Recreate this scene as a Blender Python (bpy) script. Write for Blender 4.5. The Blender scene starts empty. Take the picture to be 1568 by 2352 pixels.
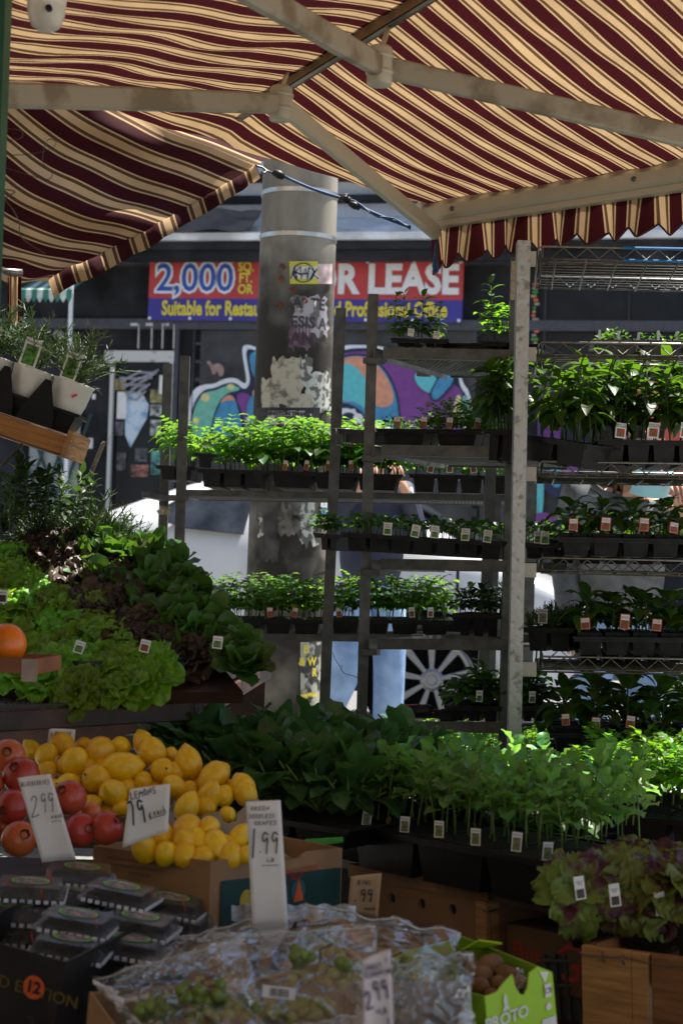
import bpy, math, random
from math import sin, cos, pi, radians, atan, atan2, sqrt, exp, floor
from mathutils import Vector as V, Matrix, noise as NZ

# ---------------------------------------------------------------- camera
SC = bpy.context.scene
EYE = 1.05
F, CX, CY = 3730.0, 784.0, 1176.0           # focal length and centre in units of a 1568 x 2352 picture
_p, _r = atan(114 / F), radians(1.8)
FW = V((0, cos(_p), sin(_p)))
_r0, _u0 = V((1, 0, 0)), V((0, -sin(_p), cos(_p)))
RT = _r0 * cos(_r) + _u0 * sin(_r)
UP = _u0 * cos(_r) - _r0 * sin(_r)
cam = bpy.data.cameras.new('camera')
cam.sensor_fit = 'VERTICAL'; cam.sensor_height = 36; cam.lens = F / 2352 * 36
cam.clip_start = .05; cam.clip_end = 400
cam.dof.use_dof = True; cam.dof.focus_distance = 4.6; cam.dof.aperture_fstop = 5.6
co = bpy.data.objects.new('camera', cam); SC.collection.objects.link(co)
m = Matrix((RT, UP, -FW)).transposed().to_4x4(); m.translation = V((0, 0, EYE)); co.matrix_world = m
SC.camera = co

# ---------------------------------------------------------------- light
SUN_EL, SUN_AZ = radians(68), radians(57)  # azimuth from +Y towards +X
SD = V((sin(SUN_AZ) * cos(SUN_EL), cos(SUN_AZ) * cos(SUN_EL), sin(SUN_EL)))
sl = bpy.data.lights.new('sun', 'SUN'); sl.energy = 5.0; sl.angle = radians(.5); sl.color = (1, .94, .85)
so = bpy.data.objects.new('sun', sl); SC.collection.objects.link(so)
so.rotation_euler = (-SD).to_track_quat('-Z', 'Y').to_euler()
wd = bpy.data.worlds.new('World'); SC.world = wd; wd.use_nodes = True
nt = wd.node_tree; nt.nodes.clear()
sk = nt.nodes.new('ShaderNodeTexSky'); sk.sky_type = 'NISHITA'; sk.sun_disc = False
sk.sun_elevation = SUN_EL; sk.sun_rotation = SUN_AZ
bg = nt.nodes.new('ShaderNodeBackground'); bg.inputs[1].default_value = .06
wo = nt.nodes.new('ShaderNodeOutputWorld')
nt.links.new(sk.outputs[0], bg.inputs[0]); nt.links.new(bg.outputs[0], wo.inputs[0])
SC.view_settings.view_transform = 'Standard'; SC.view_settings.look = 'None'
SC.view_settings.exposure = 1.45; SC.view_settings.gamma = 1
SC.cycles.max_bounces = 8; SC.cycles.transparent_max_bounces = 16
SC.cycles.caustics_reflective = False; SC.cycles.caustics_refractive = False

# ---------------------------------------------------------------- helpers
RND = random.Random(11)
def W(px, py, d):
    return V((0, 0, EYE)) + RT * ((px - CX) / F * d) - UP * ((py - CY) / F * d) + FW * d
def ray(px, py):
    return (RT * ((px - CX) / F) - UP * ((py - CY) / F) + FW)
def onplane(px, py, p0, n):
    r = ray(px, py); e = V((0, 0, EYE))
    return e + r * ((p0 - e).dot(n) / r.dot(n))
def WZ(px, py, z):                          # the point at height z that shows at a pixel
    return onplane(px, py, V((0, 0, z)), V((0, 0, 1)))
def proj(p):
    q = p - V((0, 0, EYE)); d = q.dot(FW)
    return CX + q.dot(RT) / d * F, CY - q.dot(UP) / d * F, d

MATS = {}
def mat(name, col, rough=.6, metal=0., var=.12, scale=18., bump=0., trans=0., tcol=None, spec=.5, col2=None, rnd=0., coat=0., stretch=None, thr=None):
    if name in MATS: return MATS[name]
    M = bpy.data.materials.new(name); M.use_nodes = True; t = M.node_tree; N = t.nodes; L = t.links
    b = N['Principled BSDF']; out = N['Material Output']
    b.inputs['Roughness'].default_value = rough; b.inputs['Metallic'].default_value = metal
    b.inputs['Specular IOR Level'].default_value = spec
    if coat: b.inputs['Coat Weight'].default_value = coat; b.inputs['Coat Roughness'].default_value = .08
    tc = N.new('ShaderNodeTexCoord'); src = tc.outputs['Object']
    if stretch:
        mp = N.new('ShaderNodeMapping'); mp.inputs['Scale'].default_value = stretch
        L.new(src, mp.inputs[0]); src = mp.outputs[0]
    nz = N.new('ShaderNodeTexNoise'); nz.inputs['Scale'].default_value = scale; nz.inputs['Detail'].default_value = 6
    L.new(src, nz.inputs['Vector'])
    rp = N.new('ShaderNodeValToRGB')
    c2 = col2 or tuple(c * (1 - var * 2.2) for c in col)
    c1 = tuple(min(1, c * (1 + var)) for c in col) if not col2 else col
    lo, hi = thr or (.32, .68)
    rp.color_ramp.elements[0].position = lo; rp.color_ramp.elements[1].position = hi
    rp.color_ramp.elements[0].color = (*c2, 1); rp.color_ramp.elements[1].color = (*c1, 1)
    L.new(nz.outputs['Fac'], rp.inputs[0]); cs = rp.outputs[0]
    if rnd:
        oi = N.new('ShaderNodeObjectInfo'); hs = N.new('ShaderNodeHueSaturation')
        mr = N.new('ShaderNodeMapRange'); mr.inputs[3].default_value = 1 - rnd; mr.inputs[4].default_value = 1 + rnd
        m2 = N.new('ShaderNodeMapRange'); m2.inputs[3].default_value = .5 - rnd * .09; m2.inputs[4].default_value = .5 + rnd * .09
        L.new(oi.outputs['Random'], mr.inputs[0]); L.new(oi.outputs['Random'], m2.inputs[0])
        L.new(mr.outputs[0], hs.inputs['Value']); L.new(m2.outputs[0], hs.inputs['Hue']); L.new(cs, hs.inputs['Color']); cs = hs.outputs[0]
    L.new(cs, b.inputs['Base Color'])
    if bump:
        bp = N.new('ShaderNodeBump'); bp.inputs['Strength'].default_value = bump; bp.inputs['Distance'].default_value = .01
        L.new(nz.outputs['Fac'], bp.inputs['Height']); L.new(bp.outputs[0], b.inputs['Normal'])
    if trans:
        tr = N.new('ShaderNodeBsdfTranslucent'); mx = N.new('ShaderNodeMixShader'); mx.inputs[0].default_value = trans
        if tcol: tr.inputs[0].default_value = (*tcol, 1)
        else: L.new(cs, tr.inputs[0])
        L.new(b.outputs[0], mx.inputs[1]); L.new(tr.outputs[0], mx.inputs[2]); L.new(mx.outputs[0], out.inputs[0])
    MATS[name] = M; return M

class MB:
    def __init__(s): s.v = []; s.f = []; s.m = []; s.uv = None
    def add(s, vs, fs, mi=0):
        o = len(s.v); s.v += [V(p) for p in vs]
        for f in fs: s.f.append([i + o for i in f]); s.m.append(mi)
        return s
    def quad(s, a, b, c, d, mi=0): return s.add([a, b, c, d], [(0, 1, 2, 3)], mi)
    def poly(s, ps, mi=0): return s.add(ps, [tuple(range(len(ps)))], mi)
    def box(s, x0, x1, y0, y1, z0, z1, mi=0, M=None, tx=0, ty=0):   # tx, ty: the bottom is narrower by this much on every side
        vs = [V((x0 + tx, y0 + ty, z0)), V((x1 - tx, y0 + ty, z0)), V((x1 - tx, y1 - ty, z0)), V((x0 + tx, y1 - ty, z0)),
              V((x0, y0, z1)), V((x1, y0, z1)), V((x1, y1, z1)), V((x0, y1, z1))]
        if M: vs = [M @ p for p in vs]
        return s.add(vs, [(3, 2, 1, 0), (4, 5, 6, 7), (0, 1, 5, 4), (1, 2, 6, 5), (2, 3, 7, 6), (3, 0, 4, 7)], mi)
    def beam(s, a, b, w, h, mi=0, up=V((0, 0, 1)), w2=None, h2=None, bev=.15):
        a, b = V(a), V(b); d = (b - a).normalized(); x = d.cross(up).normalized(); y = x.cross(d)
        vs = []
        for p, ww, hh in ((a, w, h), (b, w2 or w, h2 or h)):
            c = bev * min(ww, hh)
            for sx, sy in ((-1, -1), (1, -1), (1, 1), (-1, 1)):
                e1 = (sx * (ww / 2 - c), sy * hh / 2); e2 = (sx * ww / 2, sy * (hh / 2 - c))
                pr = (e1, e2) if sx * sy > 0 else (e2, e1)
                if (sx, sy) == (-1, -1): pr = (e2, e1)
                elif (sx, sy) == (1, -1): pr = (e1, e2)
                elif (sx, sy) == (1, 1): pr = (e2, e1)
                else: pr = (e1, e2)
                for q in pr: vs.append(p + x * q[0] + y * q[1])
        fs = [(i, (i + 1) % 8, (i + 1) % 8 + 8, i + 8) for i in range(8)] + [tuple(range(7, -1, -1)), tuple(range(8, 16))]
        return s.add(vs, fs, mi)
    def tube(s, pts, r, n=6, mi=0, cap=True):
        pts = [V(p) for p in pts]; rs = r if isinstance(r, (list, tuple)) else [r] * len(pts)
        x = None; vs = []
        for i, p in enumerate(pts):
            d = (pts[min(i + 1, len(pts) - 1)] - pts[max(i - 1, 0)]).normalized()
            if x is None:
                x = d.cross(V((0, 0, 1))); x = x.normalized() if x.length > .05 else V((1, 0, 0))
            x = (x - d * x.dot(d)).normalized(); y = d.cross(x)
            for k in range(n):
                a = 2 * pi * k / n; vs.append(p + (x * cos(a) + y * sin(a)) * rs[i])
        fs = [(i * n + k, i * n + (k + 1) % n, (i + 1) * n + (k + 1) % n, (i + 1) * n + k) for i in range(len(pts) - 1) for k in range(n)]
        if cap: fs += [tuple(range(n - 1, -1, -1)), tuple((len(pts) - 1) * n + k for k in range(n))]
        return s.add(vs, fs, mi)
    def lathe(s, prof, n=24, mi=0, M=None):
        vs = [V((r * cos(2 * pi * k / n), r * sin(2 * pi * k / n), z)) for r, z in prof for k in range(n)]
        if M: vs = [M @ p for p in vs]
        fs = [(i * n + k, i * n + (k + 1) % n, (i + 1) * n + (k + 1) % n, (i + 1) * n + k) for i in range(len(prof) - 1) for k in range(n)]
        return s.add(vs, fs, mi)
    def disc(s, c, x, y, r, n=24, mi=0):
        return s.poly([c + x * (r * cos(2 * pi * k / n)) + y * (r * sin(2 * pi * k / n)) for k in range(n)], mi)
    def grid(s, fn, nu, nv, mi=0, uvfn=None):
        o = len(s.v)
        for j in range(nv + 1):
            for i in range(nu + 1): s.v.append(V(fn(i / nu, j / nv)))
        for j in range(nv):
            for i in range(nu):
                a = o + j * (nu + 1) + i; s.f.append([a, a + 1, a + nu + 2, a + nu + 1]); s.m.append(mi)
        if uvfn:
            s.uv = s.uv or {}
            for j in range(nv + 1):
                for i in range(nu + 1): s.uv[o + j * (nu + 1) + i] = uvfn(i / nu, j / nv)
        return s
    def merge(s, o, M=None, mo=0):
        k = len(s.v); s.v += [M @ p if M else p for p in o.v]
        s.f += [[i + k for i in f] for f in o.f]; s.m += [i + mo for i in o.m]; return s
    def mesh(s, name, mats, smooth=False):
        me = bpy.data.meshes.new(name); me.from_pydata([tuple(p) for p in s.v], [], s.f)
        for x in (mats if isinstance(mats, (list, tuple)) else [mats]): me.materials.append(x)
        me.polygons.foreach_set('material_index', s.m)
        if smooth: me.polygons.foreach_set('use_smooth', [True] * len(s.f))
        if s.uv:
            ul = me.uv_layers.new(name='UVMap')
            for lp in me.loops: ul.data[lp.index].uv = s.uv.get(lp.vertex_index, (0, 0))
        me.update(); return me
    def build(s, name, mats, parent=None, smooth=False, M=None):
        return link(name, s.mesh(name, mats, smooth), parent, M)
def link(name, me, parent=None, M=None):
    o = bpy.data.objects.new(name, me); SC.collection.objects.link(o)
    if parent: o.parent = parent
    if M: o.matrix_local = M
    return o
def tag(o, label=None, cat=None, group=None, kind=None):
    if label: o['label'] = label
    if cat: o['category'] = cat
    if group: o['group'] = group
    if kind: o['kind'] = kind
    return o
def thing(name, label, cat, M=None, group=None):
    o = bpy.data.objects.new(name, None); o.empty_display_size = .05; SC.collection.objects.link(o)
    if M: o.matrix_world = M
    return tag(o, label, cat, group)
def node(name, parent, M=None):
    o = bpy.data.objects.new(name, None); SC.collection.objects.link(o); o.parent = parent
    if M: o.matrix_local = M
    return o
def struct(o): o['kind'] = 'structure'; return o
def dup(root, M, label=None, group=None):
    r = root.copy(); SC.collection.objects.link(r); r.matrix_world = M
    if label: r['label'] = label
    if group: r['group'] = group
    for ch in root.children:
        c = ch.copy(); SC.collection.objects.link(c); c.parent = r
        for g in ch.children:
            e = g.copy(); SC.collection.objects.link(e); e.parent = c
    return r
def frame(a, b, level=False):               # origin a, X towards b, Y horizontal away from the camera, Z up
    x = (b - a); L = x.length; x = x.normalized()
    y = V((0, 0, 1)).cross(x).normalized()
    if y.y < 0: y = -y
    z = x.cross(y).normalized()
    if z.z < 0: z = -z
    M = Matrix((x, y, z)).transposed().to_4x4(); M.translation = a
    return M, L
def TR(p, rz=0, s=1., rx=0, ry=0):
    return Matrix.Translation(p) @ Matrix.Rotation(rx, 4, 'X') @ Matrix.Rotation(ry, 4, 'Y') @ Matrix.Rotation(rz, 4, 'Z') @ Matrix.Scale(s, 4)
def subsurf(o, n=1):
    md = o.modifiers.new('s', 'SUBSURF'); md.levels = n; md.render_levels = n; return o
def bevel(o, w, seg=2):
    md = o.modifiers.new('b', 'BEVEL'); md.width = w; md.segments = seg; md.limit_method = 'ANGLE'; return o

TXT = {}
def text_mesh(body, size, mt, off=0., shear=0., sx=1., align='CENTER', ext=0.):
    key = (body, size, mt.name, off, shear, sx, align, ext)
    if key in TXT: return TXT[key]
    cu = bpy.data.curves.new('t', 'FONT'); cu.body = body; cu.size = size; cu.offset = off; cu.shear = shear
    cu.align_x = align; cu.align_y = 'CENTER'; cu.resolution_u = 3; cu.extrude = ext; cu.space_line = .85
    ob = bpy.data.objects.new('t', cu); SC.collection.objects.link(ob)
    dg = bpy.context.evaluated_depsgraph_get(); dg.update()
    me = bpy.data.meshes.new_from_object(ob.evaluated_get(dg))
    bpy.data.objects.remove(ob); bpy.data.curves.remove(cu)
    for p in me.vertices: p.co.x *= sx
    me.materials.clear(); me.materials.append(mt); TXT[key] = me
    return me
# text lies in local XY; STAND turns it to stand in local XZ facing -Y
STAND = Matrix.Rotation(pi / 2, 4, 'X')
def letter(body, size, mt, parent, x, y, z, name='lettering', **k):
    return link(name, text_mesh(body, size, mt, **k), parent, Matrix.Translation((x, y, z)) @ STAND)

# handwriting: strokes on a 0..1 box, drawn as flat ribbons of ink
HW = {
 'A': [[(0, 0), (.45, 1), (.9, 0)], [(.2, .4), (.75, .42)]], 'B': [[(.1, 0), (.12, 1), (.7, .9), (.6, .55), (.15, .5), (.8, .4), (.7, .05), (.1, 0)]],
 'C': [[(.85, .85), (.4, 1), (.05, .5), (.35, 0), (.85, .15)]], 'D': [[(.1, 0), (.1, 1), (.7, .8), (.8, .3), (.1, 0)]],
 'E': [[(.8, .95), (.15, 1), (.1, .5), (.1, 0), (.8, .03)], [(.1, .5), (.65, .52)]], 'G': [[(.85, .85), (.4, 1), (.05, .5), (.35, 0), (.8, .1), (.8, .45), (.5, .45)]],
 'I': [[(.4, 0), (.45, 1)]], 'K': [[(.1, 0), (.12, 1)], [(.8, 1), (.15, .45), (.85, 0)]], 'L': [[(.2, 1), (.1, 0), (.85, .08)]],
 'M': [[(0, 0), (.15, 1), (.45, .3), (.8, 1), (.9, 0)]], 'N': [[(.05, 0), (.12, 1), (.75, .05), (.85, 1)]], 'O': [[(.45, 1), (.08, .6), (.35, 0), (.85, .4), (.5, 1)]],
 'P': [[(.1, 0), (.15, 1), (.8, .8), (.15, .45)]], 'R': [[(.1, 0), (.15, 1), (.8, .8), (.15, .5), (.85, 0)]],
 'S': [[(.85, .9), (.35, 1), (.2, .65), (.75, .4), (.6, 0), (.05, .08)]], 'T': [[(0, 1), (.9, .97)], [(.45, 1), (.4, 0)]], 'U': [[(.1, 1), (.1, .2), (.5, 0), (.8, .3), (.85, 1)]],
 'W': [[(0, 1), (.2, 0), (.45, .7), (.7, 0), (.95, 1)]], '1': [[(.5, 1), (.35, 0)]], '2': [[(.1, .75), (.4, 1), (.75, .75), (.2, .1), (.1, 0), (.9, .1)]],
 '7': [[(.1, .95), (.85, 1), (.35, 0)]], '9': [[(.8, .85), (.35, 1), (.15, .65), (.5, .5), (.8, .8), (.7, 0)]],
 'e': [[(.1, .3), (.7, .35), (.5, .55), (.15, .4), (.2, .05), (.7, .1)]], 'a': [[(.7, .5), (.3, .5), (.15, .1), (.6, .1), (.7, .5), (.75, .05)]],
 'c': [[(.75, .5), (.25, .45), (.2, .08), (.75, .08)]], 'h': [[(.15, 0), (.2, 1)], [(.18, .4), (.6, .5), (.7, 0)]],
 '/': [[(.8, 1.05), (.1, -.1)]], '.': [[(.4, .04), (.5, .02)]], '_': [[(-.1, -.15), (1.1, -.1)]], '~': [[(.6, .5), (.25, .4), (.3, .05), (.7, .1)], [(.5, .65), (.4, -.1)]]}
def scribble(mb, s, x, z, h, wd, pen, mi=0, shear=.15, y=0.):
    for ch in s:
        for st in HW.get(ch, []):
            pts = [V((x + (p[0] + p[1] * shear) * wd, y, z + p[1] * h)) for p in st]
            if len(pts) > 2:                # rounded strokes
                q = [pts[0]]
                for i in range(1, len(pts)):
                    q += [pts[i - 1].lerp(pts[i], .3), pts[i - 1].lerp(pts[i], .7)] if i > 0 else []
                q.append(pts[-1]); pts = q
            for i in range(len(pts) - 1):
                a, b = pts[i], pts[i + 1]; d = (b - a)
                if d.length < 1e-5: continue
                d.normalize(); n = V((-d.z, 0, d.x)) * pen / 2; a = a - d * pen * .3; b = b + d * pen * .3
                mb.quad(a - n + V((0, -.00003 * i, 0)), b - n + V((0, -.00003 * i, 0)), b + n + V((0, -.00003 * i, 0)), a + n + V((0, -.00003 * i, 0)), mi)
        x += wd * (1.12 if ch != ' ' else .7)
    return mb

# ---------------------------------------------------------------- materials
steel = mat('galvanised steel', (.13, .133, .13), .45, .5, .3, 22, .15, col2=(.07, .072, .07))
steel_worn = mat('worn aluminium', (.42, .42, .41), .45, .55, .2, 45, .3, col2=(.22, .21, .2), thr=(.34, .46))
steel_dark = mat('dark steel', (.12, .12, .12), .45, .7, .2)
chrome = mat('chrome wire', (.24, .24, .22), .4, .85, .2, 60, col2=(.13, .125, .12))
blackp = mat('black plastic', (.009, .009, .01), .42, 0, .25, 40, .1, spec=.3)
matte = mat('matte black', (.005, .005, .005), .95, 0, .2, 30, spec=.04)
blackp2 = mat('worn black plastic', (.012, .013, .016), .5, 0, .4, 25, .1, spec=.3)
soil = mat('potting soil', (.03, .02, .014), .95, 0, .5, 140, .8)
white = mat('white plastic', (.75, .74, .7), .4, 0, .06, 12)
cardw = mat('white card', (.8, .79, .78), .6, 0, .05, 9)
ink = mat('black ink', (.012, .01, .02), .5)
inkp = mat('purple ink', (.05, .02, .09), .5)
red = mat('red print', (.5, .03, .02), .5)
orange_p = mat('orange print', (.75, .13, .03), .5)
greenp = mat('green print', (.05, .3, .03), .5)
cardboard = mat('brown cardboard', (.34, .19, .09), .8, 0, .12, 9, .05)
cardin = mat('grey cardboard', (.4, .31, .23), .85, 0, .1)
wood = mat('pine wood', (.42, .22, .085), .6, 0, .3, 9, .1, stretch=(1, 1, 12), col2=(.24, .11, .035))
woodd = mat('dark pine wood', (.24, .1, .035), .6, 0, .3, 9, .1, stretch=(1, 1, 12), col2=(.12, .045, .015))
woodx = mat('orange pine wood', (.4, .17, .045), .5, 0, .3, 9, .1, stretch=(1, 12, 12), col2=(.22, .085, .02))
ply_card = mat('flat brown card', (.26, .14, .07), .8, 0, .12, 5)
concrete = mat('concrete', (.33, .32, .29), .85, 0, .25, 7, .3, col2=(.16, .155, .14))
def leafmat(n, c, t, tr=.42, rough=.42, rnd=.35, var=.25, scale=30): return mat(n, c, rough, 0, var, scale, .15, tr, t, rnd=rnd)
L_PEP = leafmat('pepper leaf', (.045, .1, .012), (.12, .26, .012))
L_TOM = leafmat('tomato leaf', (.05, .14, .02), (.2, .42, .03), .5)
L_BRO = leafmat('broccoli leaf', (.16, .36, .1), (.3, .6, .08), .45, .38)
L_CHA = leafmat('chard leaf', (.06, .15, .05), (.12, .28, .04), .35, .32)
L_LET = leafmat('green lettuce leaf', (.18, .38, .02), (.34, .6, .02), .45, .38)
L_ROM = leafmat('romaine leaf', (.06, .14, .025), (.12, .26, .02), .35, .45)
L_RED = leafmat('red lettuce leaf', (.06, .034, .018), (.13, .055, .022), .3, .45, var=.5, scale=14)
L_HERB = leafmat('dark herb leaf', (.03, .065, .02), (.07, .15, .02), .3, .5)
L_ROSE = leafmat('rosemary needle', (.035, .065, .025), (.06, .1, .02), .2, .55)
L_MINT = leafmat('mint leaf', (.04, .11, .015), (.12, .28, .02), .4)
L_PAR = leafmat('parsley leaf', (.08, .24, .02), (.24, .5, .02), .5)
L_MIX = mat('red tipped lettuce leaf', (.19, .25, .04), .42, 0, .2, 9, .15, .38, None, col2=(.1, .02, .045), rnd=.2, thr=(.4, .5))
S_PALE = mat('pale green stem', (.2, .32, .07), .5, 0, .2, 30, 0, .25, (.3, .45, .06))
S_DARK = mat('green stem', (.07, .14, .025), .5, 0, .2, 30, 0, .2, (.12, .22, .03))
# ---------------------------------------------------------------- setting: street
YAW = radians(-10.5)                        # the street runs a little towards the camera on the right
SX = V((cos(YAW), sin(YAW), 0)); SY = V((-sin(YAW), cos(YAW), 0))
FP = W(705, 1290, 15.9); FP.z = 0           # a point of the opposite facade line
def FM(off=0.): return FP - SY * off
def PF(px, py, off=0.): return onplane(px, py, FM(off), SY)
asphalt = mat('asphalt', (.16, .16, .165), .85, 0, .15, 60, .3)
paving = mat('concrete paving', (.26, .255, .24), .85, 0, .12, 12, .2)
def strip(y0, y1, z, name, m, hx=60, th=.12):
    b = MB(); b.box(-hx, hx, y0, y1, z - th, z)
    M = Matrix.Rotation(YAW, 4, 'Z'); o = b.build(name, m, M=M); return struct(o)
def ly(p): return p.dot(SY)
yf = ly(FP); yk = ly(W(784, 1290, 8.95)); 
b = MB(); b.quad((-90, -60, -.1), (90, -60, -.1), (90, 120, -.1), (-90, 120, -.1)); struct(b.build('ground', paving))
strip(-30, yk - .14, 0, 'pavement', paving)
strip(yk - .14, yk, .012, 'kerb', concrete, th=.2)
strip(yk + .004, yf - 2.1, .0, 'road', asphalt)
strip(yf - 2.1, yf + .3, .13, 'far_pavement', paving, th=.25)
b = MB(); 
for k in range(-30, 31): b.box(k * 1.5 - .006, k * 1.5 + .006, -12, yk - .14, .0005, .004)
M = Matrix.Rotation(YAW, 4, 'Z'); struct(b.build('pavement_joints', steel_dark, M=M))

# ---------------------------------------------------------------- opposite building
dwall = mat('dark painted wall', (.022, .023, .028), .75, 0, .35, 3, .1, spec=.3)
bwall = mat('blue grey siding', (.6, .64, .75), .6, 0, .1, 3, .05)
lgrey = mat('pale metal flashing', (.8, .81, .82), .5, 0, .2, 2.5, .1)
tarp = mat('brown tarpaulin', (.1, .085, .075), .7, 0, .3, 4, .3)
wpaint = mat('flaking white paint', (.6, .6, .58), .6, 0, .3, 9, .1, col2=(.2, .2, .2), thr=(.3, .42))
darkglass = mat('dark window glass', (.012, .013, .016), .2, 0, .2, 4, 0, spec=.25)
FMx = Matrix((SX, SY, V((0, 0, 1)))).transposed().to_4x4(); FMx.translation = FP
FI = FMx.inverted()
def fl(px, py, off=0.):                     # pixel on the facade -> facade-local point
    return FI @ PF(px, py, off)
bld = thing('shop_building', 'dark painted shop building across the street with blue upper siding and graffiti', 'building', FMx)
b = MB(); b.box(-14, 14, 0, 6, .0, 3.95); b.build('wall', dwall, bld)
b = MB(); b.box(-14, 14, .25, 6, 3.95, 7.6)
for k in range(14): b.box(-14, 14, .225, .25, 4.9 + k * .2, 4.915 + k * .2)
b.build('upper_siding', bwall, bld)
def frect(mb, x0, y0, x1, y1, off, th=.02, mi=0):
    a = fl(x0, y1, off); c = fl(x1, y0, off)
    mb.box(a.x, c.x, a.y, a.y + th, a.z, c.z, mi)
zt = fl(700, 548, .5).z
b = MB()                                     # sloping flashing over the shopfront
b.grid(lambda u, v: V((-9 + 18 * u, .24 - .78 * v + .02 * NZ.noise(V((u * 40, v * 2, 0))), zt + .36 - .33 * v + .02 * NZ.noise(V((u * 30, 0, v * 2))))), 90, 4)
b.box(-9, 9, -.56, -.5, zt - .02, zt + .05); b.build('canopy_roof', lgrey, bld)
b = MB(); b.box(-9, 9, -.5, 0, zt - .1, zt - .03); b.box(-9, 9, -.42, -.36, zt - .2, zt - .1); b.build('soffit', dwall, bld)
b = MB()
c0 = fl(370, 490, .4)
def lump(u, v):
    return V((c0.x - .55 + 1.5 * u, -.1 - .5 * v, zt + .36 - .3 * v + .1 * sin(pi * u) * sin(pi * min(1, v * 1.2)) + .04 * NZ.noise(V((u * 6, v * 4, 2)))))
b.grid(lump, 20, 8); b.build('tarpaulin', tarp, bld, True)
# pale and dark bands under the siding
b = MB(); b.box(-9, 9, .1, .25, zt + .5, zt + .56); b.box(-9, 9, .05, .25, zt + .72, zt + .77); b.build('ledge', dwall, bld)
# shopfront frames
b = MB()
frect(b, -300, 738, 1900, 752, .1, .1); frect(b, 384, 745, 412, 1200, .08, .08); frect(b, 432, 745, 446, 1200, .06, .06)
b.build('shopfront_frame', mat('slate frame paint', (.06, .062, .08), .5), bld)
dr = MB()
frect(dr, 240, 806, 400, 830, .1, .05); frect(dr, 240, 830, 262, 1230, .1, .05); frect(dr, 376, 830, 398, 1230, .1, .05)
d0 = dr.build('door', wpaint, bld); d0['label'] = 'door with flaking white frame'
b = MB(); frect(b, 262, 830, 376, 1230, .045, .02); b.build('pane', darkglass, d0)
b = MB(); 
for x in (316, 346, 371, 397): frect(b, x, 745, x + 4, 800, .1, .03)
for x in (300, 335, 372): frect(b, x, 742, x + 16, 748, .11, .02)
b.build('transom_bars', wpaint, bld)
sh = MB(); frect(sh, 446, 760, 1095, 1240, .03, .02); frect(sh, 1096, 1040, 1420, 1300, .03, .02)
for y in range(790, 1240, 42): frect(sh, 446, y, 1095, y + 2, .036, .004)
sh = sh.build('shutter_panel', mat('dark shutter paint', (.05, .05, .055), .55, 0, .3, 4), bld)
# right hand windows
b = MB(); frect(b, 1236, 640, 1700, 850, .03, .02); wn = b.build('window', darkglass, bld)
b = MB()
for x in (1180, 1432, 1240): frect(b, x, 600, x + 12, 1200, .07, .05)
frect(b, 1180, 850, 1700, 870, .07, .05)
b.build('frame', mat('black frame', (.02, .02, .022), .4), wn)
b = MB(); frect(b, 1232, 846, 1290, 1040, .05, .03); b.build('purple_panel', mat('purple paint', (.12, .03, .2), .6), bld)
b = MB(); frect(b, 1424, 862, 1700, 1240, .05, .03); b.build('red_panel', mat('coral red paint', (.62, .12, .08), .6, 0, .1, 2), bld)
b = MB()                                     # window stickers
for i in range(16):
    x = 1222 + RND.random() * 30; y = 650 + i * 9; frect(b, 1218 + RND.random() * 8, y, 1228 + RND.random() * 10, y + 6, .075 + .002 * i, .002, i % 4)
b.build('stickers', [orange_p, mat('grey paper', (.3, .3, .3)), greenp, mat('tan paper', (.4, .3, .15))], bld)
# folding gate on the left
b = MB(); frect(b, 60, 940, 186, 1260, .05, .02)
gt = b.build('gate_panel', mat('pale gate sheet', (.4, .43, .42), .6, 0, .15, 4), bld)
b = MB()
for k in range(-4, 8):
    for s in (1, -1):
        x0 = 60 + k * 40
        A = fl(x0 if s > 0 else x0 + 110, 950, .09 if s > 0 else .1); B = fl(x0 + 110 if s > 0 else x0, 1260, .09 if s > 0 else .1)
        if min(x0, x0 + 110) > 10 and max(x0, x0 + 110) < 240: b.beam(A, B, .03, .012, up=V((0, 1, 0)))
b.build('lattice', mat('dark green iron', (.02, .05, .045), .5, .3), bld)
b = MB()
for x, y, w, h in ((202, 1006, 12, 24), (165, 870, 14, 10), (212, 905, 8, 12)): frect(b, x, y, x + w, y + h, .02, .004)
b.build('notice', cardw, bld)
# sign band lamps
for x, y in ((276, 595), (297, 596), (190, 625), (140, 770)):
    b = MB(); c = fl(x, y, .14); b.lathe([(0, 0), (.035, .005), (.05, .05), (.045, .09), (0, .1)], 12, M=Matrix.Translation(c) @ Matrix.Rotation(pi / 2, 4, 'X')); b.build('wall_lamp', mat('lamp grey', (.35, .35, .36), .4), bld, True)

# graffiti mural on the shutter: flat paint shapes a few millimetres proud of one another
GR = [mat('graffiti white', (.78, .8, .85), .6, var=.05), mat('graffiti mint', (.18, .52, .4), .6, var=.08), mat('graffiti yellow', (.7, .66, .28), .6, var=.06),
      mat('graffiti blue', (.06, .28, .5), .6, var=.1), mat('graffiti peach', (.72, .32, .2), .6, var=.08), mat('graffiti purple', (.2, .05, .27), .6, var=.08),
      mat('graffiti navy', (.012, .02, .07), .6), mat('graffiti cyan', (.12, .55, .6), .6, var=.05), mat('graffiti pink blot', (.38, .24, .22), .7)]
lay = [.052]
def smooth_poly(ps, it=2):
    for _ in range(it):
        q = []
        for i in range(len(ps)):
            a, c = ps[i], ps[(i + 1) % len(ps)]
            q += [(a[0] * .75 + c[0] * .25, a[1] * .75 + c[1] * .25), (a[0] * .25 + c[0] * .75, a[1] * .25 + c[1] * .75)]
        ps = q
    return ps
gm = MB()
def gp(ps, mi, it=2):
    lay[0] += .0025
    ps = smooth_poly(ps, it) if it else ps
    pts = [fl(326.7 + .4792 * x, 571.7 + .4792 * y, lay[0]) for x, y in ps]
    c = len(pts)
    # ear-safe triangulation by Blender's polygon fill
    gm.poly(pts, mi)
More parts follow.
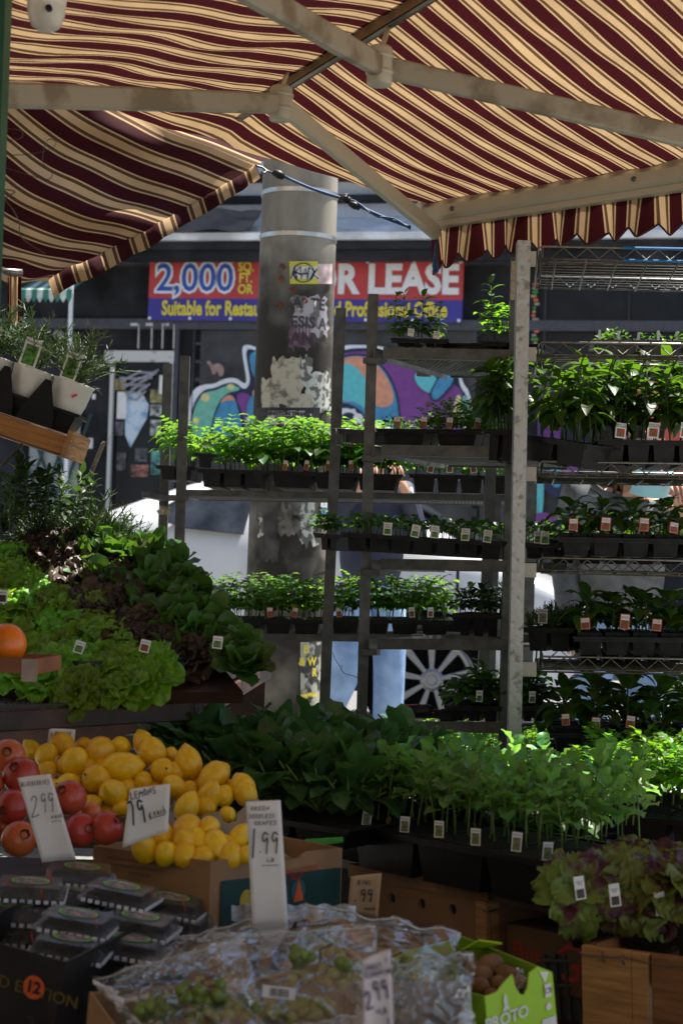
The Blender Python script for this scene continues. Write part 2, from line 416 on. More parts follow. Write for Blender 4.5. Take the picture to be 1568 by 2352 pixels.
def gc(x, y, r, mi, ry=None): gp([(x + r * cos(2 * pi * k / 20), y + (ry or r) * sin(2 * pi * k / 20)) for k in range(20)], mi, 0)
gp([(215, 900), (222, 740), (245, 670), (300, 648), (345, 648), (390, 622), (450, 616), (492, 650), (502, 630), (485, 540), (476, 462), (520, 458), (600, 500), (640, 900)], 0)
gp([(228, 900), (232, 790), (258, 715), (300, 672), (345, 668), (400, 642), (450, 640), (490, 680), (520, 640), (505, 560), (494, 482), (530, 478), (600, 520), (620, 900)], 6)
gp([(236, 900), (240, 800), (265, 728), (305, 684), (350, 680), (400, 655), (446, 652), (478, 676), (400, 690), (350, 760), (320, 900)], 1)
gc(302, 712, 21, 2); gc(424, 660, 19, 2, 14); gc(258, 822, 16, 2)
gp([(330, 900), (350, 790), (390, 715), (430, 700), (455, 740), (490, 900)], 3); gp([(365, 745), (400, 702), (430, 700), (450, 728), (410, 722)], 4)
gp([(440, 690), (520, 690), (535, 760), (500, 860), (480, 790)], 5)
gp([(508, 500), (560, 490), (640, 640), (560, 640), (525, 600)], 3); gp([(525, 490), (590, 482), (600, 560), (560, 530)], 7)
gp([(495, 760), (530, 690), (570, 680), (600, 900), (520, 860)], 3); gp([(520, 700), (545, 660), (570, 640), (560, 700)], 4)
# right hand half
gp([(920, 900), (925, 470), (1000, 458), (1180, 466), (1330, 560), (1400, 590), (1470, 560), (1500, 470), (1535, 470), (1525, 560), (1530, 640), (1575, 690), (1590, 900)], 0)
gp([(925, 900), (930, 500), (1000, 472), (1170, 480), (1320, 575), (1400, 605), (1480, 580), (1515, 600), (1520, 660), (1560, 710), (1570, 900)], 6)
gp([(935, 900), (935, 510), (1010, 490), (1160, 495), (1260, 560), (1380, 620), (1500, 640), (1550, 720), (1560, 900)], 5)
gp([(930, 900), (930, 520), (1010, 500), (1100, 510), (1190, 600), (1235, 730), (1240, 900)], 6)
gp([(930, 900), (930, 530), (1010, 508), (1095, 520), (1180, 605), (1226, 735), (1230, 900)], 3)
gp([(930, 740), (930, 535), (1010, 512), (1095, 525), (1175, 610), (1215, 730), (1150, 770), (1060, 720)], 4)
gp([(930, 740), (930, 560), (990, 540), (1060, 600), (1110, 700), (1100, 790), (1000, 720)], 7)
gp([(930, 740), (1000, 740), (1075, 800), (1080, 900), (930, 900)], 6); gp([(930, 765), (1000, 762), (1055, 810), (1060, 900), (930, 900)], 0)
gp([(940, 800), (1000, 775), (1050, 830), (1040, 900), (940, 900)], 6); gc(1034, 812, 24, 0); gc(1012, 776, 10, 0)
gp([(1300, 585), (1400, 600), (1420, 650), (1380, 700), (1310, 650)], 7)
gp([(1370, 700), (1400, 640), (1430, 590), (1500, 600), (1500, 640), (1450, 700), (1400, 745)], 6)
gp([(1380, 698), (1405, 645), (1435, 600), (1490, 608), (1488, 640), (1440, 695), (1402, 732)], 3)
gp([(1530, 690), (1560, 720), (1565, 830), (1530, 850)], 1); gp([(1500, 700), (1530, 700), (1530, 850), (1480, 840)], 2)
zz = lambda x, y: ((x - 326.7) / .4792, (y - 571.7) / .4792)
for P_, c_ in (([(1215, 1060), (1320, 1050), (1330, 1140), (1260, 1150)], 6), ([(1225, 1080), (1250, 1070), (1245, 1200), (1225, 1210)], 7), ([(1262, 1070), (1285, 1065), (1290, 1120), (1265, 1120)], 3), ([(1285, 1060), (1325, 1060), (1330, 1110), (1300, 1100)], 5), ([(1205, 1180), (1280, 1175), (1290, 1260), (1210, 1270)], 5), ([(1212, 1150), (1232, 1145), (1236, 1180), (1214, 1185)], 1)): gp([zz(*q) for q in P_], c_)
gp([(305, 535), (330, 540), (335, 560), (360, 545), (390, 560), (392, 600), (370, 615), (360, 580), (345, 605), (335, 600), (328, 570)], 8, 1)
gm.build('graffiti', GR, bld)

# banner (hangs on the building)
ban_red = mat('banner red', (.52, .05, .05), .55, 0, .08, 3); ban_blue = mat('banner blue', (.05, .04, .3), .55, 0, .08, 3)
yel = mat('banner yellow', (.75, .62, .06), .5, var=.04); bwh = mat('banner white', (.8, .8, .82), .5, var=.04); bbl = mat('banner digit blue', (.02, .08, .42), .5, var=.04)
A, B = PF(345, 597, .16), PF(1065, 598, .16); A2 = PF(345, 735, .16)
BMx, BL = frame(A, B); BH = (A - A2).length
ban = thing('lease_banner', 'long red and blue banner reading 2,000 sq. ft. for lease', 'banner', BMx)
b = MB(); wv = lambda x, z: .006 * sin(x * 9 + z * 5)
b.grid(lambda u, v: V((u * BL, wv(u * BL, 0), -v * BH * .635)), 40, 3, 0); b.grid(lambda u, v: V((u * BL, wv(u * BL, 0), -BH * (.635 + .365 * v))), 40, 2, 1)
b.build('sheet', [ban_red, ban_blue], ban)
k = BL / 720.0
def bt(body, px, py, size, mt, off=0, y=-.012, sx=1., **kw): return letter(body, size, mt, ban, (px - 345) * k, y, -(py - 597) * k, off=off, sx=sx, **kw)
bt('2,000', 453, 641, .385, bwh, .028, -.010, .93); bt('2,000', 453, 641, .385, bbl, .004, -.015, .93)
bt('SQ.\nFT.\nOR', 572, 639, .13, yel, .004, sx=.82)
bt('FOR LEASE', 868, 643, .39, bwh, .016, sx=.87)
bt('Suitable for Restaurant, Retail and Professional Office', 705, 709, .2, yel, .007, sx=.655)
b = MB()
for x in (350, 445, 540, 640, 742, 850, 955, 1058):
    for y in (601, 731): b.disc(V(((x - 345) * k, -.014, -(y - 597) * k)), V((1, 0, 0)), V((0, 0, 1)), .016, 12)
b.build('grommets', bwh, ban)

# posters behind the door pane
PO = [((268, 900, 292, 962), 'small white notice taped on the graffitied door'), ((365, 862, 380, 905), 'small white framed notice on the right side of the door')]
for (x0, y0, x1, y1), lb in PO:
    b = MB(); frect(b, x0, y0, x1, y1, .07, .003); o = b.build('notice', cardw, None, M=FMx); tag(o, lb, 'notice')
b = MB(); pts = [(287, 902), (325, 900), (342, 930), (338, 960), (300, 1028), (288, 1000)]
b.poly([fl(x, y, .062) for x, y in pts]); bl_ = MB()
o = b.build('poster', mat('pale blue poster', (.6, .7, .8), .6, 0, .2, 12, col2=(.2, .4, .6), thr=(.35, .5)), None, M=FMx); tag(o, 'torn pale blue wing-shaped poster on the graffitied door', 'poster')
cols = [mat('poster a', (.35, .3, .12), .6, var=.4, scale=20), mat('poster b', (.5, .52, .5), .6, var=.5, scale=25), mat('poster c', (.1, .3, .26), .6, var=.6, scale=20), mat('poster d', (.3, .12, .1), .6, var=.6, scale=22), mat('poster e', (.09, .09, .1), .6, var=.8, scale=20)]
lbs = ['small mottled olive flyer on the graffitied door', 'grey and white printed flyer on the graffitied door', 'green painted flyer low on the door', 'pinkish photo flyer low on the door', 'dark printed flyer on the door']
fl_list = [(345, 895, 374, 925, 0), (345, 930, 374, 955, 1), (264, 968, 285, 1000, 4), (310, 1030, 340, 1060, 4), (345, 965, 374, 1000, 1), (346, 1035, 372, 1090, 2), (300, 1068, 342, 1095, 3), (268, 1040, 290, 1080, 4), (300, 870, 340, 896, 4), (264, 870, 290, 896, 0)]
for i, (x0, y0, x1, y1, c) in enumerate(fl_list):
    b = MB(); frect(b, x0, y0, x1, y1, .056 + .0008 * i, .003)
    o = b.build('flyer', cols[c], None, M=FMx); tag(o, lbs[c], 'flyer', 'flyers pasted on the door pane')
b = MB()                                     # spray tags across the top of the pane
for i in range(7):
    y = 842 + i * 8; a = fl(275 + i * 3, y + 26, .075 + i * .001); c = fl(365 - i * 5, y + RND.random() * 8, .075 + i * .001); mm = a.lerp(c, .5) + V((0, 0, .05 * (1 if i % 2 else -1)))
    b.tube([a, a.lerp(mm, .6), mm, mm.lerp(c, .6), c], .012, 4)
b.build('spray_tag', mat('grey spray paint', (.4, .4, .46), .6), d0)
# small green and white awning with its pole, far left
aw = thing('small_awning', 'small green and white striped awning over the shop across the street', 'awning', FMx)
b = MB(); a0 = fl(48, 636, .9); a1 = fl(168, 633, .9)
w_ = a1.x - a0.x; n = 9
for i in range(n):
    x0, x1 = a0.x + w_ * i / n, a0.x + w_ * (i + 1) / n
    b.quad(V((x0, -.9, a0.z - .12)), V((x1, -.9, a0.z - .12)), V((x1, -.1, a0.z + .22)), V((x0, -.1, a0.z + .22)), i % 2)
    b.poly([V((x0, -.902, a0.z - .12)), V((x1, -.902, a0.z - .12)), V((x1, -.905, a0.z - .2)), V(((x0 + x1) / 2, -.905, a0.z - .25)), V((x0, -.905, a0.z - .2))], i % 2)
b.build('fabric', [mat('awning green', (.03, .2, .14), .7), mat('awning white', (.6, .65, .6), .7)], aw)
b = MB(); q = fl(165, 640, .88); b.tube([q, V((q.x + .03, q.y, 0.15))], .022, 8); b.build('pole', lgrey, aw)

# ---------------------------------------------------------------- white car parked at the far kerb side of the near lane
def build_car():
    cw = W(985, 1540, 9.8); base = V((cw.x, cw.y, 0))
    M = Matrix((SX, SY, V((0, 0, 1)))).transposed().to_4x4(); M.translation = base
    r = thing('parked_car', 'white parked car with alloy wheels seen behind the racks', 'car', M)
    paint = mat('white car paint', (.66, .68, .7), .25, 0, .02, 3, coat=.8); glass = mat('car glass', (.03, .035, .045), .12, 0, .5, 4, spec=.4)
    rub = mat('tyre rubber', (.012, .012, .013), .9, 0, .2, 30, spec=.1); rim = mat('alloy rim', (.22, .225, .23), .35, .7, .05)
    # side profile stations: x (front wheel at 0, front is +x), z of sill, belt, roof ; half widths
    st = [(.98, .35, .66, .68, .0), (.93, .25, .76, .8, .05), (.75, .23, .9, .96, .08), (.45, .23, 1.0, 1.06, .1), (.3, .25, 1.03, 1.13, .12),
          (-.35, .25, 1.12, 1.5, .3), (-.7, .25, 1.15, 1.57, .31), (-1.3, .25, 1.18, 1.6, .31), (-1.6, .25, 1.2, 1.57, .3), (-2.05, .3, 1.22, 1.39, .22), (-2.5, .35, 1.15, 1.2, .12), (-2.75, .45, .9, .95, .02)]
    Wd = 1.78; secs = []
    for x, zs, zb, zr, ins in st:
        g = min(.12, .05 + (.0 if abs(x) < .8 else .03))
        secs.append([V((x, .06, zs)), V((x, .0, zs + .12)), V((x, -.02, (zs + zb) / 2)), V((x, .02, zb)), V((x, .02 + ins * .55, zb + (zr - zb) * .55 + .001)), V((x, .05 + ins, zr - .01)), V((x, Wd / 2, zr + .03)),
                     V((x, Wd - .05 - ins, zr - .01)), V((x, Wd - .02, zb)), V((x, Wd, (zs + zb) / 2)), V((x, Wd - .06, zs))])
    b = MB(); n = len(secs[0]); vs = [p for s in secs for p in s]
    fs = [(i * n + k, i * n + k + 1, (i + 1) * n + k + 1, (i + 1) * n + k) for i in range(len(secs) - 1) for k in range(n - 1)]
    fs += [tuple(range(n)), tuple((len(secs) - 1) * n + k for k in range(n - 1, -1, -1))]
    fs += [(i * n, (i + 1) * n, (i + 1) * n + n - 1, i * n + n - 1) for i in range(len(secs) - 1)]
    b.add(vs, fs); subsurf(b.build('body', paint, r, True), 2)
    def win(pts, name='side_window', y=-.0):
        b = MB(); ps = []
        for x, z in pts:
            # lean with the cabin side
            t = max(0, (z - 1.16) / .42); ps.append(V((x, -.022 + t * .30 - .06 * max(0, (-x - 1.35) / .35), z)))
        b.poly(ps); o = b.build(name, glass, r); md = o.modifiers.new('t', 'SOLIDIFY'); md.thickness = .012; md.offset = 0; return o
    win([(.1, 1.14), (-.5, 1.46), (-1.0, 1.5), (-1.05, 1.19)]); win([(-1.18, 1.2), (-1.16, 1.5), (-1.45, 1.48), (-1.62, 1.42), (-1.75, 1.33), (-1.7, 1.27), (-1.55, 1.23)], 'quarter_window')
    b = MB(); b.poly([V((.33, .2, 1.15)), V((.33, Wd - .2, 1.15)), V((-.35, Wd - .42, 1.53)), V((-.35, .42, 1.53))]); o = b.build('windscreen', glass, r)
    b = MB(); b.beam(V((-.1, -.0, 1.17)), V((-.1, -.16, 1.2)), .06, .05); b.lathe([(0, -.05), (.06, -.04), (.09, 0), (.07, .05), (0, .06)], 12, M=Matrix.Translation((-.08, -.18, 1.24)) @ Matrix.Rotation(pi / 2, 4, 'Y')); b.build('mirror', paint, r, True)
    b = MB(); b.box(-1.13, -1.112, -.034, -.02, .4, 1.16); b.box(.15, .168, -.034, -.02, .78, 1.05); b.box(-1.9, .7, -.03, -.02, .62, .632); b.box(-1.5, .5, -.036, -.02, .27, .33); b.build('door_gap', blackp, r)
    b = MB(); b.box(-1.05, -.85, -.04, -.02, 1.02, 1.05); o = b.build('door_handle', paint, r)
    b = MB(); b.poly([V((.62, -.004, .68)), V((.86, .05, .66)), V((.84, .06, .76)), V((.5, -.002, .82))]); o = b.build('headlight', mat('lamp lens', (.5, .52, .55), .1), r); md = o.modifiers.new('t', 'SOLIDIFY'); md.thickness = .04
    for wx, yy, turn in ((0, 0., .25), (-2.1, 0., 0)):
        b = MB(); R0, R1 = .25, .35
        wm = Matrix.Translation((wx, yy + .03, .36)) @ Matrix.Rotation(turn, 4, 'Z') @ Matrix.Rotation(pi / 2, 4, 'X')
        b.lathe([(R0, .08), (R0 + .03, .115), (R1 - .03, .115), (R1, .08), (R1, -.1), (R0, -.12)], 40)
        wl = b.build('wheel', rub, r, True, wm)
        b = MB(); b.lathe([(R0 + .004, .112), (R0 - .01, .122), (R0 - .03, .118), (R0 - .034, .06)], 40)
        for k in range(9):
            a = 2 * pi * k / 9 + .2; c, s_ = cos(a), sin(a)
            b.beam(V((c * .04, s_ * .04, .1)), V((c * (R0 - .015), s_ * (R0 - .015), .1)), .024, .03, w2=.052)
        b.lathe([(0, .118), (.03, .118), (.034, .125), (.05, .125), (.07, .112), (.075, .05)], 20)
        b.build('rim', rim, wl)
        b = MB(); b.lathe([(R0 - .01, .085), (0, .085)], 24); 
        for k in range(5): b.lathe([(.014, .08), (.014, .112), (0, .113)], 8, M=Matrix.Translation((.052 * cos(k * 1.257), .052 * sin(k * 1.257), 0)))
        b.build('brake_disc', matte, wl)
        b = MB(); b.lathe([(.41, .004), (.3, .005)], 36); b.build('wheel_arch', matte, r, M=Matrix.Translation((wx, yy - .055, .37)) @ Matrix.Rotation(pi / 2, 4, 'X'))
build_car()

# ---------------------------------------------------------------- concrete utility pole with flyers
pt, pb = W(692, 340, 7.4), W(658, 1300, 7.4)
ax = (pb - pt).normalized(); foot = pt + ax * ((pt.z) / -ax.z)
PR = lambda z: .172 + .012 * (2.6 - z) / 2.6
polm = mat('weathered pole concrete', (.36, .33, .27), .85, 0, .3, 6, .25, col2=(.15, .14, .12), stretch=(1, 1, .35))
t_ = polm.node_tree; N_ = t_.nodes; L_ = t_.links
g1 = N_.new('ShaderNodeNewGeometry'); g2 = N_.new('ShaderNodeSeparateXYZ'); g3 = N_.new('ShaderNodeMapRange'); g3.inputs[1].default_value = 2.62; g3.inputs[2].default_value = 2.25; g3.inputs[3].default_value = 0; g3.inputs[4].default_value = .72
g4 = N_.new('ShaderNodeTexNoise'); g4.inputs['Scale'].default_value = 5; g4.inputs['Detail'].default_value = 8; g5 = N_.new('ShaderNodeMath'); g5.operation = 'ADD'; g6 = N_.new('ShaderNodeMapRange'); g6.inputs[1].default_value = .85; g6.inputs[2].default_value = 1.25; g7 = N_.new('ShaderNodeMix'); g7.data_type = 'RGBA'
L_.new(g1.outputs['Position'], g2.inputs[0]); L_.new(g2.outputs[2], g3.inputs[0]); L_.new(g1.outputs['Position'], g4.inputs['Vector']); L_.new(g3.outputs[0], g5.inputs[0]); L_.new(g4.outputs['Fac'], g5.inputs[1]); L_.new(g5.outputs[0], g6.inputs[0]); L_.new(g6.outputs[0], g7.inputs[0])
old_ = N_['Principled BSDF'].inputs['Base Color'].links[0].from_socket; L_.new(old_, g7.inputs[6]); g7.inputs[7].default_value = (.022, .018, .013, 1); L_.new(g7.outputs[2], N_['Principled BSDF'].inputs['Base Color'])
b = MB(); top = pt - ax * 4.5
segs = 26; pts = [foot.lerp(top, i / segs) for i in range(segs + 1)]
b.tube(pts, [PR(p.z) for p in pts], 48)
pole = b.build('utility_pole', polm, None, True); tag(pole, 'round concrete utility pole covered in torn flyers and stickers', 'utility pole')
def pax(z): t = (z - foot.z) / (top.z - foot.z); return foot.lerp(top, t)
def pole_pt(px, py, extra=.0):
    # pixel -> point on the pole surface (front side)
    r = ray(px, py); c = W(px, py, 7.4); z = c.z; a = pax(z); R0 = PR(z) + extra
    # solve in the horizontal plane
    e = V((0, 0, EYE)); d2 = V((r.x, r.y)); o2 = V((e.x - a.x, e.y - a.y))
    A_, B_, C_ = d2.dot(d2), 2 * o2.dot(d2), o2.dot(o2) - R0 * R0
    D = B_ * B_ - 4 * A_ * C_
    if D < 0: t = -B_ / (2 * A_); 
    else: t = (-B_ - sqrt(D)) / (2 * A_)
    return e + r * t
def pole_patch(x0, y0, x1, y1, ex, m, name='flyer', jag=0, skew=0):
    b = MB(); nu, nv = 10, 10
    def f(u, v):
        x = x0 + (x1 - x0) * u + skew * v; y = y0 + (y1 - y0) * v
        if jag:
            if v in (0, 1): y += jag * NZ.noise(V((x * .13, v * 9, x0)))*2
            if u in (0, 1): x += jag * NZ.noise(V((u * 9, y * .13, y0)))*1.4
        return pole_pt(x, y, ex)
    b.grid(f, nu, nv); return b.build(name, m, pole)
pap = [mat('aged paper', (.45, .42, .32), .8, 0, .3, 26, col2=(.16, .15, .12), thr=(.38, .5)), mat('torn grey paper', (.4, .37, .4), .8, 0, .2, 18, col2=(.14, .13, .12), thr=(.4, .47)), mat('bleached paper', (.5, .52, .47), .8, 0, .2, 30, col2=(.12, .12, .1), thr=(.46, .53))]
bands = mat('steel band', (.6, .58, .55), .3, .8)
for y in (450, 550):
    c = W(690, y, 7.4); a = pax(c.z)
    b = MB(); b.tube([a - ax * .01, a + ax * .01], PR(a.z) + .004, 48, cap=True); b.build('steel_band', bands, pole)
pole_patch(622, 822, 692, 930, .003, pap[0], jag=10); pole_patch(600, 870, 640, 945, .004, pap[0], jag=9)
pole_patch(690, 820, 716, 880, .003, pap[2], jag=9); pole_patch(700, 855, 760, 945, .003, pap[2], jag=12); pole_patch(655, 905, 720, 945, .005, pap[0], jag=6)
pole_patch(676, 680, 752, 770, .003, pap[1], jag=14); pole_patch(664, 740, 715, 800, .003, mat('mauve paper', (.16, .1, .13), .8, var=.4), jag=10)
pole_patch(590, 1150, 640, 1290, .002, mat('dark pasted paper', (.07, .065, .06), .8, 0, .4, 12), jag=8)
pole_patch(690, 1150, 722, 1250, .003, pap[2], jag=14); pole_patch(596, 1180, 604, 1230, .003, pap[2], jag=10); pole_patch(640, 1165, 690, 1230, .003, mat('dark torn paper', (.14, .13, .11), .8, 0, .5, 30), jag=14)
ystk = pole_patch(664, 600, 730, 652, .006, mat('yellow sticker', (.62, .58, .06), .6, var=.05), 'sticker', skew=2)
pole_patch(668, 612, 728, 640, .0075, mat('sticker white', (.7, .7, .7), .6), 'sticker')
pole_patch(730, 606, 763, 652, .006, mat('pale pink sticker', (.65, .5, .5), .6, 0, .3, 20), 'sticker')
b = MB()                                     # looping marker tag on the yellow sticker
def pole_line(pts, w, ex=.0095):
    q = [pole_pt(x, y, ex) for x, y in pts]; b.tube(q, w, 4)
pole_line([(697 + 24 * cos(t), 626 + 22 * sin(t)) for t in [2 * pi * i / 20 for i in range(21)]], .0022)
pole_line([(668, 640), (676, 612), (682, 640), (674, 630), (690, 612), (692, 640), (702, 616), (706, 642), (710, 614), (722, 622), (712, 642), (728, 618), (720, 632), (732, 640)], .003)
pole_line([(672, 622), (690, 630), (706, 628)], .003)
b.build('marker_tag', ink, pole)
for i, (x, y) in enumerate(((645, 640), (672, 665), (640, 700), (648, 612), (700, 690))): b = MB(); pole_line([(x - 6, y), (x, y - 5), (x + 6, y + 3), (x, y + 6)], .006, .002); b.build('paint_spot', mat('rust orange paint', (.2, .045, .015), .8), pole)
# torn poster letters, and the tenants network notice
def pole_text(body, px, py, size, m, ex=.006, sx=1.):
    p = pole_pt(px, py, ex); me = text_mesh(body, size, m, .002, sx=sx).copy()
    a = pax(p.z); R0 = PR(p.z) + ex; th0 = atan2(p.y - a.y, p.x - a.x)
    for v_ in me.vertices:
        th = th0 + v_.co.x / R0; z = p.z + v_.co.y; c = pax(z); v_.co = V((c.x + R0 * cos(th), c.y + R0 * sin(th), z))
    link('lettering', me, pole)
dk = mat('faded black print', (.05, .05, .055), .7)
pole_text('A  TE', 712, 698, .07, dk); pole_text('ESIS A', 712, 742, .07, dk); pole_text('AN', 694, 778, .075, mat('mauve print', (.05, .03, .045), .7))
pole_patch(594, 936, 735, 1010, .006, mat('black notice', (.02, .02, .022), .6), 'notice'); pole_patch(614, 944, 700, 975, .0075, mat('notice grey', (.5, .5, .48), .6), 'notice', jag=3)
pole_text('KENSINGTON TENANTS', 656, 950, .022, dk, .009, 1.1); pole_text('NETWORK', 656, 960, .02, dk, .009)
pole_patch(738, 1138, 752, 1180, .006, mat('blue flyer', (.06, .25, .5), .6), 'flyer'); pole_text('FEEL\nBLUE', 745, 1155, .025, white, .009)
pole_patch(690, 1475, 736, 1620, .006, mat('black and cream poster', (.4, .4, .33), .7, 0, .3, 14, col2=(.03, .03, .03), thr=(.46, .52)), 'poster')
for tx, x, y in (('B', 703, 1492), ('& W', 708, 1520), ('R', 722, 1545), ('ntgWork', 712, 1596)): pole_text(tx, x, y, .05 if len(tx) < 4 else .025, yel, .01)
# ---------------------------------------------------------------- awning over the camera
BL0, BR0 = W(985, 478, 4.9), W(1568, 378, 4.3)
bd = V((BR0.x - BL0.x, BR0.y - BL0.y, 0)).normalized(); bn = V((-bd.y, bd.x, 0)).normalized()
if bn.y < 0: bn = -bn                       # bn points to the street; the shop lies along -bn
BZ = (BL0.z + BR0.z) / 2
TL_, TR_ = W(556, 268, 4.38), W(1000, -8, 3.6)
def uv_of(p): q = p - BL0; return q.x * bd.x + q.y * bd.y, -(q.x * bn.x + q.y * bn.y)
uL, vL = uv_of(TL_); uR, vR = uv_of(TR_)
def tubeline(u): t = (u - uL) / (uR - uL); return vL + (vR - vL) * t, TL_.z + (TR_.z - TL_.z) * t
def stripe_mat():
    M = bpy.data.materials.new('striped awning fabric'); M.use_nodes = True; t = M.node_tree; N = t.nodes; L = t.links
    b = N['Principled BSDF']; b.inputs['Roughness'].default_value = .85; b.inputs['Specular IOR Level'].default_value = .15
    uv = N.new('ShaderNodeUVMap'); uv.uv_map = 'UVMap'; sp = N.new('ShaderNodeSeparateXYZ'); L.new(uv.outputs[0], sp.inputs[0])
    fr = N.new('ShaderNodeMath'); fr.operation = 'FRACT'; L.new(sp.outputs[0], fr.inputs[0])
    rp = N.new('ShaderNodeValToRGB'); rp.color_ramp.interpolation = 'CONSTANT'; L.new(fr.outputs[0], rp.inputs[0])
    ma, br, cr, li, ol = (.045, .006, .009), (.105, .055, .028), (.54, .37, .2), (.5, .32, .17), (.2, .12, .06)
    seq = [(0, ma), (.40, cr), (.455, br), (.56, cr), (.635, li), (.645, cr), (.68, li), (.69, cr), (.725, li), (.735, cr), (.80, br), (.905, cr), (.955, ol), (.97, ma)]
    el = rp.color_ramp.elements; el[0].position = 0; el[0].color = (*ma, 1); el[1].position = seq[1][0]; el[1].color = (*seq[1][1], 1)
    for p, c in seq[2:]: e = el.new(p); e.color = (*c, 1)
    nz = N.new('ShaderNodeTexNoise'); nz.inputs['Scale'].default_value = 7; nz.inputs['Detail'].default_value = 5
    tc = N.new('ShaderNodeTexCoord'); L.new(tc.outputs['Object'], nz.inputs['Vector'])
    mr = N.new('ShaderNodeMapRange'); mr.inputs[1].default_value = .3; mr.inputs[2].default_value = .7; mr.inputs[3].default_value = .78; mr.inputs[4].default_value = 1.08; L.new(nz.outputs['Fac'], mr.inputs[0])
    mm = N.new('ShaderNodeVectorMath'); mm.operation = 'SCALE'; L.new(rp.outputs[0], mm.inputs[0]); L.new(mr.outputs[0], mm.inputs['Scale'])
    L.new(mm.outputs[0], b.inputs['Base Color'])
    tr = N.new('ShaderNodeBsdfTranslucent'); L.new(mm.outputs[0], tr.inputs[0])
    mx = N.new('ShaderNodeMixShader'); mx.inputs[0].default_value = .26; L.new(b.outputs[0], mx.inputs[1]); L.new(tr.outputs[0], mx.inputs[2])
    L.new(mx.outputs[0], N['Material Output'].inputs[0]); return M
fab = stripe_mat(); PER = .084
alu = mat('cream painted aluminium', (.44, .41, .33), .4, .1, .12, 5, .03, col2=(.5, .46, .36)); alud = mat('dirty cream aluminium', (.34, .305, .235), .5, .05, .3, 10, .03, col2=(.2, .16, .11), thr=(.4, .52))
def sstep(t): t = max(0, min(1, t)); return t * t * (3 - 2 * t)
def fab_z(u, v):
    vt, zt_ = tubeline(u); zt_ += .022
    if v < vt:
        t = v / vt; z = BZ + .012 + (zt_ - BZ - .012) * t - .03 * sin(pi * t)
    else:
        s = v - vt; ks = [(0, 0), (.45, -.085), (.9, -.16), (1.4, -.13), (2.2, .04), (3.6, .3)]
        z = ks[-1][1]
        for (a, za), (c, zc) in zip(ks, ks[1:]):
            if a <= s <= c: z = za + (zc - za) * sstep((s - a) / (c - a)) * .6 + (zc - za) * (s - a) / (c - a) * .4; break
        z += zt_
    z += .012 * NZ.noise(V((u * 4, v * 1.7, 3))) + .009 * NZ.noise(V((u * 11 + v * 3, v * 3, 8))) + .005 * NZ.noise(V((u * 24, v * 5, 2)))
    return z
def u_edge(v): return -.02 - .16 * v if v < 1.3 else -.228 - .05 * (v - 1.3)
def fabp(u, v, dz=0):
    P = BL0 + bd * u - bn * v; P.z = fab_z(u, v) + dz; return P
U1, V1 = 3.4, 4.7
def ff(a, c):
    v = c * V1; ue = u_edge(v); u = ue + (U1 - ue) * a ** 1.25
    
    tb = [(0, 0), (.35, 0), (.5, -.016), (.7, -.052), (.9, -.015), (1.1, .045), (1.3, .08), (1.6, .09), (5, .09)]
    for (p, zp), (q, zq) in zip(tb, tb[1:]):
        if p <= v <= q: dz = zp + (zq - zp) * (v - p) / (q - p); break
    return fabp(u, v, dz * exp(-(u - ue) / (.09 if dz < 0 else .3))), u
awn = thing('awning', 'big maroon and cream striped awning with folding arms overhead', 'awning')
b = MB(); b.grid(lambda a, c: ff(a, c)[0], 120, 110, 0, lambda a, c: (ff(a, c)[1] / PER + .1, c)); b.build('fabric', fab, awn, True)
# scalloped valance
def vf(a, c):
    u = -.0 + 2.6 * a; tooth = .5 - .5 * cos(2 * pi * (u / PER + .1 - .22)); drop = .085 + .03 * abs(sin(pi * (u / PER + .38))) ** .6 * -1 + .045
    h = (.118 - .035 * (1 - abs(sin(pi * (u / PER + .61)))) ** .8) * (1 + .25 * exp(-u / .1))
    P = BL0 + bd * u + bn * (.012 + .016 * sin(u * 31 + 1) * c + .01 * sin(u * 73) * c); P.z = BZ - .058 - h * c; return P
b = MB(); b.grid(vf, 300, 8, 0, lambda a, c: (2.6 * a / PER + .1, c)); b.build('valance', fab, awn, True)
b = MB(); b.tube([vf(i / 300, 1.0) for i in range(301)], .0035, 5); b.build('valance_binding', mat('maroon binding', (.06, .01, .015), .8), awn, True)
# front bar
b = MB(); A, B = BL0 - bd * .01, BL0 + bd * 2.7; A.z = B.z = BZ - .022
b.beam(A, B, .05, .056, bev=.25); b.beam(A + V((0, 0, .034)) + bn * .01, B + V((0, 0, .034)) + bn * .01, .026, .018); b.beam(A + V((0, 0, -.036)), B + V((0, 0, -.036)), .034, .02)
b.build('front_bar', alu, awn)
b = MB(); b.beam(A - bd * .012, A + bd * .004, .062, .085); b.build('end_cap', white, awn)
b = MB(); b.beam(TL_ - (TR_ - TL_) * .02, TR_ + (TR_ - TL_) * .55, .018, .018, bev=.3); b.build('support_tube', mat('dark tube', (.2, .19, .17), .35, .8), awn)
b = MB(); q = V((0, 0, .018)); b.beam(TL_ + (TR_ - TL_) * .1 + q - bn * .016, TR_ + (TR_ - TL_) * .55 + q - bn * .016, .004, .04); b.build('tube_pocket', mat('brown pocket webbing', (.22, .13, .06), .8), awn)
for u_ in (.12, .75, 1.3):
    q = A + bd * u_ - bn * .026; b = MB(); b.lathe([(0, .006), (.005, .005), (.008, .0)], 10, M=Matrix.Translation(q) @ bn.to_track_quat('-Z', 'Y').to_matrix().to_4x4()); b.build('bolt', steel_dark, awn)
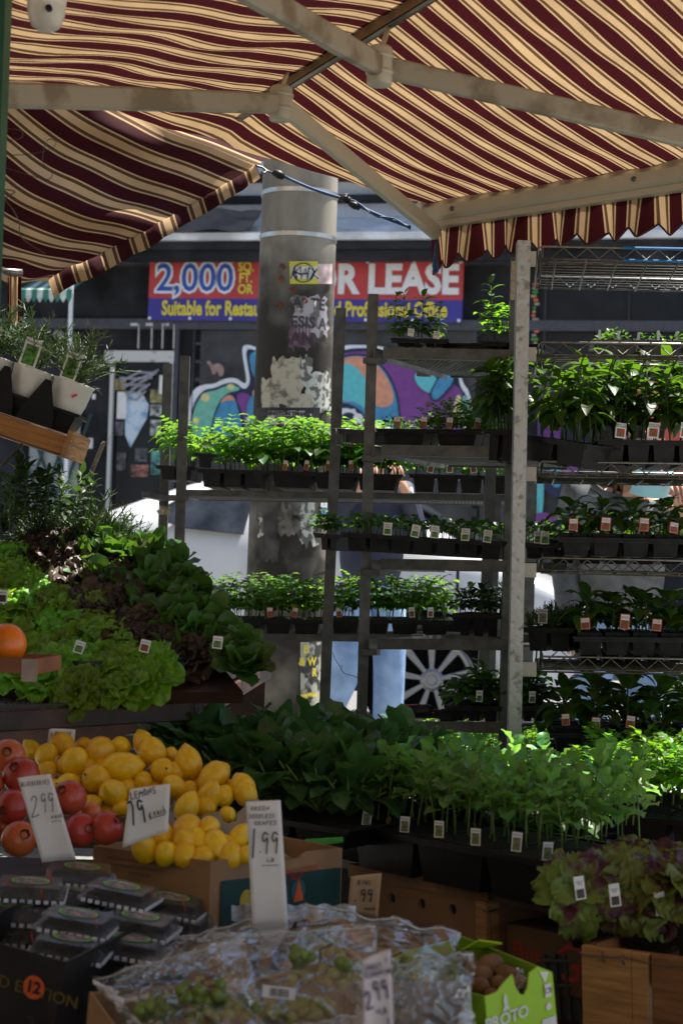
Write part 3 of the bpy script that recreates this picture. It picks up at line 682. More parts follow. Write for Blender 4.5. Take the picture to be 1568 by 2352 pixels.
def arm(a, e, c, nm='arm'):
    o = node(nm, awn)
    h = .052
    b = MB(); b.beam(a, e, .03, h, bev=.2, h2=h * .92); b.build('rear_arm', alud, o)
    b = MB(); b.beam(e, c, .028, h * .9, bev=.2); b.build('forearm', alud if c.x > .7 else alu, o)
    b = MB(); b.lathe([(0, -.042), (.026, -.042), (.028, -.038), (.028, .035), (.024, .042), (0, .042)], 20, M=Matrix.Translation(e))
    for z in (-.02, .015): b.lathe([(.0285, z), (.031, z + .002), (.031, z + .008), (.0285, z + .01)], 20, M=Matrix.Translation(e))
    b.build('elbow', alu, o, True)
    return o
E1, E2 = W(645, 238, 4.0), W(872, 152, 3.55)
a1 = arm(W(-60, 216, 3.25), E1, W(1000, 533, 4.84)); a2 = arm(W(520, -52, 2.85), E2, W(1700, 345, 3.75))
b = MB(); b.tube([E1 + V((0, 0, .03)), W(660, 165, 4.1)], .006, 8); b.build('hanger_rod', alu, awn); b = MB(); b.tube([E2 + V((0, 0, .03)), W(893, 60, 3.78)], .006, 8); b.build('hanger_rod', alu, awn)

# striped side curtain on the left, stretched by a cord
cur = thing('side_curtain', 'striped fabric sheet with rolled hem hanging slack on the left', 'side curtain')
def lerp(a, b_, t): return a + (b_ - a) * t
def cf(s, q):
    sx, sy = lerp(40, -230, q), lerp(95, 470, q)
    ex, ey = lerp(592, 118, q), lerp(379, 648, q)
    ey += 10 * sin(pi * q)
    s1 = min(s, 1.0); x = lerp(sx, ex, s1); y = lerp(sy, ey, s1) + lerp(30, 78, q) * sin(pi * s1) * (1 - s1 * .3)
    d = lerp(4.75, lerp(5.0, 4.72, q), s1)
    d += .2 * max(0, -q / .16)
    d += .05 * NZ.noise(V((s * 2.2, q * 5, 1))) + .045 * NZ.noise(V((s * 3, q * 9, 4))) * exp(-((s - .45) / .3) ** 2)
    y += 9 * NZ.noise(V((s * 4, q * 4, 7)))
    if q > .8 : y += 14 * (q - .8) * 5 * sin(s * 18 + q * 20) * .5
    P = W(x, y, d)
    if s > 1:
        t = (s - 1) / .06; an = min(1, t) * 1.5 * pi; P += V((.0, -.02, 0)) * (1 - cos(an)) + V((.0, 0, -.034)) * sin(min(an, pi) / 2) + V((.012, 0, 0)) * t
    return P
def cuv(s, q): return (7.2 * q + .55, s)
b = MB(); b.grid(lambda a, c: cf(a, c * 1.16 - .16), 70, 140, 0, lambda a, c: cuv(a, c * 1.16 - .16)); b.build('sheet', fab, cur, True)
b = MB()
hem = [cf(1.0, i / 60) + V((0, -.006, -.012)) for i in range(61)]
def hf(u, v):
    i = u * 60; k = min(59, int(i)); p = hem[k].lerp(hem[k + 1], i - k); a = v * 2 * pi; wv_ = .004 * NZ.noise(V((u * 26, v * 2, 0)))
    return p + V((0, cos(a) * (.012 + wv_), 0)) + V((.35, 0, -1)).normalized() * (sin(a) * (.022 + wv_ + .006 * u) + .008)
b.grid(hf, 180, 12, 0, lambda u, v: (u * 7.2 + .55, v)); b.build('hem', fab, cur, True)
b = MB(); b.tube([W(-30, 622, 4.62), W(52, 627, 4.62)], .011, 12); b.build('hem_bar', chrome, cur, True)
b = MB(); b.grid(lambda u, v: W(18 + 32 * u, 636 + 110 * v, 4.64 + .02 * sin(u * 9)), 10, 8, 0, lambda u, v: (u * .9 + .3, v)); b.build('flap', fab, cur, True)
# bungee cord
navy = mat('blue bungee cord', (.02, .09, .22), .6, 0, .4, 200)
bu = thing('bungee_cord', 'blue bungee cord hooked between striped sheet and awning arm', 'bungee cord')
b = MB(); pa, pm, pb_ = W(650, 404, 4.98), W(795, 458, 4.94), W(942, 522, 4.88); pts = [pa.lerp(pm, i / 8) + V((0, 0, -.006 * sin(pi * i / 8))) for i in range(9)] + [pm.lerp(pb_, i / 8) + V((0, 0, -.005 * sin(pi * i / 8))) for i in range(1, 9)]
b.tube(pts, .0048, 8); b.tube([p + V((0, -.004, .008 * sin(i * 1.3))) for i, p in enumerate(pts[8:])], .0028, 6); b.build('cord', navy, bu, True)
for c_, r_ in ((W(640, 401, 4.98), .014), (pm, .013), (W(814, 472, 4.93), .012)):
    b = MB(); M = Matrix.Translation(c_) @ Matrix.Rotation(.4, 4, 'Y') @ Matrix.Rotation(pi / 2, 4, 'Y'); b.lathe([(0, -.02), (r_ * .7, -.018), (r_, 0), (r_ * .7, .018), (0, .02)], 10, M=M); b.build('stopper', blackp2, bu, True)
b = MB(); b.tube([W(628, 398, 4.98), W(612, 392, 4.98), W(602, 384, 4.98), W(592, 382, 4.98), W(586, 378, 4.98)], .0035, 6); b.tube([W(612, 392, 4.98), W(607, 398, 4.97), W(600, 394, 4.97)], .0035, 6); b.tube([pm, W(800, 447, 4.92), W(790, 446, 4.92), W(786, 455, 4.92)], .0035, 6); b.build('hook', steel_dark, bu, True)
b = MB(); b.tube([W(1004, 552, 4.83), W(1000, 572, 4.83), W(995, 610, 4.83), W(998, 628, 4.83), W(1004, 624, 4.83), W(1002, 600, 4.83), W(1001, 575, 4.83)], .0045, 8); o = b.build('cord_loop', navy, None, True); tag(o, 'blue cord loop hanging from the awning bar corner', 'cord')

# green shopfront edge; unseen shop walls added behind the camera to block skylight
green = mat('dark green paint', (.005, .1, .055), .45, 0, .15, 6)
P0 = W(13, 0, 3.05); b = MB(); b.box(P0.x - .35, P0.x, P0.y, P0.y + .06, 0, 3.2); o = b.build('green_post', green); tag(o, 'dark green painted shopfront post at the left edge', 'post')
swm = mat('shop wall render', (.34, .32, .29), .8, 0, .1, 5)
Mw = Matrix((bd, bn, V((0, 0, 1)))).transposed().to_4x4(); w0 = BL0 - bn * 4.75; Mw.translation = V((w0.x, w0.y, 0))
b = MB(); b.box(-3.6, 7, -.3, 0, 0, 6); struct(b.build('shop_wall', swm, M=Mw))
b = MB(); b.box(-3.6, -3.3, 0, 3.2, 0, 6); struct(b.build('shop_side_wall', swm, M=Mw))
# small overhead dome camera
Pc = W(108, 0, 2.95)
dc = thing('security_camera', 'white dome security camera hanging at the top left corner', 'security camera', Matrix.Translation(Pc))
b = MB(); b.lathe([(.0, .16), (.034, .16), (.036, .03), (.036, .002), (.0345, -.012)], 32); b.build('housing', white, dc, True)
b = MB(); b.lathe([(.0345, -.012), (.033, -.03), (.026, -.048), (.014, -.057), (0, -.06)], 32); b.build('dome', mat('dome cream', (.7, .68, .6), .3), dc, True)
b = MB(); b.lathe([(.0, 0), (.006, 0.001), (.006, .01)], 12, M=Matrix.Translation((.012, -.0335, -.028)) @ Matrix.Rotation(pi / 2, 4, 'X')); b.build('lens', ink, dc)
b = MB(); b.beam(V((0, 0, .16)), V((-.1, -.05, .3)), .03, .03); b.build('bracket', white, dc)
# loose wires by the post
b = MB()
def wire(pts, d, r=.0009):
    q = [W(x, y, d) for x, y in pts]; out = []
    for i in range(len(q) - 1):
        p0 = q[max(0, i - 1)]; p3 = q[min(len(q) - 1, i + 2)]
        for k in range(6):
            t = k / 6; out.append(.5 * (2 * q[i] + (q[i + 1] - p0) * t + (2 * p0 - 5 * q[i] + 4 * q[i + 1] - p3) * t * t + (3 * q[i] - p0 - 3 * q[i + 1] + p3) * t ** 3))
    b.tube(out + [q[-1]], r, 5)
wire([(12, 322), (48, 318), (50, 300), (18, 296)], 3.3); wire([(12, 355), (60, 355), (110, 345), (130, 328), (110, 322), (98, 370), (120, 395), (110, 412), (60, 400), (14, 385)], 3.3); wire([(12, 435), (35, 440), (18, 452), (14, 460), (30, 480), (45, 510), (50, 545), (105, 583)], 3.3, .0013)
o = b.build('loose_wire', mat('copper brown wire', (.12, .08, .06), .4, .5), None); tag(o, 'thin tangled wires dangling beside the green post', 'wire')
# ---------------------------------------------------------------- plants: prototypes are built at the origin, standing on z = 0
GA = 2.39996
def blade(mb, p, d, L, Wd, droop=.6, fold=.25, seg=4, mi=0, prof='ov', up=V((0, 0, 1)), ruf=0., roll=0., rib=None):
    rp_ = []; d = V(d).normalized(); sd = d.cross(up)
    sd = sd.normalized() if sd.length > .05 else V((1, 0, 0))
    if roll: sd = (Matrix.Rotation(roll, 3, d) @ sd)
    vs = []; p = V(p); o = RND.random() * 9
    for i in range(seg + 1):
        t = i / seg
        if prof == 'ov': w = sin(pi * min(1, (t * .93 + .07)) ** .75) ** .9 * (1 if t < 1 else 0)
        elif prof == 'sp': w = (.12 + .88 * sstep((t - .15) / .4)) * (1 - t ** 6)          # spoon
        elif prof == 'rd': w = sqrt(max(0, 1 - (2 * t - 1) ** 2)) if 0 < t < 1 else .12
        else: w = 1 - t                                                                 # needle
        w = max(w, .02) * Wd / 2
        nr = sd.cross(d).normalized(); zz = ruf * Wd * sin(o + i * 2.3)
        rp_.append(p - nr * (-.0006)); vs += [p - sd * w + nr * (fold * w + zz), p + V((0, 0, 0)), p + sd * w + nr * (fold * w - zz)]
        d = (d + V((0, 0, -1)) * (droop / seg) ).normalized(); p = p + d * (L / seg)
    fs = []
    for i in range(seg):
        a = i * 3; fs += [(a, a + 1, a + 4, a + 3), (a + 1, a + 2, a + 5, a + 4)]
    if rib is not None: rib.tube(rp_, [max(.0004, .0016 * (1 - i / len(rp_))) for i in range(len(rp_))], 4, cap=False)
    mb.add(vs, fs, mi); return p
def needle(mb, p, d, L, w):
    sd = d.cross(V((RND.random() - .5, RND.random() - .5, RND.random()))).normalized() * w / 2
    mb.add([p - sd, p + sd, p + d * L * .6 + sd * .8, p + d * L, p + d * L * .6 - sd * .8], [(0, 1, 2, 3, 4)])
def polar(az, el): return V((cos(az) * cos(el), sin(az) * cos(el), sin(el)))
def sprout(h, nl, L, Wd, z0=.3, el0=.9, el1=.2, droop=.8, pet=.02, prof='ov', r=.0022, lean=.1, fold=.25, seg=4, ruf=0., comp=0, small=.55):
    lf, st = MB(), MB(); ax_ = polar(RND.random() * 7, 0) * (h * lean * RND.random())
    def sp(t): return V((0, 0, h * t)) + ax_ * t * t
    st.tube([sp(0), sp(.35), sp(.7), sp(1)], [r, r, r * .8, r * .5], 5)
    az = RND.random() * 7
    for i in range(nl):
        t = z0 + (1 - z0) * (i / max(1, nl - 1)); az += GA + RND.uniform(-.3, .3)
        k = (small + (1 - small) * sin(pi * min(1, .25 + t * .6))) * RND.uniform(.8, 1.15)
        el = el1 + (el0 - el1) * t ** 3 + RND.uniform(-.15, .15); d = polar(az, el); p = sp(t); q = p + d * pet * k
        if pet: st.tube([p, q], r * .45, 4, cap=False)
        if comp:
            q2 = q + polar(az, el - .3) * L * k * .8; st.tube([q, q2], r * .35, 3, cap=False)
            for j in range(comp):
                tt = j / comp; c = q.lerp(q2, tt)
                for s in (-1, 1): blade(lf, c, polar(az + s * 1.0, el - .2), L * k * .55, Wd * k * .7, droop, fold, 3, prof=prof, roll=RND.uniform(-.5, .5))
            blade(lf, q2, polar(az, el - .4), L * k * .6, Wd * k, droop, fold, 3, prof=prof)
        else: blade(lf, q, d, L * k, Wd * k, droop + RND.uniform(-.2, .3), fold, seg, prof=prof, ruf=ruf, roll=RND.uniform(-.35, .35))
    return lf, st
class Kind:                                  # a handful of variants that are then copied
    def __init__(s, name, cat, lm, sm, fn, n=4, parts=True):
        s.v = []; s.name, s.cat, s.used = name, cat, [0] * n; s.k = 0
        for i in range(n):
            lf, st = fn(); 
            if parts:
                r = lf.build(name, lm, smooth=True); o = st.build('stem', sm, r, True)
            else:
                lf.merge(st, mo=1); r = lf.build(name, [lm, sm], smooth=True)
            s.v.append(r)
    def put(s, p, label, group=None, sc=1., rz=None, rx=0, ry=0):
        i = s.k % len(s.v); s.k += 1
        if s.k > len(s.v): i = RND.randrange(len(s.v))
        M = TR(p, RND.random() * 6.28 if rz is None else rz, sc, rx, ry)
        if not s.used[i]:
            s.used[i] = 1; o = s.v[i]; o.matrix_world = M; tag(o, label, s.cat, group)
        else: o = dup(s.v[i], M, label, group); 
        if group: o['group'] = group
        elif 'group' in o.keys(): del o['group']
        return o
    def finish(s):                           # variants that were never placed
        for i, u in enumerate(s.used):
            if not u:
                for c in list(s.v[i].children): bpy.data.objects.remove(c)
                bpy.data.objects.remove(s.v[i])
RU = RND.uniform
K_pep = Kind('pepper_plant', 'pepper plant', L_PEP, S_DARK, lambda: sprout(RU(.17, .2), 13, .082, .036, .38, 1.1, .1, 1.3, .018, r=.0024), 6)
K_pot = Kind('pepper_plant', 'pepper plant', L_PEP, S_DARK, lambda: sprout(RU(.085, .105), 9, .1, .052, .3, 1.2, .35, 1.5, .02, r=.0025, seg=5), 6)
K_tom = Kind('tomato_seedling', 'tomato seedling', L_TOM, S_PALE, lambda: sprout(RU(.12, .16), 8, .06, .03, .4, .9, .2, .8, .012, r=.002, comp=2), 6, False)
K_bro = Kind('broccoli_seedling', 'broccoli seedling', L_BRO, S_PALE, lambda: sprout(RU(.12, .17), 9, .054, .04, .42, 1.25, .45, .9, .026, 'rd', r=.0026, fold=.35, ruf=.14, seg=5, lean=.3), 9)
K_mint = Kind('mint_plant', 'mint plant', L_MINT, S_DARK, lambda: sprout(RU(.12, .2), 18, .045, .02, .12, 1., .25, .9, .006, r=.0018), 5)
K_bean = Kind('herb_seedling', 'herb seedling', L_MINT, S_PALE, lambda: sprout(RU(.03, .045), 5, .026, .018, .5, .9, .3, .6, .006, 'rd', r=.0014, seg=3), 5, False)
K_bas = Kind('basil_seedling', 'basil seedling', L_MINT, S_DARK, lambda: sprout(RU(.04, .06), 9, .035, .024, .3, .9, .3, .9, .006, 'rd', r=.0015, seg=3), 4, False)
K_par = Kind('parsley_plant', 'parsley plant', L_PAR, S_PALE, lambda: sprout(RU(.05, .09), 11, .035, .02, .3, 1.1, .2, .6, .02, r=.0016, comp=2), 5, False)
K_nas = Kind('leafy_plant', 'leafy plant', L_HERB, S_DARK, lambda: sprout(RU(.05, .08), 14, .04, .022, .25, 1.1, .2, .9, .01, r=.0018), 4, False)
def rosemary(n=14, h=.13, spread=.6, dens=26, L=.022):
    lf, st = MB(), MB()
    for i in range(n):
        az = RND.random() * 6.28; el = RU(.5, 1.45); d = polar(az, el * (1 if spread < 1 else .8)); p = V((0, 0, 0)); hh = h * RU(.6, 1.1); pts = [p]
        for k in range(5):
            d = (d + V((RU(-.25, .25), RU(-.25, .25), RU(-.05, .12) - .12 * spread * k * .5))).normalized(); p = p + d * hh / 5; pts.append(p)
        st.tube(pts, .0012, 4, cap=False)
        for k in range(dens):
            t = k / dens * 4.99; j = int(t); q = pts[j].lerp(pts[j + 1], t - j); dd = (pts[j + 1] - pts[j]).normalized()
            s = (dd * .7 + polar(RND.random() * 6.28, RU(-.6, .8)) * .8).normalized(); needle(lf, q, s, L * RU(.7, 1.2), .0022)
    return lf, st
K_ros = Kind('rosemary_plant', 'rosemary', L_ROSE, S_DARK, lambda: rosemary(20, .16, .9, 30, .024), 3)
K_lav = Kind('rosemary_plant', 'rosemary', L_ROSE, S_DARK, lambda: rosemary(18, .12, .4, 24, .024), 3, False)
K_fea = Kind('feathery_herb', 'herb', L_HERB, S_DARK, lambda: rosemary(22, .07, .7, 16, .012), 3, False)
def frill(mb, az, el, L, Wd, ruf=.25, nu=7, nv=9, p=V((0, 0, 0)), curl=1.0):
    # a frilly leaf: a curving sheet whose edge waves
    o1, o2 = RND.random() * 20, RND.random() * 20; a = V((cos(az), sin(az), 0)); sd = V((-sin(az), cos(az), 0))
    def f(u, v):
        x = (u - .5) * 2; t = v; e = el - curl * t * t; r_ = L * (t * cos((el + e) / 2)); z = L * (t * sin((el + e) / 2))
        w = Wd / 2 * (.2 + .95 * sstep(t * 1.5)) * (1 if t < .8 else 1 - .5 * ((t - .8) / .2) ** 2)
        ed = max(abs(x) ** 1.6 * sstep(t * 1.6), sstep((t - .6) / .4)); rf = ruf * Wd * ed
        wob = sin(o1 + t * 17 + x * 4) * .5 + sin(o2 + x * 11 + t * 6) * .4 + sin(o1 * 2 + t * 31 - x * 9) * .4
        nrm = V((-sin(e) * cos(az), -sin(e) * sin(az), cos(e)))
        return p + a * r_ + V((0, 0, z)) + sd * x * w * (1 + .12 * wob * ed) + nrm * (rf * wob * .5 + abs(x) * w * .35)
    mb.grid(f, nu, nv)
def lettuce(n=16, L=.115, Wd=.085, ruf=.3, el0=1.35, el1=.45, curl=1.0, nu=12, nv=13):
    lf = MB(); az = RND.random() * 7
    for i in range(n):
        t = i / (n - 1); az += GA; frill(lf, az, el1 + (el0 - el1) * t, L * RU(.85, 1.1) * (1 - .3 * t), Wd * RU(.85, 1.1) * (1 - .25 * t), ruf, nu, nv, polar(az, 0) * .006, curl * RU(.7, 1.2))
    st = MB(); st.tube([(0, 0, 0), (0, 0, .02)], .008, 6); return lf, st
K_let = Kind('lettuce', 'lettuce', L_LET, S_PALE, lambda: lettuce(), 4)
K_red = Kind('red_lettuce', 'lettuce', L_RED, S_DARK, lambda: lettuce(14, .11, .085, .3), 4)
K_mix = Kind('red_lettuce', 'lettuce', L_MIX, S_PALE, lambda: lettuce(15, .12, .085, .32, 1.3, .2, 1.3), 4)
def rosette(n, L, Wd, el0=1.4, el1=.6, droop=.6, prof='sp', stem=.35, fold=.3):
    lf, st = MB(), MB(); az = RND.random() * 7
    for i in range(n):
        t = i / (n - 1); az += GA; el = el1 + (el0 - el1) * t; d = polar(az, el); l = L * RU(.75, 1.1); q = d * l * stem
        st.tube([(0, 0, 0), q * .5, q, q + d * l * .25 + V((0, 0, -.002))], [.0045, .004, .003, .001], 5)
        blade(lf, q * .8, d, l * (1 - stem * .8), Wd * RU(.8, 1.15), droop * RU(.6, 1.4), fold, 6, prof=prof, ruf=.07, roll=RU(-.4, .4), rib=st)
    return lf, st
K_cha = Kind('chard_plant', 'leafy greens', L_CHA, S_PALE, lambda: rosette(22, .18, .05, 1.45, .6, 1.3, 'rd', .5, .25), 7)
K_rom = Kind('romaine_lettuce', 'lettuce', L_ROM, S_PALE, lambda: rosette(12, .1, .06, 1.4, .5, .5, 'rd', .2), 5)

# ---------------------------------------------------------------- trays, labels
def tray(a, b_, H, D, ncx, ncy, label, group=None, m=blackp, parent=None, soil_on=True, name='seedling_tray', open_=False):
    M, L = frame(a, b_); r = thing(name, label, 'tray', M, group)
    mb = MB(); rw = .009
    mb.box(-.004, L + .004, -.004, rw, -.006, 0); mb.box(-.004, L + .004, D - rw, D + .004, -.006, 0)
    mb.box(-.004, rw, rw, D - rw, -.006, -.0002); mb.box(L - rw, L + .004, rw, D - rw, -.006, -.0002)
    mb.box(-.001, L + .001, -.001, .001, -.014, -.0062)
    cw, cd = (L - 2 * rw) / ncx, (D - 2 * rw) / ncy
    for i in range(ncx):
        for j in range(ncy):
            x0, y0 = rw + i * cw, rw + j * cd; g = .005
            mb.box(x0 + g, x0 + cw - g, y0 + g * .3, y0 + cd - g * .3, -H, -.0065, tx=cw * .07, ty=min(.006, cd * .08))
    for i in range(1, ncx): mb.box(rw + i * cw - .004, rw + i * cw + .004, rw, D - rw, -.0062, -.0004)
    mb.build('shell', m, r)
    if soil_on:
        s = MB(); s.grid(lambda u, v: V((rw + (L - 2 * rw) * u, rw + (D - 2 * rw) * v, -.004 + .003 * NZ.noise(V((u * 20, v * 20, L))))), 20, 10); s.build('soil', soil, r)
    return r, M, L
TAGM = {}
def plant_tag(p, w, h, lines, pic, label, group=None, rz=0., ry=0., border=None, hdr=.38, base=cardw):
    key = (tuple(lines), pic.name, round(w, 4), round(h, 4), border.name if border else '')
    if key not in TAGM:
        b = MB(); 
        if border: b.box(-w / 2, w / 2, 0, .0006, 0, h, 1); e = w * .08; b.box(-w / 2 + e, w / 2 - e, -.0005, -.0001, e, h - e, 0)
        else: b.box(-w / 2, w / 2, 0, .0006, 0, h, 0); e = w * .1
        b.box(-w / 2 + e * 1.3, w / 2 - e * 1.3, -.001, -.0006, e * 1.3, h * (1 - hdr), 2)
        me = b.mesh('plant_label', [base, border or cardw, pic]); ts = []
        s = min(w * 1.7 / max(len(l) for l in lines), h * hdr * .8 / len(lines))
        ts.append((text_mesh('\n'.join(lines), s, ink, .0), h * (1 - hdr / 2) - (e * .4 if border else 0)))
        TAGM[key] = (me, ts)
    me, ts = TAGM[key]
    o = link('plant_label', me); o.matrix_world = TR(p, rz + RU(-.3, .3), 1, RU(-.12, .12), ry); tag(o, label, 'plant label', group)
    for t, z in ts: link('lettering', t, o, Matrix.Translation((0, -.0013, z)) @ STAND)
    return o
pic_red = mat('red picture', (.35, .03, .02), .5, 0, .6, 90, col2=(.05, .08, .01), thr=(.4, .6)); pic_green = mat('green picture', (.12, .3, .03), .5, 0, .5, 90, col2=(.02, .08, .01), thr=(.4, .6))
pic_cay = mat('chilli picture', (.5, .04, .02), .5, 0, .5, 120, col2=(.06, .12, .02), thr=(.48, .54)); pic_bro = mat('broccoli picture', (.25, .27, .12), .5, 0, .4, 110, col2=(.05, .08, .02)); pic_dark = mat('dark picture', (.06, .04, .035), .5, 0, .4, 90)
redb = mat('red label border', (.45, .02, .025), .5, var=.05)
def fill(K, M, L, D, nx, ny, label, group, sc=1., z=0., jit=.3, x0=.0, x1=1., y0=0., y1=1., tilt=.15, skip=0, wz=None):
    for j in range(ny):
        for i in range(nx):
            if RND.random() < max(skip, .05): continue
            u = x0 + (x1 - x0) * (i + .5 + RU(-jit, jit)) / nx; v = y0 + (y1 - y0) * (j + .5 + RU(-jit, jit)) / ny
            K.put(M @ V((u * L, v * D, z)), label, group, sc * RU(.72, 1.18), None, RU(-tilt, tilt), RU(-tilt, tilt))

# ---------------------------------------------------------------- racks
def post_mesh(mb, a, b_, w=.038, d=.03, t=.003):
    # channel-section post open to the back
    a, b_ = V(a), V(b_); z = (a - b_)
    for i, (x0, x1, y0, y1) in enumerate(((-w / 2, w / 2, 0, t), (-w / 2, -w / 2 + t, t, d), (w / 2 - t, w / 2, t, d))):
        vs = [q + V((x, y, 0)) for q in (b_, a) for x, y in ((x0, y0), (x1, y0), (x1, y1), (x0, y1))]
        mb.add(vs, [(3, 2, 1, 0), (4, 5, 6, 7), (0, 1, 5, 4), (1, 2, 6, 5), (2, 3, 7, 6), (3, 0, 4, 7)])
    return mb
def to_floor(a, b_):
    d = (b_ - a).normalized(); return a + d * ((a.z) / -d.z)
def add_post(par, px0, py0, px1, py1, d, w=.036, m=steel, dp=.03, name='post', dd=0):
    a = W(px0, py0, d); c = W(px1, py1, d + dd); c = to_floor(a, c); b = MB(); post_mesh(b, a, c, w, dp); return b.build(name, m, par)
def mesh_panel(mb, p00, p10, p01, p11, nx, ny, r=.0013):
    # expanded metal: crossing diagonal strands
    def P(u, v): return p00.lerp(p10, u).lerp(p01.lerp(p11, u), v)
    for s in (1, -1):
        for k in range(-ny, nx + 1):
            u0, u1 = (k / nx, (k + ny) / nx); v0, v1 = 0, 1
            if s < 0: u0, u1 = u1, u0
            pts = []
            for t in (0, 1):
                pts.append((u0 + (u1 - u0) * t, t))
            (ua, va), (ub, vb) = pts
            def clip(u, v, uo, vo):
                if u < 0: tt = (0 - u) / (uo - u); return 0, v + (vo - v) * tt
                if u > 1: tt = (1 - u) / (uo - u); return 1, v + (vo - v) * tt
                return u, v
            if (ua < 0 and ub < 0) or (ua > 1 and ub > 1): continue
            a = clip(ua, va, ub, vb); c = clip(ub, vb, ua, va)
            A_, C_ = P(*a), P(*c)
            if (A_ - C_).length > .005: mb.beam(A_, C_, r * 1.6, r, bev=.01)
    return mb
# rack in front of the pole: four posts and five pull-out mesh shelves
rack2 = thing('bakery_rack', 'galvanised rack of mesh shelves right of the concrete pole, full of seedling trays', 'rack', Matrix.Identity(4))
add_post(rack2, 783, 707, 745, 1622, 5.25, .034); add_post(rack2, 857, 675, 830, 1660, 4.78, .031)
add_post(rack2, 1187, 590, 1157, 1735, 4.62, .032)
P6 = add_post(rack2, 1203, 552, 1181, 1735, 4.38, .035, steel_worn, .045); P6['label'] = 'worn pale front post'
add_post(rack2, 1134, 893, 1104, 1700, 5.3, .034)
SH2 = [(880, 797, 1165, 803), (876, 1021, 1165, 1026), (874, 1283, 1162, 1287), (866, 1466, 1158, 1468), (862, 1656, 1156, 1658)]
shelf_frames = []
for i, (x0, y0, x1, y1) in enumerate(SH2):
    a = W(x0, y0, 4.74); c = W(x1 + 4, y1, 4.56); M, L = frame(a, c); 
    sh = node('shelf', rack2, M)
    b = MB(); b.box(0, L, 0, .004, -.032, 0); b.box(0, L, .004, .024, -.032, -.029); b.box(0, L, .5, .504, -.032, 0); b.box(-.025, -.021, -.01, .52, -.036, -.004); b.box(-.06, .0, -.006, .02, -.05, -.033)
    b.build('rail', steel, sh)
    b = MB(); b.box(-.12, -.075, .5, .516, -.03, -.002); b.build('bracket', steel_dark, sh)
    b = MB(); mesh_panel(b, V((0, .004, -.026)), V((L, .004, -.026)), V((0, .5, -.026)), V((L, .5, -.026)), 26, 20); b.build('mesh', steel, sh)
    shelf_frames.append((M, L))
b = MB(); b.box(0, .001, 0, .001, 0, .001)
st_ = MB(); p = W(1183, 640, 4.33)
s_ = MB(); A = W(1177, 600, 4.60); s_.box(A.x - .004, A.x + .008, A.y - .002, A.y, A.z - .11, A.z); s_.build('sticker', mat('tan sticker', (.5, .42, .3), .6, 0, .2, 200), rack2)
# rear rack with the long shelves
rack1 = thing('rear_rack', 'long galvanised rack behind, with sunlit tomato seedlings on its top shelf', 'rack', Matrix.Identity(4))
add_post(rack1, 385, 835, 372, 1275, 5.95, .033); add_post(rack1, 425, 817, 410, 1290, 5.6, .033)
add_post(rack1, 1222, 1080, 1212, 1500, 5.9, .036); add_post(rack1, 1140, 1150, 1128, 1500, 5.5, .03)
for i, (x0, y0, x1, y1) in enumerate(((432, 1124, 1180, 1137), (560, 1454, 1175, 1466))):
    a = W(x0 - 20, y0, 5.6); c = W(x1, y1, 5.5); M, L = frame(a, c); sh = node('shelf', rack1, M)
    b = MB(); b.box(0, L, 0, .006, -.022, 0); b.box(0, L, .4, .406, -.022, 0); b.box(-.004, 0, 0, .406, -.022, 0); b.build('rail', steel, sh)
    b = MB(); mesh_panel(b, V((0, .004, -.018)), V((L, .004, -.018)), V((0, .4, -.018)), V((L, .4, -.018)), 44, 16); b.build('mesh', steel, sh)
    if i == 0: b = MB(); b.box(-.04, .03, -.02, .01, -.04, -.02); b.box(-.13, -.1, -.01, .35, -.03, -.01); b.build('bracket', steel_dark, sh)
    if i == 0: R1M, R1L = M, L
    else: R1M2, R1L2 = M, L
b = MB(); c = W(378, 1170, 5.93); b.tube([c + V((0, 0, -.02)), c + V((.002, 0, .012))], .022, 8); o = b.build('tape', mat('masking tape', (.4, .34, .24), .8, 0, .3, 60, .4), rack1)
# chrome wire rack on the right
rack3 = thing('wire_rack', 'chrome wire shelving on the right holding trays of pepper plants', 'rack', Matrix.Identity(4))
blue_tape = mat('blue tape', (.01, .16, .42), .5)
W3 = [(566, 572), (786, 790), (1060, 1065), (1281, 1288), (1508, 1514), (1729, 1736)]
SH3 = []
for i, (yl, yr) in enumerate(W3):
    a = W(1250, yl, 4.4); c = W(1568, yr, 4.36); M, L = frame(a, c); L = .95; D = .46
    sh = node('wire_shelf', rack3, M); SH3.append((M, L, D))
    h = .034; b = MB()
    for y in (0, D):
        b.tube([(-.018, y, -h), (-.016, y, -.006), (-.006, y, 0), (L, y, 0)], .0032, 6); b.tube([(-.02, y, -h), (L, y, -h)], .0032, 6)
        b.tube([(.02 + .0315 * k, y, -.003 if k % 2 else -h + .003) for k in range(30)], .0022, 5)
    b.tube([(-.006, 0, 0), (-.006, D, 0)], .0032, 6); b.tube([(-.02, 0, -h), (-.02, D, -h)], .0032, 6)
    b.tube([(-.006, D * k / 14, -.002 if k % 2 else -h + .003) for k in range(15)], .0022, 5)
    b.tube([(-.01, .0, -h - .007), (L, .0, -h - .007)], .003, 6)
    for k in range(1, 11): y = D * k / 11; b.tube([(-.02, y, -h + .002), (L, y, -h + .002)], .0018, 5)
    for k in range(12): x = .03 + k * .082; b.tube([(x, -.003, -h - .003), (x, D, -h - .003)], .0026, 5)
    b.build('wire_grid', chrome, sh, True)
    b = MB(); b.box(-.06, -.022, -.012, .012, -h - .02, -h + .018); b.build('corner_bracket', mat('pale bracket', (.5, .47, .42), .5), sh)
    if i in (0, 5):
        b = MB(); x0 = .21 if i == 0 else .13; x1 = x0 + .2
        b.tube([(x0, -.0005, 0), (x1, -.0005, 0)], .0045, 6); b.tube([(x0, -.0005, -h), (x1, -.0005, -h)], .0045, 6); b.build('blue_wrap', blue_tape, sh)
add_post(rack3, 1650, 500, 1640, 1800, 4.36, .035, steel_worn)
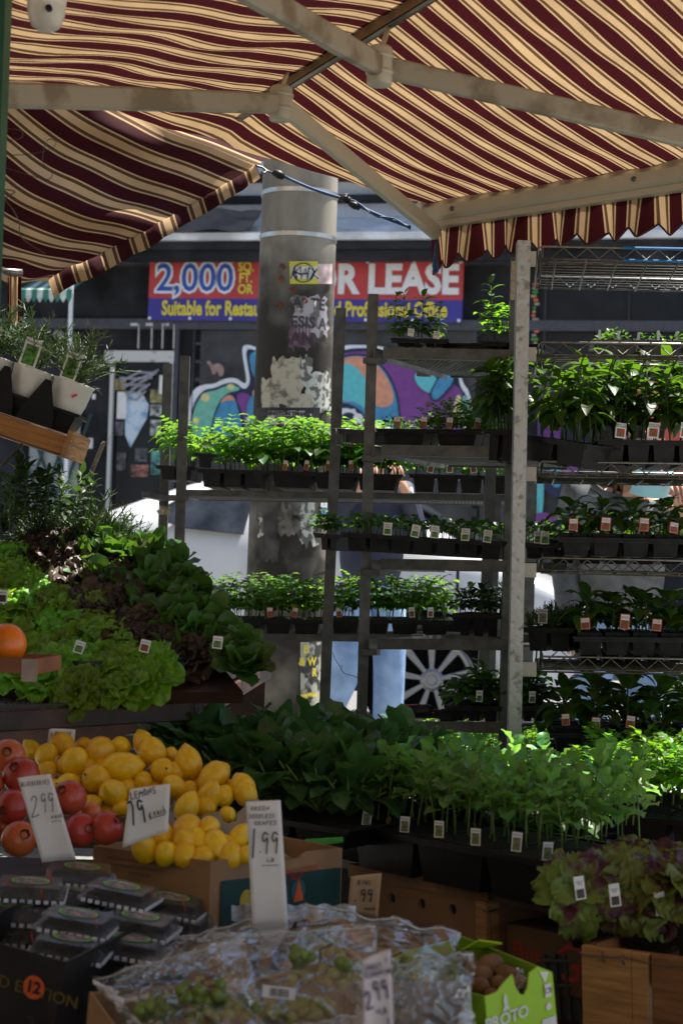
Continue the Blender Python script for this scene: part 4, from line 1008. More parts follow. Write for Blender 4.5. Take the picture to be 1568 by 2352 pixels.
# ---------------------------------------------------------------- trays and plants on the racks
# rear rack, top shelf
def rtray(x0, y0, x1, y1, d0, d1, H, D, nx, ny, label, **k): return tray(W(x0, y0, d0), W(x1, y1, d1), H, D, nx, ny, label, **k)
G1 = 'tomato seedlings on the rear rack'
_, M1, L1 = rtray(455, 1076, 612, 1081, 5.55, 5.53, .06, .3, 3, 3, 'black cell tray of seedlings at the left end of rear rack top shelf', m=blackp2)
_, M2, L2 = rtray(616, 1081, 922, 1090, 5.53, 5.5, .055, .3, 3, 3, 'long black tray under the sunlit tomato seedlings before the concrete pole')
_, M3, L3 = rtray(940, 1088, 1172, 1094, 5.5, 5.48, .06, .3, 4, 3, 'black cell tray right of the front rack post, red picture labels in it')
lab1 = 'tall sunlit tomato seedling in the trays on the rear rack top shelf'
fill(K_tom, M1, L1, .3, 5, 4, lab1, G1, 1.12, y0=.05, y1=.95); fill(K_tom, M2, L2, .3, 11, 5, lab1, G1, 1.08); fill(K_tom, M3, L3, .3, 8, 4, lab1, G1, .85)
for i in range(8): K_tom.put(W(395 + i * 9, 1062 + RU(-8, 4), 5.62 + RU(0, .2)), lab1, G1, RU(.8, 1.05), None, RU(-.3, .1), RU(-.5, -.1))
tray(W(360, 1068, 5.8), W(448, 1072, 5.78), .05, .2, 2, 2, 'small black tray poking out between the left rack posts', m=blackp2)
r, Mx, Lx = tray(W(447, 1040, 5.52), W(494, 1043, 5.52), .045, .08, 1, 1, 'single square black pot perched on the tray left end', name='square_pot', m=blackp2)
def tg(x, y, d, w, h, lines, pic, label, group=None, **k):
    return plant_tag(W(x, y, d), w, h, lines, pic, label, group, **k)
for i, x in enumerate((653, 702, 752, 808)): tg(x, 1080, 5.5, .017, .034, ['Tomato', 'Red'], pic_red, 'small red tomato label in the long tray before the pole', 'tomato labels in the long tray before the pole', ry=RU(-.15, .15), border=redb)
for i, x in enumerate((986, 1032, 1088, 1125)): tg(x, 1086, 5.46, .022, .036, ['Tomato', 'Beefsteak'], pic_red, 'white and red picture label in the rear tray right of the front post', 'picture labels in the rear right tray', ry=RU(-.2, .25))
# rear rack, lower shelf
_, M4, L4 = rtray(470, 1420, 742, 1424, 5.58, 5.56, .05, .32, 4, 3, 'black tray of shaded seedlings on the rear rack lower shelf, left one')
_, M5, L5 = rtray(752, 1421, 1038, 1425, 5.56, 5.54, .05, .32, 4, 3, 'black tray of shaded seedlings on the rear rack lower shelf, right one')
lab2 = 'shaded tomato seedling in the trays on the rear rack lower shelf'
fill(K_tom, M4, L4, .32, 9, 5, lab2, 'shaded seedlings on the lower shelf', .88); fill(K_tom, M5, L5, .32, 9, 5, lab2, 'shaded seedlings on the lower shelf', .9)
for i, x in enumerate((620, 675, 779)): tg(x, 1418, 5.53, .02, .034, ['Tomato', 'Roma'], pic_red, 'red tomato label in the lower left rear tray', 'red labels in the lower rear left tray', border=redb, ry=RU(-.15, .15))
for i, x in enumerate((946, 988)): tg(x, 1418, 5.52, .02, .034, ['Tomato'], pic_red, 'red tomato label in the lower right rear tray', 'red labels in the lower rear right tray', ry=RU(-.15, .15))
# rack 2, top shelf: mint
M, L = shelf_frames[0]
def on(i, px, dpx=0): M, L = shelf_frames[i]; return M
_, Ma, La = tray(W(900, 776, 4.72), W(962, 778, 4.7), .022, .13, 2, 1, 'shallow black tray with mint at the left of the top mesh shelf', m=blackp2)
_, Mb_, Lb = tray(W(966, 777, 4.7), W(1026, 779, 4.69), .022, .13, 2, 1, 'shallow black tray with tall mint beside the first mint tray', m=blackp2)
_, Mc, Lc = tray(W(1106, 783, 4.64), W(1160, 785, 4.62), .022, .13, 2, 1, 'shallow black tray with one tall sprig near the pale post', m=blackp2)
b = MB(); Mt, Lt = frame(W(1000, 793, 4.75), W(1250, 796, 4.62)); b.box(.0, Lt, .0, .3, -.01, .006); b.box(.003, Lt - .003, -.003, 0, .0, .008); o = b.build('flat_tray', blackp, None, M=Mt); tag(o, 'flat empty black tray lying on the top mesh shelf', 'tray')
bevel(o, .002)
K_mint.put(W(905, 772, 4.78), 'bushy mint with dark leaves at the left end of the top mesh shelf', None, .82, 1)
K_mint.put(W(925, 774, 4.76), 'second mint plant from the left on the top mesh shelf', None, .7, 2)
K_mint.put(W(968, 776, 4.75), 'tallest mint sprig rising before the lease banner', None, 1.0, .3)
K_mint.put(W(1004, 776, 4.75), 'slender mint sprig right of the tallest one', None, .62, 4)
K_mint.put(W(1135, 780, 4.7), 'tall pale sprig beside the pale rack post', None, 1.15, 5, 0, -.1)
for x in (905, 918, 935, 960, 985, 1000): K_bas.put(W(x, 774, 4.74), 'low basil tuft at the foot of the mint plants', 'low tufts under the mint', RU(.8, 1.1))
for x in (1120, 1140, 1150): K_par.put(W(x, 782, 4.69), 'low parsley tuft at the foot of the tall pale sprig', 'low tufts by the pale post', RU(.7, 1.))
tg(942, 772, 4.7, .019, .022, ['Mint', 'Sweet'], cardw, 'small white label in the left mint tray', ry=.1, hdr=.7); tg(1001, 778, 4.68, .019, .022, ['Mint', 'Apple'], cardw, 'small white label in the right mint tray', ry=.15, hdr=.7)
# shelf 2: herbs
_, M6, L6 = tray(W(866, 984, 4.72), W(985, 986, 4.68), .045, .25, 1, 2, 'black tray of sprouting herbs behind the front-left rack post'); _, M7, L7 = tray(W(989, 986, 4.68), W(1104, 987, 4.64), .045, .25, 1, 2, 'black tray of parsley on the second mesh shelf')
fill(K_par, M7, L7, .25, 6, 4, 'parsley plant on the second mesh shelf', 'parsley on the second mesh shelf', .82); fill(K_bean, M6, L6, .25, 7, 4, 'tiny sprout in the tray left of the parsley', 'tiny sprouts left of the parsley', .75)
fill(K_par, M6, L6, .25, 2, 2, 'parsley plant leaning over the sprout tray', 'parsley over the sprout tray', .7, x0=.7, x1=1)
for i, (x, y) in enumerate(((911, 983), (972, 983), (1030, 985), (1094, 985))): tg(x, y, 4.64, .02, .034, ['Tomato', 'Sweet', 'Cherry'], pic_red, ['dark bordered label furthest left on the second mesh shelf', 'second label from the left on the second mesh shelf', 'third label from the left on the second mesh shelf', 'rightmost label on the second mesh shelf, before the parsley'][i], ry=.05 * i, border=blackp, hdr=.45)
tray(W(768, 984, 5.0), W(838, 988, 4.9), .04, .2, 1, 1, 'small black tray sticking out between the two dark rack posts', m=blackp2)
cl = MB()
for k in range(6): x = 772 + k * 7; cl.tube([W(x, 984, 4.98), W(x + 1, 1022, 4.98)], .0016, 5)
cl.tube([W(766, 984, 4.98), W(812, 986, 4.98)], .002, 5); cl.tube([W(772, 1022, 4.98), W(812, 1024, 4.98)], .002, 5)
o = cl.build('wire_basket_end', chrome, None, True); tag(o, 'bent wire basket end hooked on the dark rack post', 'wire basket')
_, M8, L8 = tray(W(1112, 985, 4.52), W(1188, 990, 4.5), .085, .2, 2, 2, 'deep black tray wedged behind the pale post under a pepper bundle')
for i in range(9): K_pep.put(M8 @ V((L8 * (.15 + .08 * i), .03 + .03 * (i % 4), 0)), 'tall pepper plant bunched left of the pale post', 'pepper bunch left of the pale post', RU(.85, 1.0), None, 0, -.1)
# shelf 3: long seedling tray running past the posts
_, M9, L9 = tray(W(786, 1222, 4.68), W(1160, 1244, 4.6), .052, .26, 7, 3, 'long black cell tray of small herb seedlings on the middle shelf', m=blackp2)
tray(W(724, 1224, 4.95), W(778, 1228, 4.9), .05, .22, 2, 2, 'black tray end jutting out left of the rack', m=blackp2)
for i in range(7): K_bas.put(W(728 + i * 8, 1222, 5.0), 'small basil seedling in the tray end left of the rack', 'basil in the jutting tray end', RU(.9, 1.2))
fill(K_bean, M9, L9, .26, 22, 6, 'small herb seedling in the long middle-shelf tray', 'herb seedlings in the long tray', 1.0)
for i, (x, y) in enumerate(((889, 1229), (951, 1234), (997, 1236), (1067, 1242), (1117, 1246))): tg(x, y, 4.56, .024, .035, ['Basil', 'Sweet'], pic_green, 'white label with green leaf picture in the long middle tray', 'green leaf labels in the long tray', ry=RU(.0, .2), hdr=.5)
_, M10, L10 = tray(W(1196, 1246, 4.62), W(1285, 1249, 4.6), .045, .24, 2, 3, 'black tray end between the pale post and pot tray')
fill(K_bean, M10, L10, .24, 5, 4, 'seedling between pale post and potted peppers', 'seedlings right of the pale post', 1.1)
tg(1233, 1248, 4.58, .02, .034, ['Beet'], pic_green, 'left one of two small labels right of the pale post'); tg(1250, 1250, 4.57, .024, .036, ['Dill', 'Bouquet'], pic_green, 'right one of two small labels right of the pale post')
# shelf 4: dark plants
_, M11, L11 = tray(W(1042, 1408, 4.72), W(1152, 1412, 4.68), .065, .2, 3, 2, 'dark tray of dark bushy plants on the fourth mesh shelf')
fill(K_nas, M11, L11, .2, 5, 3, 'dark bushy plant on the fourth mesh shelf', 'dark bushy plants on the fourth mesh shelf', 1.05); 
# shelf 5: tray and drill
_, M12, L12 = tray(W(1022, 1620, 4.66), W(1150, 1623, 4.62), .045, .25, 3, 3, 'black tray of pea plants on the lowest mesh shelf', m=blackp2)
_, M13, L13 = tray(W(1192, 1621, 4.6), W(1262, 1622, 4.6), .045, .25, 2, 3, 'black tray of pea plants between pale post and wire rack', m=blackp2)
fill(K_bas, M12, L12, .25, 6, 4, 'pea plant on the lowest mesh shelf', 'pea plants on the lowest mesh shelf', 1.5); fill(K_bas, M13, L13, .25, 4, 4, 'pea plant right of the pale post', 'pea plants right of the pale post', 1.4)
tg(1100, 1612, 4.6, .019, .032, ['Peas'], pic_green, 'white pea label on the lowest mesh shelf', hdr=.45); tg(1221, 1614, 4.55, .019, .032, ['Peas'], pic_green, 'white pea label right of the pale post', hdr=.45)
dm, dl = frame(W(902, 1652, 4.7), W(1046, 1656, 4.68)); dr_ = thing('cordless_drill', 'black and red cordless drill lying on the lowest mesh shelf', 'drill', dm)
b = MB(); b.tube([(.012, .04, .016), (.03, .04, .017), (.05, .04, .02), (.1, .04, .022), (.118, .04, .02)], [.014, .018, .02, .021, .012], 14); b.build('motor_body', blackp2, dr_, True)
b = MB(); b.tube([(.0, .04, .015), (.012, .04, .016)], .014, 12); b.beam(V((.03, .04, .035)), (V((.075, .04, .039))), .012, .008); b.build('chuck', mat('tool red', (.45, .02, .02), .4), dr_, True)
b = MB(); b.beam(V((.09, .035, .018)), V((.15, .02, .015)), .026, .026, bev=.3); b.build('grip', blackp, dr_)
b = MB(); b.beam(V((.14, .02, .014)), V((.18, .012, .014)), .05, .036, bev=.2); b.build('battery', blackp2, dr_)
b = MB(); b.disc(V((.115, .012, .02)), V((1, 0, 0)), V((0, 0, 1)), .004, 3); b.build('trigger', mat('tool red', (0, 0, 0)), dr_)
# thin wire tied round the posts
b = MB()
def wire2(pts, d, r=.001):
    q = [W(x, y, d) for x, y in pts]; b.tube(q, r, 5)
wire2([(764, 1498), (768, 1512), (780, 1530), (784, 1540), (792, 1548), (810, 1552), (830, 1560)], 4.75); wire2([(778, 1530), (786, 1528), (784, 1538)], 4.75)
o = b.build('tie_wire', mat('rusty wire', (.1, .07, .05), .5, .6)); tag(o, 'rusty tie wire strung between two rack posts', 'wire')

# wire rack: second shelf, far seed trays in the sun
Mq = SH3[1][0]
_, Mw1, Lw1 = tray(Mq @ V((.14, .26, .045)), Mq @ V((.9, .26, .045)), .04, .2, 6, 2, 'sunlit seed tray at the back of the upper wire shelf', m=mat('grey plastic', (.1, .1, .1), .5))
fill(K_bean, Mw1, Lw1, .2, 22, 3, 'tiny sunlit sprout on the upper wire shelf', 'sunlit sprouts on the upper wire shelf', .7, x0=.03)
for i in range(8): b_ = MB(); x = .02 + i * .055; b_.box(-.004, .004, 0, .001, 0, .03 if i not in (5,) else .045); o = b_.build('plant_stake', white, None, M=TR(Mw1 @ V((x, .01 + .02 * (i % 3), 0)), .3, 1, 0, RU(-.15, .15))); tag(o, 'narrow white stake in the sunlit seed tray', 'plant stake', 'stakes in the sunlit seed tray')
# third: tall cayenne peppers
Mq = SH3[2][0]
_, Mp1, Lp1 = tray(W(1196, 996, 4.45), W(1348, 1020, 4.3), .066, .28, 2, 2, 'black tray of tall peppers behind the pale post, tilted')
_, Mp2, Lp2 = tray(W(1372, 1009, 4.4), W(1680, 1014, 4.38), .066, .3, 5, 3, 'black tray of tall cayenne peppers on the wire rack')
fill(K_pep, Mp1, Lp1, .28, 5, 4, 'tall pepper plant in the tilted tray by the pale post', 'peppers in the tilted tray', 1.0, y0=.05); fill(K_pep, Mp2, Lp2, .3, 8, 4, 'tall cayenne pepper plant on the wire rack', 'cayenne peppers on the wire rack', 1.02, y0=.02)
for i, x in enumerate((1423, 1498, 1571)): tg(x, 1006, 4.36, .029, .041, ['LONG RED', 'CAYENNE'], pic_cay, ['white LONG RED CAYENNE label, left one of three', 'white LONG RED CAYENNE label, middle one of three', 'white LONG RED CAYENNE label cut by the right picture edge'][i], ry=.08)
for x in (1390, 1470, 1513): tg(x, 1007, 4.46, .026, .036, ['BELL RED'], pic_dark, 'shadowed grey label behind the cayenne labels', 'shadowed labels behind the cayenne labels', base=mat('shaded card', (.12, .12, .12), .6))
tg(1274, 990, 4.62, .021, .036, ['Green Bush', 'Bean'], pic_green, 'bright white label with a green leaf behind the tilted tray', hdr=.45)
for i in range(7): K_par.put(W(1255 + i * 7, 990, 4.75), 'sunlit parsley seen between the pepper stems', 'sunlit parsley behind the peppers', RU(.7, .95))
# pot trays
def pots(i, x0, y0, x1, y1, H, lab, tags, tl, sc=1., n=5, dy=0):
    _, Mt, Lt = tray(W(x0, y0, 4.42), W(x1, y1, 4.38), H, .3, n, 3, 'black pot tray of ' + lab, m=blackp2)
    pm = MB(); pw = Lt / n * .4
    k = 12
    for i_ in range(n):
        for j in range(3):
            c = Mt @ V((Lt * (i_ + .5) / n, .3 * (j + .5) / 3, 0)); q = MB(); w = Lt / n * .42
            q.box(-w, w, -.036, .036, .0, .012, ty=.003, tx=.003); 
            for s in range(k + 1): xx = -w + 2 * w * s / k; q.box(xx - .0012, xx + .0012, -.0385, -.0362, .001, .011)
            r = q.build('square_pot', blackp2, None, M=TR(c, 0)); tag(r, 'ribbed black pot rim in the tray of ' + lab, 'pot', 'pots in the tray of ' + lab)
            K_pot.put(c + V((RU(-.01, .01), RU(-.01, .01), .01)), 'broad-leaved plant in the tray of ' + lab, 'plants in the tray of ' + lab, sc * RU(.9, 1.1))
    for q, (x, y, w, h) in enumerate(tags): tg(x, y, 4.33, w, h, tl, pic_red, ['leftmost', 'second', 'third', 'fourth'][q] + ' red label from the left before the ' + lab, ry=RU(-.12, .12), border=redb, hdr=.4)
pots(3, 1282, 1233, 1640, 1240, .05, 'hot peppers on the fourth wire shelf', [(1315, 1219, .025, .033), (1389, 1219, .026, .036), (1477, 1221, .026, .037), (1545, 1225, .026, .03)], ['Thai Prime', 'Hot Pepper'], .74)
pots(4, 1318, 1462, 1640, 1466, .05, 'small hot peppers on the fifth wire shelf', [(1344, 1446, .026, .032), (1432, 1446, .026, .042), (1506, 1450, .026, .033)], ['Red Chilli', 'Hot Pepper'], .85)
pots(5, 1262, 1683, 1640, 1690, .045, 'scotch bonnets on the lowest wire shelf', [(1299, 1667, .022, .032), (1367, 1673, .024, .03), (1445, 1673, .024, .034)], ['Scotch Bonnet', 'Hot Pepper'], 1.0)
_, Mg, Lg = tray(W(1198, 1441, 4.5), W(1316, 1443, 4.45), .065, .28, 2, 2, 'deep dark tray of feathery herbs right of the pale post')
fill(K_fea, Mg, Lg, .28, 4, 3, 'dark feathery herb right of the pale post', 'feathery herbs by the pale post', 1.0); tg(1245, 1432, 4.44, .026, .04, ['Thyme'], pic_dark, 'dull grey label in the feathery herbs', hdr=.3, base=mat('dull card', (.3, .29, .25), .6))
for i in range(16): K_fea.put(W(1250 + i * 22, 1215 + RU(-10, 12), 4.85 + RU(-.1, .1)) - V((0, 0, .05)), 'dark spiky plant behind the hot peppers', 'spiky plants behind the hot peppers', RU(.8, 1.1))
for i in range(10): K_nas.put(W(1255 + i * 32, 1235, 4.8), 'dark leafy plant behind the potted hot peppers', 'leafy plants behind the hot peppers', RU(.7, .9))
for i in range(9): K_nas.put(W(1330 + i * 32, 1400, 4.8) - V((0, 0, .06)), 'dark leafy plant behind the small hot peppers', 'leafy plants behind the small hot peppers', RU(.9, 1.2))
for i in range(12): K_bas.put(W(1250 + i * 30, 1655, 4.8) - V((0, 0, .05)), 'round-leaved plant behind the scotch bonnets', 'leafy plants behind the scotch bonnets', RU(1.6, 2.0))
tray(W(1255, 1262, 4.7), W(1640, 1266, 4.66), .04, .2, 6, 2, 'rear black tray behind the potted hot peppers'); tray(W(1320, 1488, 4.72), W(1640, 1491, 4.7), .04, .2, 6, 2, 'rear black tray behind the small hot peppers'); tray(W(1255, 1708, 4.7), W(1640, 1712, 4.68), .03, .2, 6, 2, 'rear black tray behind the scotch bonnets')
# ---------------------------------------------------------------- left stepped display
darkwood = mat('dark red stained timber', (.05, .02, .014), .5, 0, .3, 12)
stand = thing('display_stand', 'dark stepped display stand with black mesh shelf on the left', 'display stand', Matrix.Identity(4))
z0 = W(200, 1625, 3.6).z
A = WZ(-60, 1628, z0); Bq = WZ(440, 1604, z0); C = WZ(618, 1512, z0 + .0); Dq = WZ(-60, 1528, z0)
b = MB(); mesh_panel(b, A, Bq, Dq, C, 40, 9, .0022); 
for p, q in ((A, Bq), (Bq, C), (Dq, C), (A, Dq)): b.beam(p, q, .008, .008)
b.build('mesh_shelf', mat('black coated mesh', (.02, .018, .02), .35, .3), stand)
b = MB(); dn = V((0, 0, -.03)); b.beam(A + dn, Bq + dn, .02, .045); b.beam(Bq + dn * 1.4, C + dn * 1.4, .02, .05)
Bl = Bq + V((-.06, .1, 0)); 
b.build('front_rail', darkwood, stand)
b = MB()
for p in (Bq.lerp(A, .42) + V((0, .3, 0)), C + V((-.02, -.05, 0)), A + V((.1, .3, 0))): b.beam(V((p.x, p.y, 0)), V((p.x, p.y, z0 - .02)), .035, .035)
b.build('leg', steel_dark, stand)
b = MB(); q1, q2 = WZ(-400, 1510, z0 - .03), WZ(630, 1500, z0 - .03); 
b.box(-1.9, C.x - .02, C.y + .22, C.y + .26, 0, z0 + .02); b.build('back_board', darkwood, stand)
# herb and lettuce benches: sloping boards the pots stand on
sl_ = MB()
def slope_pt(px, py): # lettuce bed: depth and height by pixel
    t = (1560 - py) / 350.0
    return W(px, py, 3.75 + .75 * max(-.2, t))
sl_.add([slope_pt(-80, 1540) - V((0, 0, .05)), slope_pt(560, 1540) - V((0, 0, .05)), slope_pt(360, 1250) - V((0, 0, .11)), slope_pt(-80, 1215) - V((0, 0, .11))], [(0, 1, 2, 3)])
o = sl_.build('sloping_board', darkwood, stand); md = o.modifiers.new('t', 'SOLIDIFY'); md.thickness = .03
R2 = random.Random(5)
def bed(K, poly_rows, label, group, sc, tilt=-.5):
    for (x0, y0, x1, y1, n) in poly_rows:
        n = int(n * 1.5)
        for i in range(n):
            t = (i + .5) / n; p = slope_pt(x0 + (x1 - x0) * t + RU(-14, 14), y0 + (y1 - y0) * t + RU(-8, 8))
            K.put(p + V((0, 0, -.045)), label, group, sc * RU(.8, 1.1), None, .55 + RU(-.25, .25), RU(-.2, .3))
bed(K_let, [(0, 1270, 60, 1510, 4), (40, 1265, 200, 1530, 6), (95, 1300, 290, 1545, 6), (0, 1240, 20, 1400, 3), (175, 1350, 300, 1500, 4)], 'frilly bright green lettuce in the sloping bed on the left', 'green lettuces in the sloping bed', .78)
for x, y, s in ((190, 1535, .6), (250, 1545, .6), (305, 1525, .65), (330, 1535, .5)): K_let.put(slope_pt(x, y) + V((0, -.03, -.02)), 'green lettuce with leaves drooping over the black mesh edge', 'lettuces drooping over the mesh edge', s, None, 1.0)
bed(K_red, [(80, 1225, 330, 1480, 9), (150, 1225, 400, 1500, 10), (230, 1240, 460, 1510, 4)], 'dark red lettuce in the sloping bed behind the green ones', 'red lettuces in the sloping bed', .85)
bed(K_rom, [(180, 1250, 420, 1480, 5), (210, 1200, 540, 1480, 11), (280, 1240, 590, 1500, 10), (330, 1240, 480, 1350, 5), (380, 1400, 560, 1500, 6)], 'smooth-leaved romaine seedling at the right of the sloping bed', 'romaine in the sloping bed', .92)
_, Mlt, Llt = tray(W(190, 1520, 3.72), W(610, 1500, 4.0), .022, .12, 6, 1, 'black tray at the foot of the romaine on the mesh shelf')
for i, (x, y, c) in enumerate(((178, 1500, pic_green), (330, 1498, pic_red), (498, 1490, pic_green), (5, 1385, pic_dark))): tg(x, y, 3.6 if i < 3 else 3.5, .022, .028, ['Lettuce'], c, ['white label at the foot of the frilly green lettuce', 'label at the foot of the red lettuce', 'green label at the foot of the romaine', 'small label at the left edge above the orange'][i], ry=.3 - .1 * i)
for i, (x, y) in enumerate(((60, 1560), (115, 1572), (150, 1545), (175, 1590), (215, 1565), (285, 1585), (325, 1570), (350, 1550))): K_let.put(slope_pt(x, y) + V((0, .02, -.01)), 'green lettuce at the front edge of the bank above the mesh shelf', 'lettuces at the front edge of the bank', RU(.6, .75), None, .8 + RU(-.3, .3), RU(-.3, .3))
# rosemary and dark herbs above the lettuce
def hz(px, py, d): return W(px, py, d)
for i in range(16):
    x = 10 + (i * 47) % 250; y = 1130 + (i * 31) % 100 + x * .12; K_lav.put(W(x, y + 90, 4.5 + RU(-.1, .15)), 'dark spiky rosemary on the herb step above the lettuce', 'rosemary on the herb step', RU(1.1, 1.5), None, RU(-.2, .2), RU(0, .3))
for i in range(5): K_lav.put(W(195 + i * 28, 1262 + i * 4, 4.6), 'rosemary sprig standing against the white car', 'rosemary sprigs against the white car', RU(.9, 1.15))
K_sage = Kind('sage_plant', 'sage', L_HERB, S_DARK, lambda: sprout(RU(.09, .12), 16, .045, .02, .15, 1.1, .3, .7, .01), 3, False)
for i in range(14): K_sage.put(W(10 + (i * 53) % 190, 1190 + RU(-15, 30), 4.35 + RU(-.1, .1)), 'dark sage plant under the tilted wooden tray', 'sage under the wooden tray', RU(.9, 1.3), None, RU(-.2, .2), RU(-.2, .3))
hb = MB(); hb.add([W(-80, 1260, 4.35), W(240, 1300, 4.45), W(400, 1310, 4.9), W(-80, 1270, 4.9)], [(0, 1, 2, 3)]); o = hb.build('herb_shelf', darkwood, stand); md = o.modifiers.new('t', 'SOLIDIFY'); md.thickness = .03
# tilted wooden tray with white pots of rosemary
Mr, Lr = frame(W(-70, 922, 4.25), W(166, 1000, 4.25)); Mr = Mr
wt = thing('wooden_tray', 'tilted orange pine tray carrying white pots of rosemary', 'wooden tray', Mr)
b = MB(); b.box(0, Lr, 0, .012, -.055, -.005); b.build('front_slat', woodx, wt); b = MB(); b.box(Lr - .012, Lr + .003, -.004, .3, -.06, .012); b.build('end_slat', wood, wt); b = MB(); b.box(0, Lr, .012, .3, -.06, -.05); b.build('base', woodd, wt)
pt_ = thing('pot_tray', 'black carry tray with scalloped cups under the white rosemary pots', 'tray', Mr)
b = MB(); b.box(.0, Lr - .01, .02, .16, -.0, .05, tx=.01, ty=.01); b.box(-.01, Lr + .0, .012, .17, .05, .058)
b.build('shell', blackp, pt_)
for i in range(3):
    cx = Lr - .052 - i * .112; r = thing('white_pot', ['white pot with a small red sticker, rightmost in the tilted tray', 'middle white rosemary pot in the tilted tray', 'white rosemary pot half hidden by the green post'][i], 'pot', Mr @ TR(V((cx, .075, .045))))
    b = MB(); b.lathe([(.0, -.004), (.03, -.002), (.042, .01), (.049, .035), (.0545, .085), (.0575, .093), (.054, .093), (.05, .08), (0, .08)], 28); b.build('shell', white, r, True)
    b = MB(); b.lathe([(0, .082), (.046, .081)], 16); b.build('soil', soil, r)
    if i == 0: b = MB(); b.beam(V((.016, -.0515, .052)), V((.026, -.0495, .062)), .006, .012, up=V((0, 1, .2))); b.build('sticker', mat('red sticker', (.75, .04, .03), .5), r)
    for k in range(3): K_ros.put(Mr @ V((cx + RU(-.02, .02), .075 + RU(-.02, .02), .12)), ['rosemary spilling from the rightmost white pot', 'rosemary in the middle white pot', 'rosemary in the white pot by the green post'][i], ['rosemary of the right pot', 'rosemary of the middle pot', 'rosemary of the left pot'][i], 1.0 if k else 1.15, None, RU(-.2, .2), .3 if i == 0 else .1)
    plant_tag(Mr @ V((cx - .012, .02, .135)), .045, .075, ['Rosemary'], pic_green, ['green rosemary label before the right white pot', 'green rosemary label before the middle white pot', 'green rosemary label beside the green post'][i], ry=.32, hdr=.22)
b = MB()
for k in range(4): a = (Mr @ V((Lr - .045 - k * .105 + .052, .01, .05)));
for i in range(3):
    cx = Lr - .108 - i * .112; b.poly([Mr.inverted() @ (Mr @ V(q)) for q in ((cx - .05, .012, .0), (cx + .05, .012, .0), (cx + .045, .012, .03), (cx + .008, .014, .12), (cx - .008, .014, .12), (cx - .045, .012, .03))])
o = b.build('divider', blackp, pt_); md = o.modifiers.new('t', 'SOLIDIFY'); md.thickness = .004
# old braided stake
b = MB(); a = W(240, 1014, 4.6); c = W(180, 1160, 4.6)
b.tube([c, a], .006, 8); 
for k in range(22): p = c.lerp(a, k / 22); b.tube([p + V((-.006, -.006, 0)), p + V((.006, -.006, .008))], .0016, 4)
o = b.build('perforated_stake', mat('old stake metal', (.25, .22, .17), .6, .3)); tag(o, 'slanted perforated metal stake before the door across the street', 'stake')
b = MB(); b.beam(W(52, 1020, 4.4), W(0, 1075, 4.4), .012, .008); o = b.build('slat', steel_dark); tag(o, 'thin slanted metal strut under the tilted wooden tray', 'strut')

# ---------------------------------------------------------------- carton helper
def carton(a, b_, H, D, label, m=cardboard, name='cardboard_box', t=.004, cat='box', open_=True, inner=None):
    M, L = frame(a, b_); r = thing(name, label, cat, M); b = MB()
    b.box(0, L, 0, t, -H, 0); b.box(0, L, D - t, D, -H, 0); b.box(0, t, t + .0002, D - t - .0002, -H, -.001); b.box(L - t, L, t + .0002, D - t - .0002, -H, -.001); b.box(t, L - t, t, D - t, -H, -H + t)
    o = b.build('shell', m, r)
    if not open_: q = MB(); q.box(0, L, 0, D, .0003, .004); q.build('lid', m, r)
    return r, M, L
# orange in a small carton at the left edge
r, Mo, Lo = carton(W(-60, 1508, 3.12), W(86, 1512, 3.1), .03, .14, 'low printed carton holding the orange at the left edge', mat('orange brown carton', (.35, .13, .06), .7, 0, .2, 6))
b = MB(); b.box(Lo - .03, Lo + .001, -.0015, -.0003, -.045, -.002); b.build('printed_panel', mat('pale carton print', (.45, .35, .3), .7), r)
b = MB(); bb = MB()
def fruit(name, label, cat, p, r_, m, group=None, prof=None, rot=None, extra=None):
    q = MB(); n = 20; nk = 14
    def f(u, v):
        th = v * pi; ph = u * 2 * pi; rr, zz = prof(th) if prof else (sin(th), cos(th)); return V((rr * cos(ph) * r_, rr * sin(ph) * r_, zz * r_))
    q.grid(f, n, nk); o = q.build(name, m, None, True); o.matrix_world = Matrix.Translation(p) @ (rot or Matrix.Identity(4)); return tag(o, label, cat, group)
def citrus(name, c1, c2, gs=150):
    M = mat(name, c1, .3, 0, .12, 3, 0, col2=c2, rnd=.1); t = M.node_tree; N = t.nodes; L = t.links; b = N['Principled BSDF']
    nz = N.new('ShaderNodeTexNoise'); nz.inputs['Scale'].default_value = gs; bp = N.new('ShaderNodeBump'); bp.inputs['Strength'].default_value = .25; bp.inputs['Distance'].default_value = .002
    tc = N.new('ShaderNodeTexCoord'); L.new(tc.outputs['Object'], nz.inputs['Vector']); L.new(nz.outputs['Fac'], bp.inputs['Height']); L.new(bp.outputs[0], b.inputs['Normal'])
    b.inputs['Subsurface Weight'].default_value = .1; b.inputs['Subsurface Radius'].default_value = (.01, .005, .002); return M
m_or = citrus('orange peel', (.85, .2, .01), (.8, .17, .008), 130)
m_le = citrus('lemon peel', (.88, .56, .008), (.76, .42, .01), 160)
q = fruit('orange', 'big navel orange in the carton at the left edge', 'orange', W(14, 1480, 3.17), .041, m_or)
b = MB(); b.tube([(-.012, -.04, .006), (-.008, -.0405, .0), (-.004, -.0405, .004)], .0013, 5); b.build('navel', ink, q)

